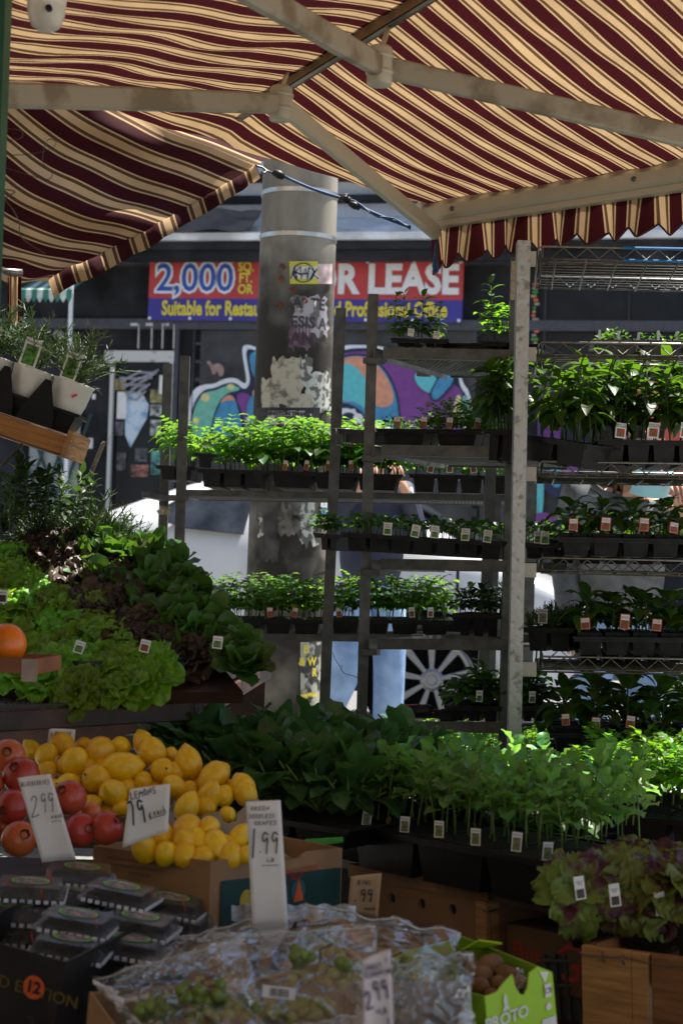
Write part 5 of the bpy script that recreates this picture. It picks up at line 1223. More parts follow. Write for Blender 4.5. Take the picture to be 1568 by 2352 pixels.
# ---------------------------------------------------------------- produce tables (under everything, mostly hidden)
tb = thing('produce_table', 'low dark timber table under the produce cartons', 'table', Matrix.Identity(4))
zt1 = W(300, 2080, 3.25).z; 
b = MB(); b.box(-1.3, .02, 3.05, 3.75, zt1 - .03, zt1); b.box(-1.3, .34, 2.3, 2.98, .2, .23); b.box(-1.3, .9, 3.0, 4.2, .1, .13); b.build('top', darkwood, tb)
b = MB()
for x, y, z in ((-1.2, 3.1, zt1), (-.02, 3.1, zt1), (-1.2, 3.7, zt1), (-.02, 3.7, zt1), (.3, 2.35, .2), (-.6, 2.35, .2), (.3, 2.9, .2), (.85, 4.15, .1)): b.box(x - .02, x + .02, y - .02, y + .02, 0, z - .03)
b.build('leg', darkwood, tb)

# lemons
def lem_prof(th):
    c = cos(th); tip = exp(-((th) / .28) ** 2) * .22 + exp(-((pi - th) / .3) ** 2) * .1
    return sin(th) * .93 * (1 - .0 * c) , c * 1.1 + (tip if c > 0 else -tip)
lem = []
def mkprof(a, t1, t2):
    def pr(th):
        c = cos(th); tip = exp(-(th / .3) ** 2) * t1 + exp(-((pi - th) / .3) ** 2) * t2
        return sin(th) * (.93 + .03 * sin(th * 3 + a)), c * a + (tip if c > 0 else -tip)
    return pr
for a_, t1, t2 in ((1.1, .25, .1), (1.02, .34, .06), (1.2, .2, .14), (1.0, .14, .05)):
    lem.append(fruit('lemon', 'yellow lemon', 'lemon', V((0, 0, -5)), 1, m_le, None, mkprof(a_, t1, t2)))
for o in lem:
    for v_ in o.data.vertices:
        n_ = NZ.noise(v_.co * 1.6 + V((len(o.name) + lem.index(o), 0, 0))); v_.co *= 1 + .05 * n_ + .012 * NZ.noise(v_.co * 6)
for o in lem:
    b = MB(); b.lathe([(.0, -1.2), (.06, -1.2), (.08, -1.17), (.1, -1.13)], 8); b.build('stem_scar', mat('stem scar', (.13, .09, .02), .8), o)
first = [0]
def put_lemon(x, y, r, d, lab, grp):
    rr = r * .5 * d / F * .97; rot = Matrix.Rotation(RU(0, 6.28), 4, 'Z') @ Matrix.Rotation(RU(.4, 2.7), 4, 'X') @ Matrix.Rotation(RU(0, 6.28), 4, 'Z')
    M = Matrix.Translation(W(.5 * x, 1617 + .5 * y, d)) @ rot @ Matrix.Scale(rr, 4)
    k = first[0]; first[0] += 1
    if k < 4: lem[k].matrix_world = M; tag(lem[k], lab, 'lemon', grp)
    else: dup(lem[RND.randrange(4)], M, lab, grp)
LL = [(150,215,50),(215,235,60),(290,190,62),(345,265,75),(220,305,50),(460,220,75),(390,190,42),(555,195,52),(660,180,55),(560,290,80),(700,220,72),(640,270,45),(745,305,65),(785,230,38),(865,270,72),(445,345,73),(320,370,60),(655,355,50),(985,330,70),(520,410,72),(580,380,45),(800,380,60),(870,395,45),(960,425,65),(1030,420,55),(1115,380,65),(1130,415,60),(560,480,45),(860,475,65),(945,475,55),(420,460,50),(1045,510,45),(300,290,50),(400,290,55),(470,290,50),(620,420,60),(700,400,60),(740,440,60),(880,330,60),(810,310,55),(1040,400,60),(380,400,60),(500,500,60),(640,480,60),(700,480,60), (480, 420, 60), (250, 400, 60), (600, 340, 60), (930, 380, 60), (330, 430, 60), (400, 480, 60)]
for x, y, r in LL:
    behind = r in (60,) and (x, y) not in ((215, 235), (320, 370), (800, 380), (1130, 415))
    d = 3.62 - .0007 * (y - 180) + (.06 if r == 60 and (x, y, r) in LL[32:] else 0) - (r - 60) * .0012
    put_lemon(x, y, r, d, 'yellow lemon in the big heap behind the price cards', 'lemons in the big heap')
for x, y, r in ((740,605,70),(860,570,70),(855,640,72),(960,565,55),(990,650,74),(1040,640,45),(665,665,70),(850,695,70),(1100,610,52),(1055,700,66),(1130,690,45),(760,690,60),(940,700,60),(900,620,60)):
    put_lemon(x, y, r, 3.1 - .0004 * (y - 560), 'yellow lemon in the brown carton at the front', 'lemons in the brown carton')
# pomegranates
m_po = mat('pomegranate skin', (.66, .17, .05), .35, 0, .25, 4, .05, col2=(.48, .05, .025), thr=(.35, .6), coat=.2, rnd=.2)
pom = []
def pom_prof(th): return sin(th) * (1 + .03 * sin(3 * th)), cos(th) * .93
PL = [(40,240,82),(100,330,88),(-40,370,62),(320,430,82),(60,470,82),(110,400,52),(90,620,85),(-60,650,60),(370,580,80),(490,570,80),(240,470,62),(185,600,62),(20,560,70),(280,640,60),(420,500,50)]
pl = ['pomegranate topping the pile at the left edge', 'large pomegranate above the 2.99 card', 'pomegranate cut by the left edge beside the pile', 'pomegranate right of the 2.99 card, upper one', 'orange-blushed pomegranate left of the 2.99 card', 'pomegranate hidden behind its bigger neighbours', 'lowest big pomegranate left of the 2.99 card', 'pomegranate at the lower left edge', 'red pomegranate right of the 2.99 card, lower one', 'rightmost dark red pomegranate beside the lemon card', 'pomegranate behind the 2.99 card', 'pomegranate behind the foot of the 2.99 card', 'pomegranate wedged low at the left edge', 'pomegranate behind the blackberry boxes', 'pomegranate peeping between card and lemons']
for i, (x, y, r) in enumerate(PL):
    d = 3.3 - .0005 * (y - 240) + (.07 if i in (5, 10, 11, 12, 13, 14) else 0); rr = r * .5 * d / F
    o = fruit('pomegranate', pl[i], 'pomegranate', W(.5 * x, 1617 + .5 * y, d), rr, m_po, 'pomegranate pile', pom_prof, Matrix.Rotation(RU(.6, 1.9), 4, 'X') @ Matrix.Rotation(RU(-.8, .8), 4, 'Y'))
    b = MB(); c = []
    for k in range(12): c.append((.16 * (1.35 if k % 2 else .9), .06 if k % 2 else 0))
    zc = rr * .9
    b.grid(lambda u, v: V((cos(u * 2 * pi) * rr * (.17 + .1 * v), sin(u * 2 * pi) * rr * (.17 + .1 * v), zc + rr * .22 * v * (.75 + .25 * cos(u * 2 * pi * 6)))), 24, 3); b.lathe([(0, zc + .001), (rr * .17, zc)], 12)
    b.build('crown', mat('dry pomegranate crown', (.1, .05, .02), .8), o)
# ---------------------------------------------------------------- leafy greens and broccoli rows in front of the racks
tr_, Mch, Lch = tray(W(420, 1845, 3.92), W(800, 1905, 3.6), .05, .45, 3, 3, 'black tray under the big dark leafy greens')
def zline(px0, py0, d0, px1, py1, d1, nx, ny, D, K, lab, grp, sc, rx=.0, ry=0., jit=.25, dz=0.):
    a, c = W(px0, py0, d0), W(px1, py1, d1); M, L = frame(a, c)
    for j in range(ny):
        for i in range(nx):
            p = M @ V((L * (i + .5 + RU(-jit, jit)) / nx, D * (j + .5 + RU(-jit, jit)) / ny, dz)); K.put(p, lab, grp, sc * RU(.85, 1.12), None, RU(-.12, .12) + rx, RU(-.12, .12) + ry)
    return M, L
zline(400, 1826, 3.88, 790, 1880, 3.66, 8, 5, .5, K_cha, 'big dark spoon-leaved greens between lemons and racks', 'big dark leafy greens', 1.12)
for i in range(5): K_cha.put(W(370 + i * 26, 1760 - i * 12, 4.15) - V((0, 0, .02)), 'dark greens behind the black mesh shelf corner', 'dark greens by the mesh shelf', RU(.8, .95))
for i in range(6): K_cha.put(W(540 + i * 40, 1800 + i * 14, 4.35) - V((0, 0, .06)), 'dark greens in the back row before the racks', 'back row of dark greens', RU(.8, 1.0))
_, Mbr, Lbr = tray(W(796, 1893, 3.74), W(1286, 1984, 3.2), .095, .3, 3, 2, 'long deep black tray of broccoli seedlings in the middle')
zline(812, 1878, 3.74, 1272, 1962, 3.24, 15, 5, .3, K_bro, 'pale-stemmed broccoli seedling in the long black tray', 'broccoli seedlings in the long tray', .84)
_, Mbr2, Lbr2 = tray(W(800, 1880, 4.15), W(1240, 1938, 3.72), .07, .3, 3, 2, 'second black tray of broccoli behind the long one')
zline(830, 1872, 4.12, 1230, 1925, 3.75, 11, 4, .3, K_bro, 'broccoli seedling in the second tray behind', 'broccoli seedlings in the second tray', .92)
for i, (x, y) in enumerate(((840, 1896), (928, 1912), (1007, 1924), (1091, 1942), (1184, 1956), (1255, 1976))):
    d = 3.72 - .5 * i / 5 - .03; tg(x, y, d, .021, .036 if i != 4 else .039, ['Broccoli'], pic_bro, ['leftmost', 'second', 'third', 'fourth', 'fifth', 'rightmost'][i] + ' white-topped broccoli label from the left', ry=RU(-.02, .14), hdr=.28)
for x, y, d in ((890, 1893, 3.7), (1283, 1966, 3.2)): 
    b = MB(); blade(b, V((0, 0, 0)), V((.2, -.3, 1)), .02, .013, .3, .2, 4, prof='rd'); o = b.build('fallen_leaf', mat('yellow leaf', (.6, .36, .02), .5, trans=.3, tcol=(.6, .35, .02)), None, True, TR(W(x, y, d))); tag(o, 'small yellowed leaf ' + ('between the two leftmost broccoli labels' if x < 1000 else 'right of the rightmost broccoli label'), 'leaf')
fill(K_bas, Mbr2, Lbr2, .3, 12, 3, 'low leafy seedling under the back broccoli row', 'low seedlings under the back broccoli', 1.9)
# sunlit beds behind, and right
_, Msn, Lsn = tray(W(860, 1760, 4.95), W(1260, 1775, 4.8), .05, .4, 4, 3, 'tray of sunlit greens low behind the racks')
zline(860, 1745, 4.95, 1260, 1752, 4.8, 12, 4, .4, K_par, 'sunlit yellow-green parsley low behind the rack', 'sunlit parsley behind the rack', 1.05)
_, Mpa, Lpa = tray(W(1300, 1868, 4.0), W(1660, 1888, 3.85), .06, .5, 3, 3, 'tray of bright parsley at the right edge')
zline(1300, 1860, 4.0, 1660, 1878, 3.85, 11, 7, .6, K_par, 'bright sunlit parsley under the wire rack', 'sunlit parsley under the wire rack', 1.3, dz=.02)
for i in range(8): K_bro.put(W(1340 + i * 16, 1895, 3.75 - .01 * i), 'kale seedling between broccoli and parsley', 'kale by the parsley', RU(.8, .95))
# red leaf lettuce tray at the right
_, Mre, Lre = tray(W(1284, 2068, 3.1), W(1680, 2110, 2.95), .09, .3, 3, 2, 'black tray of red-tipped lettuce on the wooden crate')
zline(1325, 2062, 3.12, 1680, 2095, 2.96, 6, 4, .28, K_mix, 'red-tipped frilly lettuce in the tray above the wooden crate', 'red-tipped lettuces', .72, rx=.2, dz=.03)
for i in range(5): K_mix.put(W(1325 + i * 62, 2045 + i * 6, 3.06), 'red-tipped lettuce drooping over the tray front', 'red-tipped lettuces over the tray front', RU(.6, .75), None, 1.1 + RU(-.3, .3))
for i, (x, y) in enumerate(((1334, 2066), (1414, 2082), (1518, 2102))): tg(x, y, 2.98, .02, .042, ['Lettuce', 'Red'], pic_dark, ['left white lettuce label half hidden by leaves', 'middle white lettuce label on the drooping leaves', 'right white lettuce label on the drooping leaves'][i], ry=-.15, hdr=.55)

bench = thing('seedling_bench', 'low dark bench carrying the broccoli trays', 'bench', Mbr @ Matrix.Translation((-.1, -.0, -.097)))
b = MB(); b.box(-.35, Lbr + .05, .06, 1.2, -.02, 0); b.build('top', darkwood, bench)
b = MB(); b.box(-.35, Lbr + .05, .3, .32, -.45, -.0205); b.build('skirt', mat('black cloth', (.012, .012, .012), .9), bench)  # added black panel standing in for the darkness below, hides sunlit pavement
# ---------------------------------------------------------------- crates below
Mk, Lk = frame(W(806, 1984, 3.79), W(1106, 2034, 3.46))
kr = thing('plywood_crate', 'plywood crate with a row of round holes under the broccoli', 'crate', Mk)
ply = mat('plywood', (.3, .15, .06), .7, 0, .15, 5, stretch=(1, 1, 6)); Hk = .34
b = MB()
# front panel with real holes: built from rings
hx = [Lk * .33, Lk * .56, Lk * .79]; hz_ = -.062; rh = .0118
xs = [0] + [(hx[0] + hx[1]) / 2, (hx[1] + hx[2]) / 2] + [Lk]
for i in range(3):
    x0, x1 = xs[i], xs[i + 1]; z0_, z1_ = -.14, -.028; n = 32; vs = []; fs = []
    for k in range(n):
        a = 2 * pi * k / n; c, s = cos(a), sin(a)
        tx = ((x1 - hx[i]) / c if c > 1e-6 else ((x0 - hx[i]) / c if c < -1e-6 else 1e9)); tz = ((z1_ - hz_) / s if s > 1e-6 else ((z0_ - hz_) / s if s < -1e-6 else 1e9)); t = min(tx, tz)
        vs += [V((hx[i] + c * rh, 0, hz_ + s * rh)), V((hx[i] + c * t, 0, hz_ + s * t)), V((hx[i] + c * rh, .008, hz_ + s * rh))]
    for k in range(n): a, c = k * 3, ((k + 1) % n) * 3; fs += [(a, a + 1, c + 1, c), (a + 2, a, c, c + 2)]
    b.add(vs, fs)
b.box(0, Lk, 0, .008, -Hk, -.1401); b.build('front_panel', ply_card, kr)
b = MB(); b.box(0, Lk, .023, .26, -.012, -.003); b.build('lid', ply_card, kr)
b = MB(); b.box(-.004, Lk + .02, -.006, .022, -.03, 0); b.build('top_rail', ply_card, kr)
b = MB(); b.box(Lk - .012, Lk + .02, -.008, .03, -Hk, -.031); b.build('corner_post', wood, kr); b = MB(); b.box(Lk + .0, Lk + .012, .031, .26, -.19, -.004); b.box(0, Lk, .26, .268, -Hk, -.01); b.build('side_panel', ply_card, kr)
b = MB()
for k in range(9): z = -.04 - k * .045; b.tube([(Lk + .021, .002 + .004 * sin(k * 2), z), (Lk + .022, .003, z - .045)], .0011, 4)
for z in (-.05, -.16): b.tube([(Lk + .012, -.0095, z), (Lk + .026, -.004, z), (Lk + .026, .02, z)], .0018, 5)
b.build('wire_stitch', steel_dark, kr)
# stacked dark brown fruit boxes beside it
bxm = mat('dark fruit box card', (.16, .085, .045), .8, 0, .15, 6); 
for i, (z, h) in enumerate(((2060, .1), (2175, .15))):
    pass
MS = Mk.copy(); MS.translation = Mk @ V((Lk + .03, .02, -.08))
for i in range(2):
    M_ = MS @ Matrix.Translation((0, .02 + .0 * i, -.0 - .128 * i)) @ Matrix.Rotation(.06 * i, 4, 'Z')
    r = thing('fruit_box', ['upper brown fruit box with red print beside the plywood crate', 'lower brown fruit box beside the plywood crate'][i], 'box', M_)
    b = MB(); b.box(0, .24, 0, .25, -.122, 0); bevel(b.build('shell', bxm, r), .003)
    if i == 0:
        letter('Pine', .05, red, r, .06, -.0015, -.05, shear=.2); letter('G', .11, red, r, .17, -.0015, -.06, shear=.2); q = MB(); q.add([V((.1 + .02 * cos(k * 1.05), -.001, -.085 + .02 * sin(k * 1.05))) for k in range(6)], [(0, 1, 2, 3, 4, 5)]); q.build('printed_leaf', mat('dark green print', (.02, .06, .03), .7), r)
    q = MB()
    for k in range(6): q.tube([(.2402, .02 + k * .01, -.01 - k * .02), (.2402, .03 + k * .01, -.03 - k * .02)], .001, 4)
    q.build('wire_stitch', steel_dark, r)
# grey milk crate glimpsed between the boxes and the wooden crate
Mg2, Lg2 = frame(W(1250, 2190, 3.35), W(1345, 2192, 3.3)); r = thing('plastic_crate', 'dark grey plastic crate between the boxes and the wooden crate', 'crate', Mg2)
b = MB(); b.box(0, Lg2, 0, .3, -.42, 0)
for z in (-.01, -.06, -.16, -.26): b.box(-.004, Lg2 + .004, -.008, 0, z - .008, z)
for k in range(5): x = Lg2 * k / 4; b.box(x - .004, x + .004, -.007, -.0005, -.4, -.0)
bevel(b.build('shell', mat('grey crate plastic', (.06, .065, .07), .5), r), .002)
# wooden crate at the right
Mwc, Lwc = frame(W(1333, 2168, 2.98), W(1690, 2215, 2.8)); r = thing('wooden_crate', 'tall pine plank crate at the lower right corner', 'crate', Mwc)
x = 0
for i, (w, m_) in enumerate(((.1, wood), (.033, wood), (.098, woodd), (.07, woodd))):
    b = MB(); b.box(x + .0005, x + w, 0, .014, -.42, -.002 - .001 * i); bevel(b.build('plank', m_, r), .0015); x += w + (.006 if i == 1 else .0006)
b = MB(); b.box(0, Lwc, .0142, .03, -.06, -.005); b.box(0, Lwc, .0142, .03, -.42, -.38); b.box(0, .016, .031, .4, -.42, -.003); b.box(0, Lwc, .4, .41, -.42, -.003); b.build('frame', woodd, r)
b = MB(); b.tube([(-.002 + .02 * k, -.003 - .001 * (k % 2), -.016 - .002 * sin(k)) for k in range(16)], .0013, 5); 
for x_ in (.045, .085): b.tube([(x_, -.002, -.008), (x_, -.006, -.02), (x_ + .004, -.002, -.026)], .0018, 5)
b.build('binding_wire', steel_dark, r)

# ---------------------------------------------------------------- lemon carton
pA, pB = W(215, 1943, 3.22), W(484, 1978, 2.98)
Mx1, L1_ = frame(pA, pB); pC = W(786, 1948, 3.3); 
side = V((pC.x - pB.x, pC.y - pB.y, 0)); sdir = side.normalized(); D_ = side.length
bx = thing('lemon_carton', 'brown cardboard carton with dark green printed side full of lemons', 'box', Matrix.Identity(4))
Hc = .17; Z = V((0, 0, 1)); zt_ = pA.z; pB2 = V((pB.x, pB.y, pB.z)); pC2 = V((pB.x, pB.y, pB.z)) + sdir * D_; pC2.z = pC.z; pD = V((pA.x, pA.y, pA.z)) + sdir * D_; pD.z = pC.z
b = MB()
for p, q in ((pA, pB2), (pC2, pD), (pD, pA)): b.quad(p - Z * Hc, q - Z * Hc, q, p)
o = b.build('front_panel', cardboard, bx); md = o.modifiers.new('t', 'SOLIDIFY'); md.thickness = .004
b = MB(); n = 24; ys = []
for i in range(n):
    def topz(t): return -.012 * max(0, 1 - abs((t - .62) / .07) ** 2) - .03 * (1 if t > 1.1 else 0)
    a, c = pB2.lerp(pC2, i / n), pB2.lerp(pC2, (i + 1) / n); b.quad(a - Z * Hc, c - Z * Hc, c + Z * topz((i + 1) / n), a + Z * topz(i / n))
o = b.build('side_panel', cardboard, bx); md = o.modifiers.new('t', 'SOLIDIFY'); md.thickness = .004
no = V((sdir.y, -sdir.x, 0)).normalized(); 
if no.y > 0: no = -no
def sp_(u, z, e=.003): p = pB2.lerp(pC2, u); return p + Z * z + no * e
b = MB(); b.quad(sp_(.07, -Hc + .005), sp_(.985, -Hc + .005), sp_(.985, -.038), sp_(.07, -.038)); b.build('green_print', mat('dark teal print', (.008, .05, .045), .6), bx)
Ms = Matrix((sdir, -no, Z)).transposed().to_4x4(); Ms.translation = pB2
pr = node('print', bx, Ms)
def pl_(K, mi, nm='printed_fruit'): K.build(nm, mi, pr)
b = MB(); b.disc(V((D_ * .25, -.0045, -.085)), V((1, 0, 0)), Z, .02, 20); pl_(b, mat('yellow print', (.55, .38, .03), .6)); b = MB(); b.disc(V((D_ * .3, -.005, -.07)), V((1, 0, 0)), Z, .012, 20); pl_(b, mat('leaf print', (.15, .25, .05), .6))
b = MB(); b.poly([V((D_ * .6, -.005, -.11)), V((D_ * .68, -.005, -.11)), V((D_ * .64, -.005, -.066))]); b.disc(V((D_ * .45, -.0045, -.1)), V((1, 0, 0)), Z, .016, 20); pl_(b, orange_p)
b = MB(); b.disc(V((D_ * .64, -.0042, -.09)), V((1, 0, 0)), Z, .022, 20); pl_(b, mat('teal print', (.03, .12, .14), .6))
letter('FRESH CITRUS', .017, red, pr, D_ * .66, -.005, -.052); letter('FRUIT', .014, red, pr, D_ * .62, -.005, -.064); letter('KEEP DRY   HANDLE WITH CARE', .0085, mat('brown print', (.1, .055, .03), .7), pr, D_ * .5, -.0035, -.024)
Mf = Mx1.copy(); q = node('print', bx, Mf); bp_ = MATS['brown print']
letter('THE PRODUCE IN THIS BOX MAY BE WASHED AND WAXED TO', .0078, bp_, q, L1_ * .45, -.0035, -.018); letter('MAINTAIN FRESHNESS KEEP REFRIGERATED', .0078, bp_, q, L1_ * .4, -.0035, -.03); letter('PRODUCT OF USA', .0078, bp_, q, L1_ * .42, -.0035, -.042)
# torn grey liner flap behind the lemons
b = MB(); pts = [(780, 500), (800, 488), (805, 535), (940, 540), (925, 515), (1000, 495), (1015, 505), (1020, 535), (1050, 550), (1085, 535), (1090, 500), (1125, 470), (1130, 440), (1190, 435), (1190, 620), (780, 620)]
b.poly([W(.5 * x, 1617 + .5 * y, 3.3) for x, y in pts]); o = b.build('carton_flap', cardin, None); md = o.modifiers.new('t', 'SOLIDIFY'); md.thickness = .004; tag(o, 'torn grey-brown carton flap between heap and carton lemons', 'carton flap')
b = MB(); b.quad(W(700, 1930, 3.45), W(786, 1925, 3.5), W(788, 1935, 3.5), W(716, 1946, 3.4)); o = b.build('green_strap', greenp); md = o.modifiers.new('t', 'SOLIDIFY'); md.thickness = .003; tag(o, 'green plastic strip behind the lemon carton', 'plastic strip')

# ---------------------------------------------------------------- price cards
def card(pts, d, label, lines, m=cardw, fold=None, pen=ink, dl=0, th=.0012, edge=None):
    # pts: TL, TR, BR, BL as pixels ; d a depth or 4 depths
    ds = d if isinstance(d, (list, tuple)) else [d] * 4
    P = [W(x, y, k) for (x, y), k in zip(pts, ds)]
    x = ((P[1] - P[0]) + (P[2] - P[3])).normalized(); z = ((P[0] - P[3]) + (P[1] - P[2])); z = (z - x * z.dot(x)).normalized(); y = z.cross(x)
    M = Matrix((x, y, z)).transposed().to_4x4(); M.translation = P[3]; I = M.inverted(); q = [I @ p for p in P]
    r = thing('price_card', label, 'price card', M); b = MB()
    for k in q: k.y = 0
    n = 10
    def f(u, v): a = q[3].lerp(q[2], u); c = q[0].lerp(q[1], u); p = a.lerp(c, v); p.y = .004 * sin(pi * u) * (1 if not fold else .3) - (.012 * max(0, (fold - v)) if fold else 0) ; return p
    b.grid(f, 8, n); o = b.build('card', m, r, True); md = o.modifiers.new('t', 'SOLIDIFY'); md.thickness = th
    w = (q[1] - q[0]).length; h = (q[0] - q[3]).length
    for s, u, v, hh, wd, pn in lines:
        t = MB(); base = (q[3].lerp(q[2], u)).lerp(q[0].lerp(q[1], u), v)
        scribble(t, s, base.x, base.z, h * hh, w * wd, w * pn * 1.35, y=base.y - .0042); t.build('writing', pen, r)
    return r
Z3 = lambda x, y: (.5 * x, 1617 + .5 * y)
Z4 = lambda x, y: (735 + .531 * x, 1666 + .531 * y)
card([Z3(82, 340), Z3(232, 322), Z3(350, 715), Z3(195, 728)], 2.98, 'white slanted card priced 2.99 each before the pomegranates', [('BLUEBERRIES', .04, .9, .05, .072, .012), ('2', .06, .53, .26, .3, .02), ('99', .4, .58, .22, .2, .02), ('each', .66, .5, .05, .08, .015), ('_', .66, .47, .05, .26, .012)], pen=inkp)
card([Z3(598, 392), Z3(782, 366), Z3(772, 585), Z3(562, 662)], 2.97, 'white card reading lemons 79 cents each', [('LEMONS', .06, .82, .12, .1, .016), ('79', .14, .36, .4, .2, .034), ('~', .55, .38, .16, .1, .018), ('each', .66, .42, .12, .075, .015), ('_', .66, .4, .05, .28, .012)])
card([Z3(1130, 450), Z3(1288, 442), Z3(1325, 1040), Z3(1160, 1040)], 2.8, 'tall white folded card reading green seedless grapes 1.99 lb', [('GREEN', .12, .935, .03, .1, .014), ('SEEDLESS', .06, .875, .03, .085, .014), ('GRAPES', .2, .82, .032, .1, .014), ('1', .04, .57, .22, .22, .035), ('99', .34, .6, .17, .25, .03), ('.', .28, .61, .05, .12, .03), ('LB', .5, .535, .028, .11, .014), ('_', .42, .51, .03, .4, .012)], fold=.4)
card([Z3(228, 112), Z3(347, 118), Z3(340, 200), Z3(215, 200)], 3.62, 'small white lemons sign behind the lemon heap', [('LEMONS', .12, .5, .34, .12, .02)])
card([Z4(132, 655), Z4(265, 640), Z4(248, 835), Z4(118, 810)], 3.0, 'torn brown cardboard card pricing kiwi at .99', [('KIWI', .25, .78, .13, .1, .02), ('.99', .12, .35, .34, .2, .035), ('.', .62, .4, .1, .1, .03), ('each', .55, .16, .1, .08, .02)], m=mat('tan card', (.42, .27, .16), .8, 0, .1, 8))
card([Z4(182, 1018), Z4(303, 968), Z4(318, 1360), Z4(192, 1360)], 2.05, 'white card reading sweet clementine 2.99 lb among the plastic bags', [('SWEET', .1, .87, .06, .1, .026), ('~', .8, .9, .06, .1, .02), ('CLEMENTINE', .08, .78, .06, .082, .024), ('2', .08, .38, .24, .28, .05), ('99', .36, .48, .24, .25, .05), ('.', .4, .34, .08, .15, .07), ('LB', .55, .31, .07, .12, .028), ('I', .75, .16, .1, .2, .04)], m=mat('pinkish card', (.76, .7, .74), .6), pen=inkp)

# ---------------------------------------------------------------- blackberry clamshells
clear = mat('clear plastic', (.5, .52, .56), .12, 0, .1, 20, .2, spec=.8)
def clear_mat(name, tint=(.9, .93, .97), gl=.5, sc=16, bs=.6, base=.12, rough=.16):
    M = bpy.data.materials.new(name); M.use_nodes = True; t = M.node_tree; N = t.nodes; L = t.links; N.remove(N['Principled BSDF']); out = N['Material Output']
    tr = N.new('ShaderNodeBsdfTransparent'); tr.inputs[0].default_value = (*tint, 1); gs = N.new('ShaderNodeBsdfGlossy'); gs.inputs['Roughness'].default_value = rough; gs.inputs[0].default_value = (1, 1, 1, 1)
    df = N.new('ShaderNodeBsdfDiffuse'); df.inputs[0].default_value = (.7, .73, .78, 1)
    lw = N.new('ShaderNodeLayerWeight'); lw.inputs['Blend'].default_value = .45; tc = N.new('ShaderNodeTexCoord'); nz = N.new('ShaderNodeTexNoise'); nz.inputs['Scale'].default_value = sc; nz.inputs['Detail'].default_value = 4; nz.inputs['Distortion'].default_value = 1.5
    L.new(tc.outputs['Object'], nz.inputs['Vector']); bp = N.new('ShaderNodeBump'); bp.inputs['Strength'].default_value = bs; bp.inputs['Distance'].default_value = .012; L.new(nz.outputs['Fac'], bp.inputs['Height'])
    L.new(bp.outputs[0], gs.inputs['Normal']); L.new(bp.outputs[0], lw.inputs['Normal'])
    mr = N.new('ShaderNodeMapRange'); mr.inputs[3].default_value = base; mr.inputs[4].default_value = gl; L.new(lw.outputs['Facing'], mr.inputs[0])
    m1 = N.new('ShaderNodeMixShader'); m1.inputs[0].default_value = .2; L.new(gs.outputs[0], m1.inputs[1]); L.new(df.outputs[0], m1.inputs[2])
    m2 = N.new('ShaderNodeMixShader'); L.new(mr.outputs[0], m2.inputs[0]); L.new(tr.outputs[0], m2.inputs[1]); L.new(m1.outputs[0], m2.inputs[2]); L.new(m2.outputs[0], out.inputs[0]); return M
clam = clear_mat('clamshell plastic', (.82, .85, .88), .3, 50, .25, .03, .08)
bag_m = clear_mat('plastic bag film', (.985, .99, .99), .5, 4, .16, .05, .1)
berrym = mat('blackberry', (.012, .006, .014), .25, 0, .4, 300, .8)
def clamshell():
    r = bpy.data.objects.new('berry_clamshell', None); SC.collection.objects.link(r)
    b = MB(); w, d, h = .064, .05, .03
    b.box(-w + .008, w - .008, -d + .008, d - .008, 0, h - .004, tx=.008, ty=.008); b.build('base', clam, r)
    b = MB()
    for z, e in ((h - .004, 0), (h + .002, .0)): b.box(-w, w, -d, d, z, z + .0022)
    b.box(-w + .01, w - .01, -d + .01, d - .01, h + .0206, h + .0224); b.box(-w + .01, w - .01, -d + .01, d - .01, h + .0042, h + .0205, tx=-.006, ty=-.006); b.box(-.012, .012, -d - .006, -d, h - .006, h + .002)
    b.build('lid', clam, r)
    b = MB()
    for s in (-1, 1):
        for k in range(9): x = -w + .01 + k * .0138; b.box(x, x + .008, s * d - (.0006 if s > 0 else .0022), s * d + (.0022 if s > 0 else .0006), h - .004, h + .0022)
    for s in (-1, 1):
        for k in range(7): y = -d + .01 + k * .0125; b.box(s * w - .0006, s * w + .002, y, y + .007, h - .004, h + .0022)
    b.build('ridge', mat('shiny plastic ridge', (.75, .8, .86), .15, 0, .05), r)
    b = MB()
    rr = random.Random(3)
    for i in range(60):
        c = V((rr.uniform(-w + .018, w - .018), rr.uniform(-d + .018, d - .018), rr.uniform(.012, h + .009))); b.grid(lambda u, v: c + V((sin(v * pi) * cos(u * 6.283), sin(v * pi) * sin(u * 6.283), cos(v * pi))) * .0105, 8, 6)
    b.build('berries', berrym, r, True)
    b = MB(); b.grid(lambda u, v: V((.034 * (.86 + .14 * v) * cos(u * 6.283), .026 * (.86 + .14 * v) * sin(u * 6.283), h + .0236)), 28, 1); lb = b.build('label_ring', mat('green ring', (.2, .6, .1), .4), r)
    b = MB(); b.grid(lambda u, v: V((.028 * v * cos(u * 6.283), .021 * v * sin(u * 6.283), h + .0238)), 24, 1); b.build('label_center', mat('label grey', (.3, .24, .27), .4, 0, .7, 90), r)
    return r
cs = clamshell(); fst = True
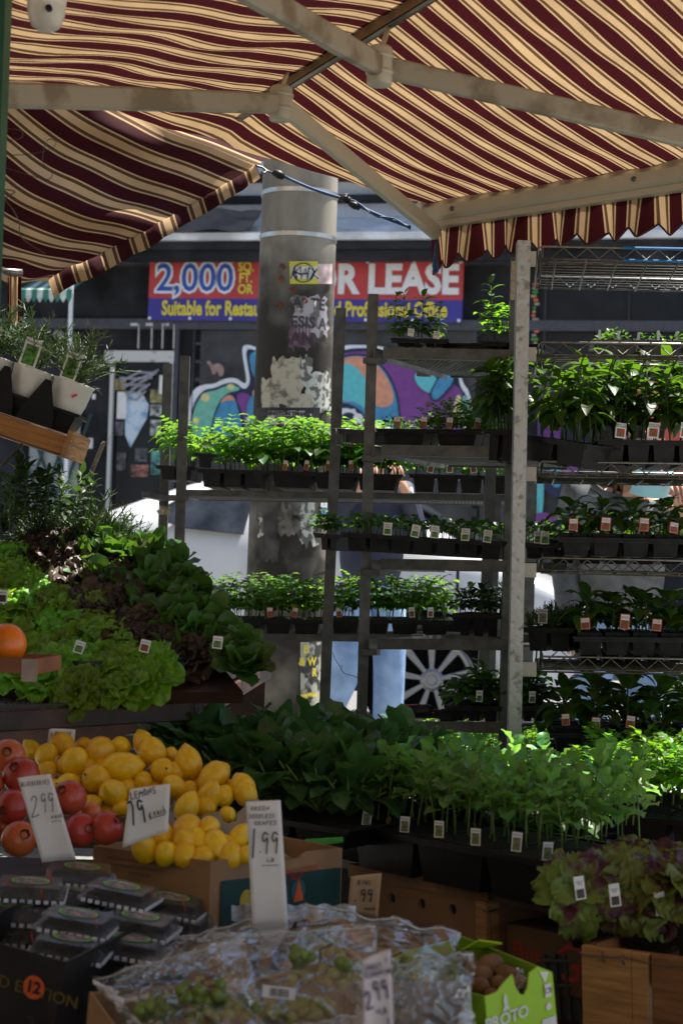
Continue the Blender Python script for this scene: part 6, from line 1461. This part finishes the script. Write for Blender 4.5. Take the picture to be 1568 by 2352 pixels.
CLAM = [(135, 860, 2.9, .1, 'blackberry clamshell at the left edge, top of its stack'), (365, 790, 3.05, .15, 'blackberry clamshell at the back beside the 2.99 card'), (545, 880, 2.92, -.25, 'blackberry clamshell topping the middle stack'), (775, 930, 2.98, -.2, 'rightmost blackberry clamshell with a purple mark'),
        (60, 965, 2.86, .1, 'blackberry clamshell second in the left stack'), (345, 1010, 2.78, -.12, 'blackberry clamshell with green ring in the front middle'), (630, 1020, 2.84, -.2, 'blackberry clamshell under the middle stack top'), (320, 1120, 2.72, -.1, 'lowest blackberry clamshell in the front stack'), (590, 1120, 2.78, -.15, 'lowest blackberry clamshell beside the grape bag'), (800, 1010, 2.95, -.2, 'blackberry clamshell under the rightmost one'), (80, 1060, 2.84, 0, 'blackberry clamshell lying low on the black carton'), (360, 890, 3.0, .15, 'blackberry clamshell under the back one'), (340, 1200, 2.78, -.1, 'bottom clamshell half inside the black carton')]
for x, y, d, rz, lb in CLAM:
    M = TR(W(.5 * x, 1617 + .5 * y + 5, d) - V((0, 0, .03)), rz, 1., .05, .05 if x < 300 else .1)
    if fst: cs.matrix_world = M; tag(cs, lb, 'berry box', 'blackberry clamshells'); fst = False
    else: dup(cs, M, lb, 'blackberry clamshells')
b = MB()
for x, y, d in ((228, 800, 2.88), (700, 870, 2.84), (845, 925, 2.9), (440, 1000, 2.72), (150, 1090, 2.7), (195, 890, 2.85)):
    b.tube([W(.5 * (x - 6), 1617 + .5 * (y - 40), d), W(.5 * x, 1617 + .5 * y, d - .01), W(.5 * (x + 8), 1617 + .5 * (y + 25), d)], .0008, 4)
o = b.build('rubber_band', red); tag(o, 'thin red rubber bands around the blackberry clamshells', 'rubber band')
# black printed carton under the clamshells
r, Mbc, Lbc = carton(W(-110, 2135, 2.62), W(152, 2210, 2.56), .22, .3, 'black printed carton with an orange number sticker under the clamshells', mat('black printed card', (.014, .013, .012), .5, 0, .3, 8))
letter('LIMITED EDITION', .026, mat('dull gold print', (.16, .11, .01), .5), r, Lbc * .62, -.002, -.058, sx=1.1)
b = MB(); b.disc(V((Lbc * .78, -.003, -.052)), V((1, 0, 0)), Z, .0185, 28); o = b.build('sticker', orange_p, r); letter('12', .026, ink, r, Lbc * .78, -.0045, -.052, off=.001)
letter('2', .03, mat('faint print', (.06, .055, .05), .6), r, Lbc * .8, -.002, -.11); letter('typic', .014, MATS['faint print'], r, Lbc * .84, -.002, -.128)

# ---------------------------------------------------------------- grapes in plastic bags
m_gr = mat('green grape', (.2, .28, .05), .25, 0, .2, 30, 0, .3, (.4, .5, .08), coat=.3, rnd=.15)
gz = lambda x, y: (735 + .531 * x, 1666 + .531 * y)
bunch_defs = [([(0, 985), (130, 1120)], 24, 2.62, 'green grape bunch showing through the middle bag'), ([(230, 1040), (380, 1110)], 12, 2.7, 'green grapes between the two bags on the right')]
def bunch(x0, y0, x1, y1, n, d, label, seed):
    R_ = random.Random(seed); a, c = W(x0, y0, d), W(x1, y1, d - .05); r = thing('grape_bunch', label, 'grapes', Matrix.Translation(a.lerp(c, .5))); o_ = a.lerp(c, .5)
    st = MB(); ctr = []
    hw, hh = abs(c.x - a.x) / 2, abs(a.z - c.z) / 2
    for i in range(n):
        p = V((R_.uniform(-1, 1) * hw, R_.uniform(-.04, .04), R_.uniform(-1, 1) * hh)); g = MB(); rr = R_.uniform(.0085, .0105)
        g.grid(lambda u, v: V((sin(v * pi) * cos(u * 6.283), sin(v * pi) * sin(u * 6.283), 1.15 * cos(v * pi))) * rr, 12, 8); g.build('grape', m_gr, r, True, TR(p, 0, 1, R_.uniform(-1, 1), R_.uniform(-1, 1))); st.tube([p * .3 + V((0, .0, hh * .3)), p], .0008, 4); 
    st.tube([V((0, 0, -hh)), V((.004, -.01, 0)), V((.0, -.02, hh + .01)), V((.02, -.025, hh + .02))], .002, 5); st.build('stalk', mat('grape stalk', (.12, .07, .02), .7), r)
bunch(672, 2178, 796, 2258, 48, 2.62, 'green grape bunch showing through the middle bag', 1)
bunch(850, 2196, 940, 2256, 14, 2.72, 'few green grapes between the bags on the right', 2)
bunch(330, 2285, 520, 2345, 60, 2.5, 'dull green grapes inside the left bag', 3)
bunch(420, 2250, 510, 2300, 22, 2.5, 'small grape cluster high in the left bag', 4)
bunch(530, 2295, 760, 2340, 60, 2.52, 'green grapes low in the middle bag', 5)
bunch(690, 2150, 770, 2200, 10, 2.75, 'half hidden grapes at the top of the middle bag', 6)
def bag(name, label, c00, c10, c01, c11, d0, d1, bulge, seed, nu=80, nv=60, amp=.0045):
    # film draped between four pixel corners (bottom-left, bottom-right, top-left, top-right)
    def f(u, v):
        x = (c00[0] * (1 - u) + c10[0] * u) * (1 - v) + (c01[0] * (1 - u) + c11[0] * u) * v
        y = (c00[1] * (1 - u) + c10[1] * u) * (1 - v) + (c01[1] * (1 - u) + c11[1] * u) * v
        d = d0 + (d1 - d0) * v - bulge * sin(pi * u) ** .6 * sin(pi * min(1, v * .9 + .1)) ** .7
        n1 = NZ.noise(V((u * 3.5 + v * 2, v * 3, seed))); n2 = NZ.noise(V((u * 6 - v * 4, v * 5, seed + 4))); n3 = abs(NZ.noise(V((u * 4 + v * 5, v * 3, seed + 9))))
        e = 1
        rg = (1 - abs(n1)) ** 14 + .7 * (1 - abs(n2)) ** 16
        return W(x + 10 * NZ.noise(V((v * 3, u * 3, seed + 1))) * e, y + 10 * NZ.noise(V((u * 6, v * 2, seed + 2))) * e, d) + V((0, -1, .6)) * (amp * rg * 1.3 + amp * n2 * .6 + amp * 1.2 * n3)
    b = MB(); b.grid(f, nu, nv); o = b.build(name, bag_m, None, True); tag(o, label, 'plastic bag'); 
    e = MB()
    def rim(us): e.tube([f(*q) for q in us], .0016, 5)
    rim([(i / 40, .97) for i in range(41)])
    e.build('seam', mat('film edge', (.55, .58, .6), .2, 0, .1), o, True); return o
bag('plastic_bag', 'clear crumpled grape bag at the lower left', (280, 2420), (640, 2440), (215, 2245), (560, 2150), 2.4, 2.62, .08, 1)
bag('plastic_bag', 'clear zip bag of grapes in the middle with curved seams', (520, 2440), (890, 2420), (490, 2150), (860, 2120), 2.42, 2.7, .08, 2)
bag('plastic_bag', 'clear bag with its opened top flap behind the middle bag', (640, 2240), (1010, 2300), (700, 2075), (1058, 2140), 2.7, 2.85, .06, 3)
bag('plastic_bag', 'shiny crumpled bag at the lower right beside the green carton', (800, 2420), (1086, 2400), (820, 2230), (1084, 2185), 2.38, 2.55, .08, 4, amp=.012)
bag('plastic_bag', 'flattened clear bag lying at the back left of the grapes', (250, 2260), (620, 2200), (380, 2160), (700, 2085), 2.66, 2.85, .04, 5)
bag('plastic_bag', 'crumpled bag bottom below the middle grapes', (540, 2460), (900, 2460), (620, 2370), (880, 2320), 2.3, 2.4, .05, 7, amp=.01)
b = MB(); b.grid(lambda u, v: W(532 + 285 * u, 2078 + 36 * v + 3 * sin(u * 40), 2.95 + .01 * sin(u * 25)), 60, 3); o = b.build('bag_header', mat('pleated plastic header', (.55, .6, .68), .3, 0, .25, 60, .3), None, True); tag(o, 'pleated white plastic bag header behind the grapes', 'bag header')
# barcode sticker
Mb2, Lb2 = frame(W(604, 2262, 2.45), W(680, 2270, 2.45)); r = thing('barcode_sticker', 'small white barcode sticker on the middle grape bag', 'sticker', Mb2); b = MB(); b.box(0, Lb2, -.0, .0006, -.018, 0); b.build('paper', cardw, r); b = MB(); x = .012
while x < Lb2 - .012: w = RU(.0008, .002); b.box(x, x + w, -.0008, -.0003, -.015, -.003); x += w + RU(.001, .002)
b.build('bars', ink, r)
# grape carton under the bags, and the white liner spilling out
r, Mgc, Lgc = carton(W(206, 2278, 2.52), W(330, 2450, 2.3), .3, .4, 'brown carton with crumpled liner holding the grape bags at the lower left')
r, Mgc, Lgc = carton(W(430, 2450, 2.2), W(1030, 2450, 2.15), .2, .45, 'open carton under the plastic bags at the bottom edge', mat('pale liner', (.3, .3, .31), .7, 0, .2, 10))
lin = MB()
def lf_(u, v):
    return W(215 + 150 * u ** 1.4 + 60 * v * (1 - u) + 12 * NZ.noise(V((u * 8, v * 4, 1))), 2250 + 120 * u + 26 * v + 8 * NZ.noise(V((u * 9, v * 3, 5))), 2.45 - .15 * u + .02 * NZ.noise(V((u * 7, v * 5, 2))))
lin.grid(lf_, 30, 8); o = lin.build('paper_liner', mat('crumpled liner', (.6, .58, .56), .5, 0, .2, 20, .5), None, True); tag(o, 'crumpled whitish liner edge of the grape carton', 'liner')

# ---------------------------------------------------------------- green kiwi carton
lime = mat('lime green card', (.36, .62, .02), .45, 0, .05, 6)
pA, pB = W(*Z4(706, 1172), 2.6), W(*Z4(998, 1068), 2.68)
Mp_, Lp_ = frame(pA, pB); r = thing('kiwi_carton', 'lime green printed carton of kiwis at the bottom', 'box', Mp_); Hp = .22
b = MB(); cut = [(0, 0), (Lp_ * .17, 0), (Lp_ * .3, .012), (Lp_ * .42, .02), (Lp_ * .44, .0), (Lp_ * .5, -.016), (Lp_ * .56, -.02), (Lp_ * .62, -.01), (Lp_ * .66, .012), (Lp_ * .8, .018), (Lp_, .0), (Lp_, -Hp), (0, -Hp)]
b.poly([V((x, 0, z)) for x, z in cut]); o = b.build('front_panel', lime, r); md = o.modifiers.new('t', 'SOLIDIFY'); md.thickness = .003
b = MB(); sd_ = V((-.05, .3, .0)); b.add([V((0, .002, -Hp)), V((0, .002, 0)), V((0, .002, 0)) + sd_, V((0, .002, -Hp)) + sd_], [(0, 1, 2, 3)]); b.add([V((Lp_, .002, -Hp)), V((Lp_, .002, 0)), V((Lp_, .25, .01)), V((Lp_, .25, -Hp))], [(0, 1, 2, 3)]); b.add([V((-.05, .3, -Hp)), V((-.05, .3, 0)), V((Lp_, .26, .0)), V((Lp_, .26, -Hp))], [(0, 1, 2, 3)]); o = b.build('side_panel', mat('olive card side', (.22, .4, .015), .5), r); md = o.modifiers.new('t', 'SOLIDIFY'); md.thickness = .003
b = MB(); b.quad(V((Lp_ * .78, .2, .0)), V((Lp_ * 1.0, .18, .0)), V((Lp_ * .98, .12, .022)), V((Lp_ * .8, .15, .028))); o = b.build('flap', lime, r); md = o.modifiers.new('t', 'SOLIDIFY'); md.thickness = .003
letter('PROTO', .027, white, r, Lp_ * .27, -.006, -.046, off=.0008); b = MB(); b.poly([V((Lp_ * .27 + .008 * x, -.006, -.025 + .012 * z)) for x, z in ((-1, -.6), (1, -.6), (.4, 0), (.5, 1), (0, 1.8), (-.5, 1), (-.4, 0))]); b.build('logo', white, r)
b = MB(); b.disc(V((Lp_ * .89, -.005, -.052)), V((1, 0, 0)), Z, .006, 20); b.box(Lp_ * .77, Lp_ * .98, -.0055, -.005, -.11, -.07); b.poly([V((Lp_ * .8, -.005, .010)), V((Lp_ * .93, -.005, .004)), V((Lp_ * .87, -.005, -.012))]); b.build('white_print', white, r)
b = MB(); b.box(Lp_ * .85, Lp_ * .94, -.006, -.0052, -.036, -.014); b.build('small_label', cardw, r); letter('CB', .013, mat('navy print', (.01, .03, .12), .5), r, Lp_ * .895, -.0075, -.025)
m_ki = mat('kiwi skin', (.2, .1, .035), .8, 0, .2, 40, .4, col2=(.12, .055, .018))
def kp(th): return sin(th) * .85, cos(th) * 1.12
for i, (x, y, r_) in enumerate(((735, 1040, 60), (700, 1085, 55), (620, 1010, 35), (690, 1130, 48), (810, 1085, 52), (820, 1120, 40), (770, 1120, 45), (650, 1010, 32), (660, 1060, 45), (740, 1170, 40), (860, 1110, 36))):
    d = 2.78 - .0006 * (y - 1000); q = fruit('kiwi', 'brown fuzzy kiwi heaped in the lime green carton', 'kiwi', W(*Z4(x, y), d), r_ * .531 * d / F, m_ki, 'kiwis in the lime green carton', kp, Matrix.Rotation(RU(.8, 2.2), 4, 'X') @ Matrix.Rotation(RU(-1, 1), 4, 'Y'))
    b = MB(); rr = r_ * .531 * d / F; b.lathe([(0, rr * 1.14), (rr * .1, rr * 1.14), (rr * .14, rr * 1.09)], 8); b.build('stem_scar', mat('kiwi scar', (.04, .02, .01), .9), q)
bag('plastic_bag', 'small shiny plastic scrap among the kiwis', Z4(840, 1150), Z4(890, 1140), Z4(845, 1060), Z4(880, 1070), 2.66, 2.7, .01, 12, 12, 12, .006)
# ---------------------------------------------------------------- people behind the racks
skin = mat('skin', (.55, .3, .2), .5, 0, .05, 12); denim = mat('light blue denim', (.34, .5, .74), .8, 0, .25, 7, .5, col2=(.14, .24, .45)); navyc = mat('navy jacket cloth', (.02, .025, .06), .7)
greyt = mat('grey heather cotton', (.14, .145, .15), .85, 0, .3, 9, .2); hairm = mat('brown hair', (.16, .06, .025), .5, 0, .4, 40, .5, stretch=(8, 8, 1)); maskm = mat('light blue mask', (.3, .62, .72), .7, 0, .05, 6); shoem = mat('dark shoe', (.03, .03, .03), .6); purplem = mat('purple cloth', (.12, .03, .3), .7)
def skinmesh(name, V_, E, Rr, m, parent, M=None, sub=2, root=0):
    me = bpy.data.meshes.new(name); me.from_pydata([tuple(v) for v in V_], E, []); o = bpy.data.objects.new(name, me); SC.collection.objects.link(o)
    md = o.modifiers.new('s', 'SKIN'); md.use_smooth_shade = True
    for i, r in enumerate(Rr): me.skin_vertices[0].data[i].radius = r if isinstance(r, tuple) else (r, r)
    me.skin_vertices[0].data[root].use_root = True
    o.modifiers.new('u', 'SUBSURF').levels = sub; o.modifiers['u'].render_levels = sub
    dg = bpy.context.evaluated_depsgraph_get(); dg.update(); m2 = bpy.data.meshes.new_from_object(o.evaluated_get(dg)); bpy.data.objects.remove(o)
    m2.materials.clear(); m2.materials.append(m); m2.name = name
    for p in m2.polygons: p.use_smooth = True; p.material_index = 0
    q = link(name, m2, parent); 
    return q
# generic standing body, figure faces -Y, metres
def body(parent_M, label, h, legs, arms, head_dir, m_body=skin):
    s = h / 1.75
    j = {'pel': (0, 0, .95), 'wai': (0, 0, 1.1), 'che': (0, .0, 1.3), 'nk0': (0, .01, 1.46), 'nk': (0, 0, 1.53)}
    j.update(legs); j.update(arms); j.update(head_dir)
    names = list(j); ix = {n: i for i, n in enumerate(names)}
    E = [('pel', 'wai'), ('wai', 'che'), ('che', 'nk0'), ('nk0', 'nk'), ('nk', 'jaw'), ('jaw', 'head'), ('head', 'crown')]
    for q in 'LR': E += [('pel', 'hip' + q), ('hip' + q, 'kne' + q), ('kne' + q, 'ank' + q), ('ank' + q, 'toe' + q), ('che', 'sho' + q), ('sho' + q, 'elb' + q), ('elb' + q, 'wri' + q), ('wri' + q, 'pal' + q)]
    rad = {'pel': (.11, .08), 'wai': (.11, .08), 'che': (.13, .1), 'nk0': (.07, .07), 'nk': .055, 'jaw': (.065, .07), 'head': (.078, .095), 'crown': (.05, .06)}
    for q in 'LR': rad.update({'hip' + q: .07, 'kne' + q: .055, 'ank' + q: .037, 'toe' + q: .03, 'sho' + q: .052, 'elb' + q: .038, 'wri' + q: .026, 'pal' + q: (.036, .018)})
    Vs = [V(j[n]) * s for n in names]; o = skinmesh('person', Vs, [(ix[a], ix[c]) for a, c in E], [tuple(x * s for x in rad[n]) if isinstance(rad[n], tuple) else rad[n] * s for n in names], m_body, None)
    o.matrix_world = parent_M; tag(o, label, 'person'); return o, {n: V(j[n]) * s for n in names}, s
def fingers(root, j, q, s, dirv, up, m=skin, curl=.9):
    p = j['pal' + q]; d = V(dirv).normalized(); u = V(up).normalized(); sd = d.cross(u).normalized(); b = MB()
    for k, (o, ln) in enumerate(((-.027, .062), (-.009, .07), (.009, .066), (.026, .052))):
        a = p + sd * o * s + d * .02 * s; pts = [a - d * .02]; dd = d.copy()
        for i in range(3): dd = (dd + (-u) * curl * .45).normalized(); pts.append(pts[-1] + dd * ln * s * (.5, .3, .25)[i] * 1.2)
        b.tube(pts, [.009 * s, .0085 * s, .0078 * s, .006 * s], 8)
    a = p - sd * .03 * s - d * .02 * s; pts = [a, a - sd * .02 * s + d * .02 * s - u * .01, a - sd * .02 * s + d * .045 * s - u * .02]; b.tube(pts, [.011 * s, .0095 * s, .007 * s], 8)
    b.build('fingers', m, root, True)
def limb(root, name, pts, rad, m): return skinmesh(name, pts, [(i, i + 1) for i in range(len(pts) - 1)], rad, m, root)
def face(root, c, f, u, s):
    sd = f.cross(u).normalized(); e = MB(); w_ = MB(); n = MB()
    for k in (-1, 1):
        q = c + f * .088 * s + sd * .031 * k * s + u * .01; w_.grid(lambda a, b_: q + (V((sin(b_ * pi) * cos(a * 6.283), sin(b_ * pi) * sin(a * 6.283), cos(b_ * pi)))) * .011 * s, 10, 8)
        e.grid(lambda a, b_: q + f * .006 + (V((sin(b_ * pi) * cos(a * 6.283), sin(b_ * pi) * sin(a * 6.283), cos(b_ * pi)))) * .0065 * s, 10, 8)
        n.grid(lambda a, b_: c - f * .005 + sd * .079 * k * s + (V((.35 * sin(b_ * pi) * cos(a * 6.283), .7 * sin(b_ * pi) * sin(a * 6.283), cos(b_ * pi)))) * .03 * s, 10, 8)
    n.tube([c + f * .088 * s + u * .01, c + f * .112 * s - u * .03 * s, c + f * .09 * s - u * .038 * s], [.007, .013, .008], 8)
    w_.build('eye', white, root, True); e.build('iris', ink, root, True); n.build('nose_and_ears', skin, root, True)
# person in jeans and navy jacket at the kerb
PA = W(852, 1290, 8.5); PA.z = 0
jA = dict(hipL=(.1, 0, .88), kneL=(.11, -.02, .48), ankL=(.12, .03, .08), toeL=(.14, -.1, .03), hipR=(-.1, 0, .88), kneR=(-.13, -.1, .5), ankR=(-.26, .06, .12), toeR=(-.27, -.07, .04))
aA = dict(shoL=(.18, 0, 1.42), elbL=(.26, .02, 1.15), wriL=(.12, -.2, 1.42), palL=(.08, -.22, 1.48), shoR=(-.18, 0, 1.42), elbR=(-.27, .02, 1.16), wriR=(-.12, -.2, 1.42), palR=(-.07, -.22, 1.48))
hA = dict(jaw=(0, -.03, 1.58), head=(0, -.015, 1.65), crown=(0, 0, 1.73))
pa_, j, s = body(TR(PA, .2), 'person in light blue jeans and navy jacket standing by the car wheel', 1.76, jA, aA, hA)
def mid(a, b_, t): return a.lerp(b_, t)
skinmesh('jeans', [j['pel'] + V((0, 0, .06)), j['pel'], j['hipL'], j['kneL'], j['ankL'], j['hipR'], j['kneR'], j['ankR']], [(0, 1), (1, 2), (2, 3), (3, 4), (1, 5), (5, 6), (6, 7)], [(.165, .125), (.17, .13), .108, .09, .083, .108, .09, .083], denim, pa_)
skinmesh('jacket', [j['pel'] + V((0, 0, -.08)), j['wai'], j['che'], j['nk0'] - V((0, 0, .02)), j['shoL'], j['elbL'], j['wriL'], j['shoR'], j['elbR'], j['wriR']], [(0, 1), (1, 2), (2, 3), (2, 4), (4, 5), (5, 6), (2, 7), (7, 8), (8, 9)], [(.19, .14), (.175, .14), (.18, .14), (.09, .09), .07, .055, .042, .07, .055, .042], navyc, pa_)
for q in 'LR':
    a = j['sho' + q] + V((0, -.065, .02)); c = j['elb' + q] + V((0, -.058, 0)); b = MB(); b.tube([a, c], .012, 6); b.build('white_stripe', white, pa_, True)
    limb(pa_, 'shoe', [j['ank' + q] + V((0, .03, -.04)), (j['ank' + q] + j['toe' + q]) / 2 - V((0, 0, .01)), j['toe' + q]], [.045, .045, .035], shoem); fingers(pa_, j, q, s, (-.3 if q == 'L' else .3, -.2, 1), (0, -1, 0))
face(pa_, j['head'], V((0, -1, 0)), V((0, 0, 1)), s)
b = MB(); hc = j['head']; b.grid(lambda u, v: hc + V((0, .012, .015)) + V((sin(v * 1.9) * cos(u * 6.283) * .09, sin(v * 1.9) * sin(u * 6.283) * .108 + .01, cos(v * 1.9) * .115 + (.03 if sin(u * 6.283) < -.3 and v > .7 else 0))), 24, 12); b.build('hair', mat('dark hair', (.02, .015, .012), .5, 0, .3, 60), pa_, True)
# person with mask behind the wire rack
PB = W(1425, 1290, 6.35); PB.z = .0
jB = dict(hipL=(.09, 0, .86), kneL=(.11, -.02, .48), ankL=(.12, .02, .08), toeL=(.13, -.12, .03), hipR=(-.09, 0, .86), kneR=(-.11, -.02, .48), ankR=(-.12, .02, .08), toeR=(-.13, -.12, .03))
aB = dict(shoL=(.17, -.05, 1.33), elbL=(.26, -.1, 1.12), wriL=(.2, -.22, 1.3), palL=(.19, -.26, 1.345), shoR=(-.2, -.03, 1.4), elbR=(-.22, .04, 1.12), wriR=(-.2, -.04, .86), palR=(-.19, -.06, .79))
hB = dict(nk0=(.01, -.03, 1.38), nk=(.03, -.08, 1.42), jaw=(.07, -.14, 1.44), head=(.06, -.12, 1.52), crown=(.04, -.1, 1.6))
pb2, j, s = body(TR(PB, 0), 'person in grey t-shirt and light blue mask bending behind the wire rack', 1.7, jB, aB, hB)
skinmesh('tshirt', [j['pel'] + V((0, 0, -.08)), j['wai'], j['che'], j['nk0'] - V((0, 0, .03)), j['shoL'], mid(j['shoL'], j['elbL'], .7), j['shoR'], j['elbR'], j['wriR']], [(0, 1), (1, 2), (2, 3), (2, 4), (4, 5), (2, 6), (6, 7), (7, 8)], [(.19, .15), (.185, .145), (.18, .14), (.075, .075), .075, .07, .08, .065, .055], greyt, pb2)
skinmesh('jeans', [j['pel'] + V((0, 0, .02)), j['pel'] - V((0, 0, .02)), j['hipL'], j['kneL'], j['ankL'], j['hipR'], j['kneR'], j['ankR']], [(0, 1), (1, 2), (2, 3), (3, 4), (1, 5), (5, 6), (6, 7)], [(.15, .115), (.16, .12), .1, .07, .06, .1, .07, .06], denim, pb2)
for q in 'LR': limb(pb2, 'shoe', [j['ank' + q] + V((0, .03, -.04)), (j['ank' + q] + j['toe' + q]) / 2, j['toe' + q]], [.04, .04, .03], shoem)
fingers(pb2, j, 'L', s, (-.3, -.3, 1), (0, -1, -.3), curl=.6); fingers(pb2, j, 'R', s, (0, -1, -.2), (0, 0, 1))
hd = j['head']; fdir = V((.5, -.8, -.35)).normalized(); fup = V((.1, -.25, 1)).normalized(); fup = (fup - fdir * fup.dot(fdir)).normalized(); face(pb2, hd, fdir, fup, s)
sd = fdir.cross(fup).normalized(); b = MB()
b.grid(lambda u, v: hd + fdir * (.03 + .095 * cos((u - .5) * 2.5) + .012 * sin(v * pi)) + sd * (.098 * sin((u - .5) * 2.5)) + fup * (-.005 - .105 * v + .004 * sin(v * 18)), 18, 12); o = b.build('face_mask', maskm, pb2, True)
b = MB(); 
for k in (-1, 1): b.tube([hd + sd * k * .09 + fdir * .05 - fup * .02, hd + sd * k * .088 + fup * .02, hd + sd * k * .085 - fdir * .01], .002, 4)
b.build('ear_loop', white, pb2)
b = MB(); b.grid(lambda u, v: hd - fdir * .02 + fup * .02 + (sd * cos(u * 6.283) * .096 + fdir * sin(u * 6.283) * .1) * sin(v * 2.1) * (1 + .05 * sin(u * 40)) + fup * cos(v * 2.1) * .11, 40, 12)
for k in range(22): a = RU(-1, 1); st0 = hd - fdir * (.07 + .02 * abs(a)) + sd * a * .09 + fup * .02; b.tube([st0, st0 - V((0, 0, .09)), st0 - V((RU(-.03, .03), RU(-.02, .02), .19))], [.016, .014, .004], 5)
for k in range(4): st0 = hd + sd * (-.088 - .004 * k) + fdir * .03; b.tube([st0 + fup * .03, st0 - V((0, 0, .06)), st0 - V((.02 * k, 0, .13))], [.01, .009, .003], 5)
b.build('hair', hairm, pb2, True)
for K in (K_pep, K_pot, K_tom, K_bro, K_mint, K_bean, K_bas, K_par, K_nas, K_ros, K_lav, K_fea, K_let, K_red, K_mix, K_cha, K_rom, K_sage): K.finish()
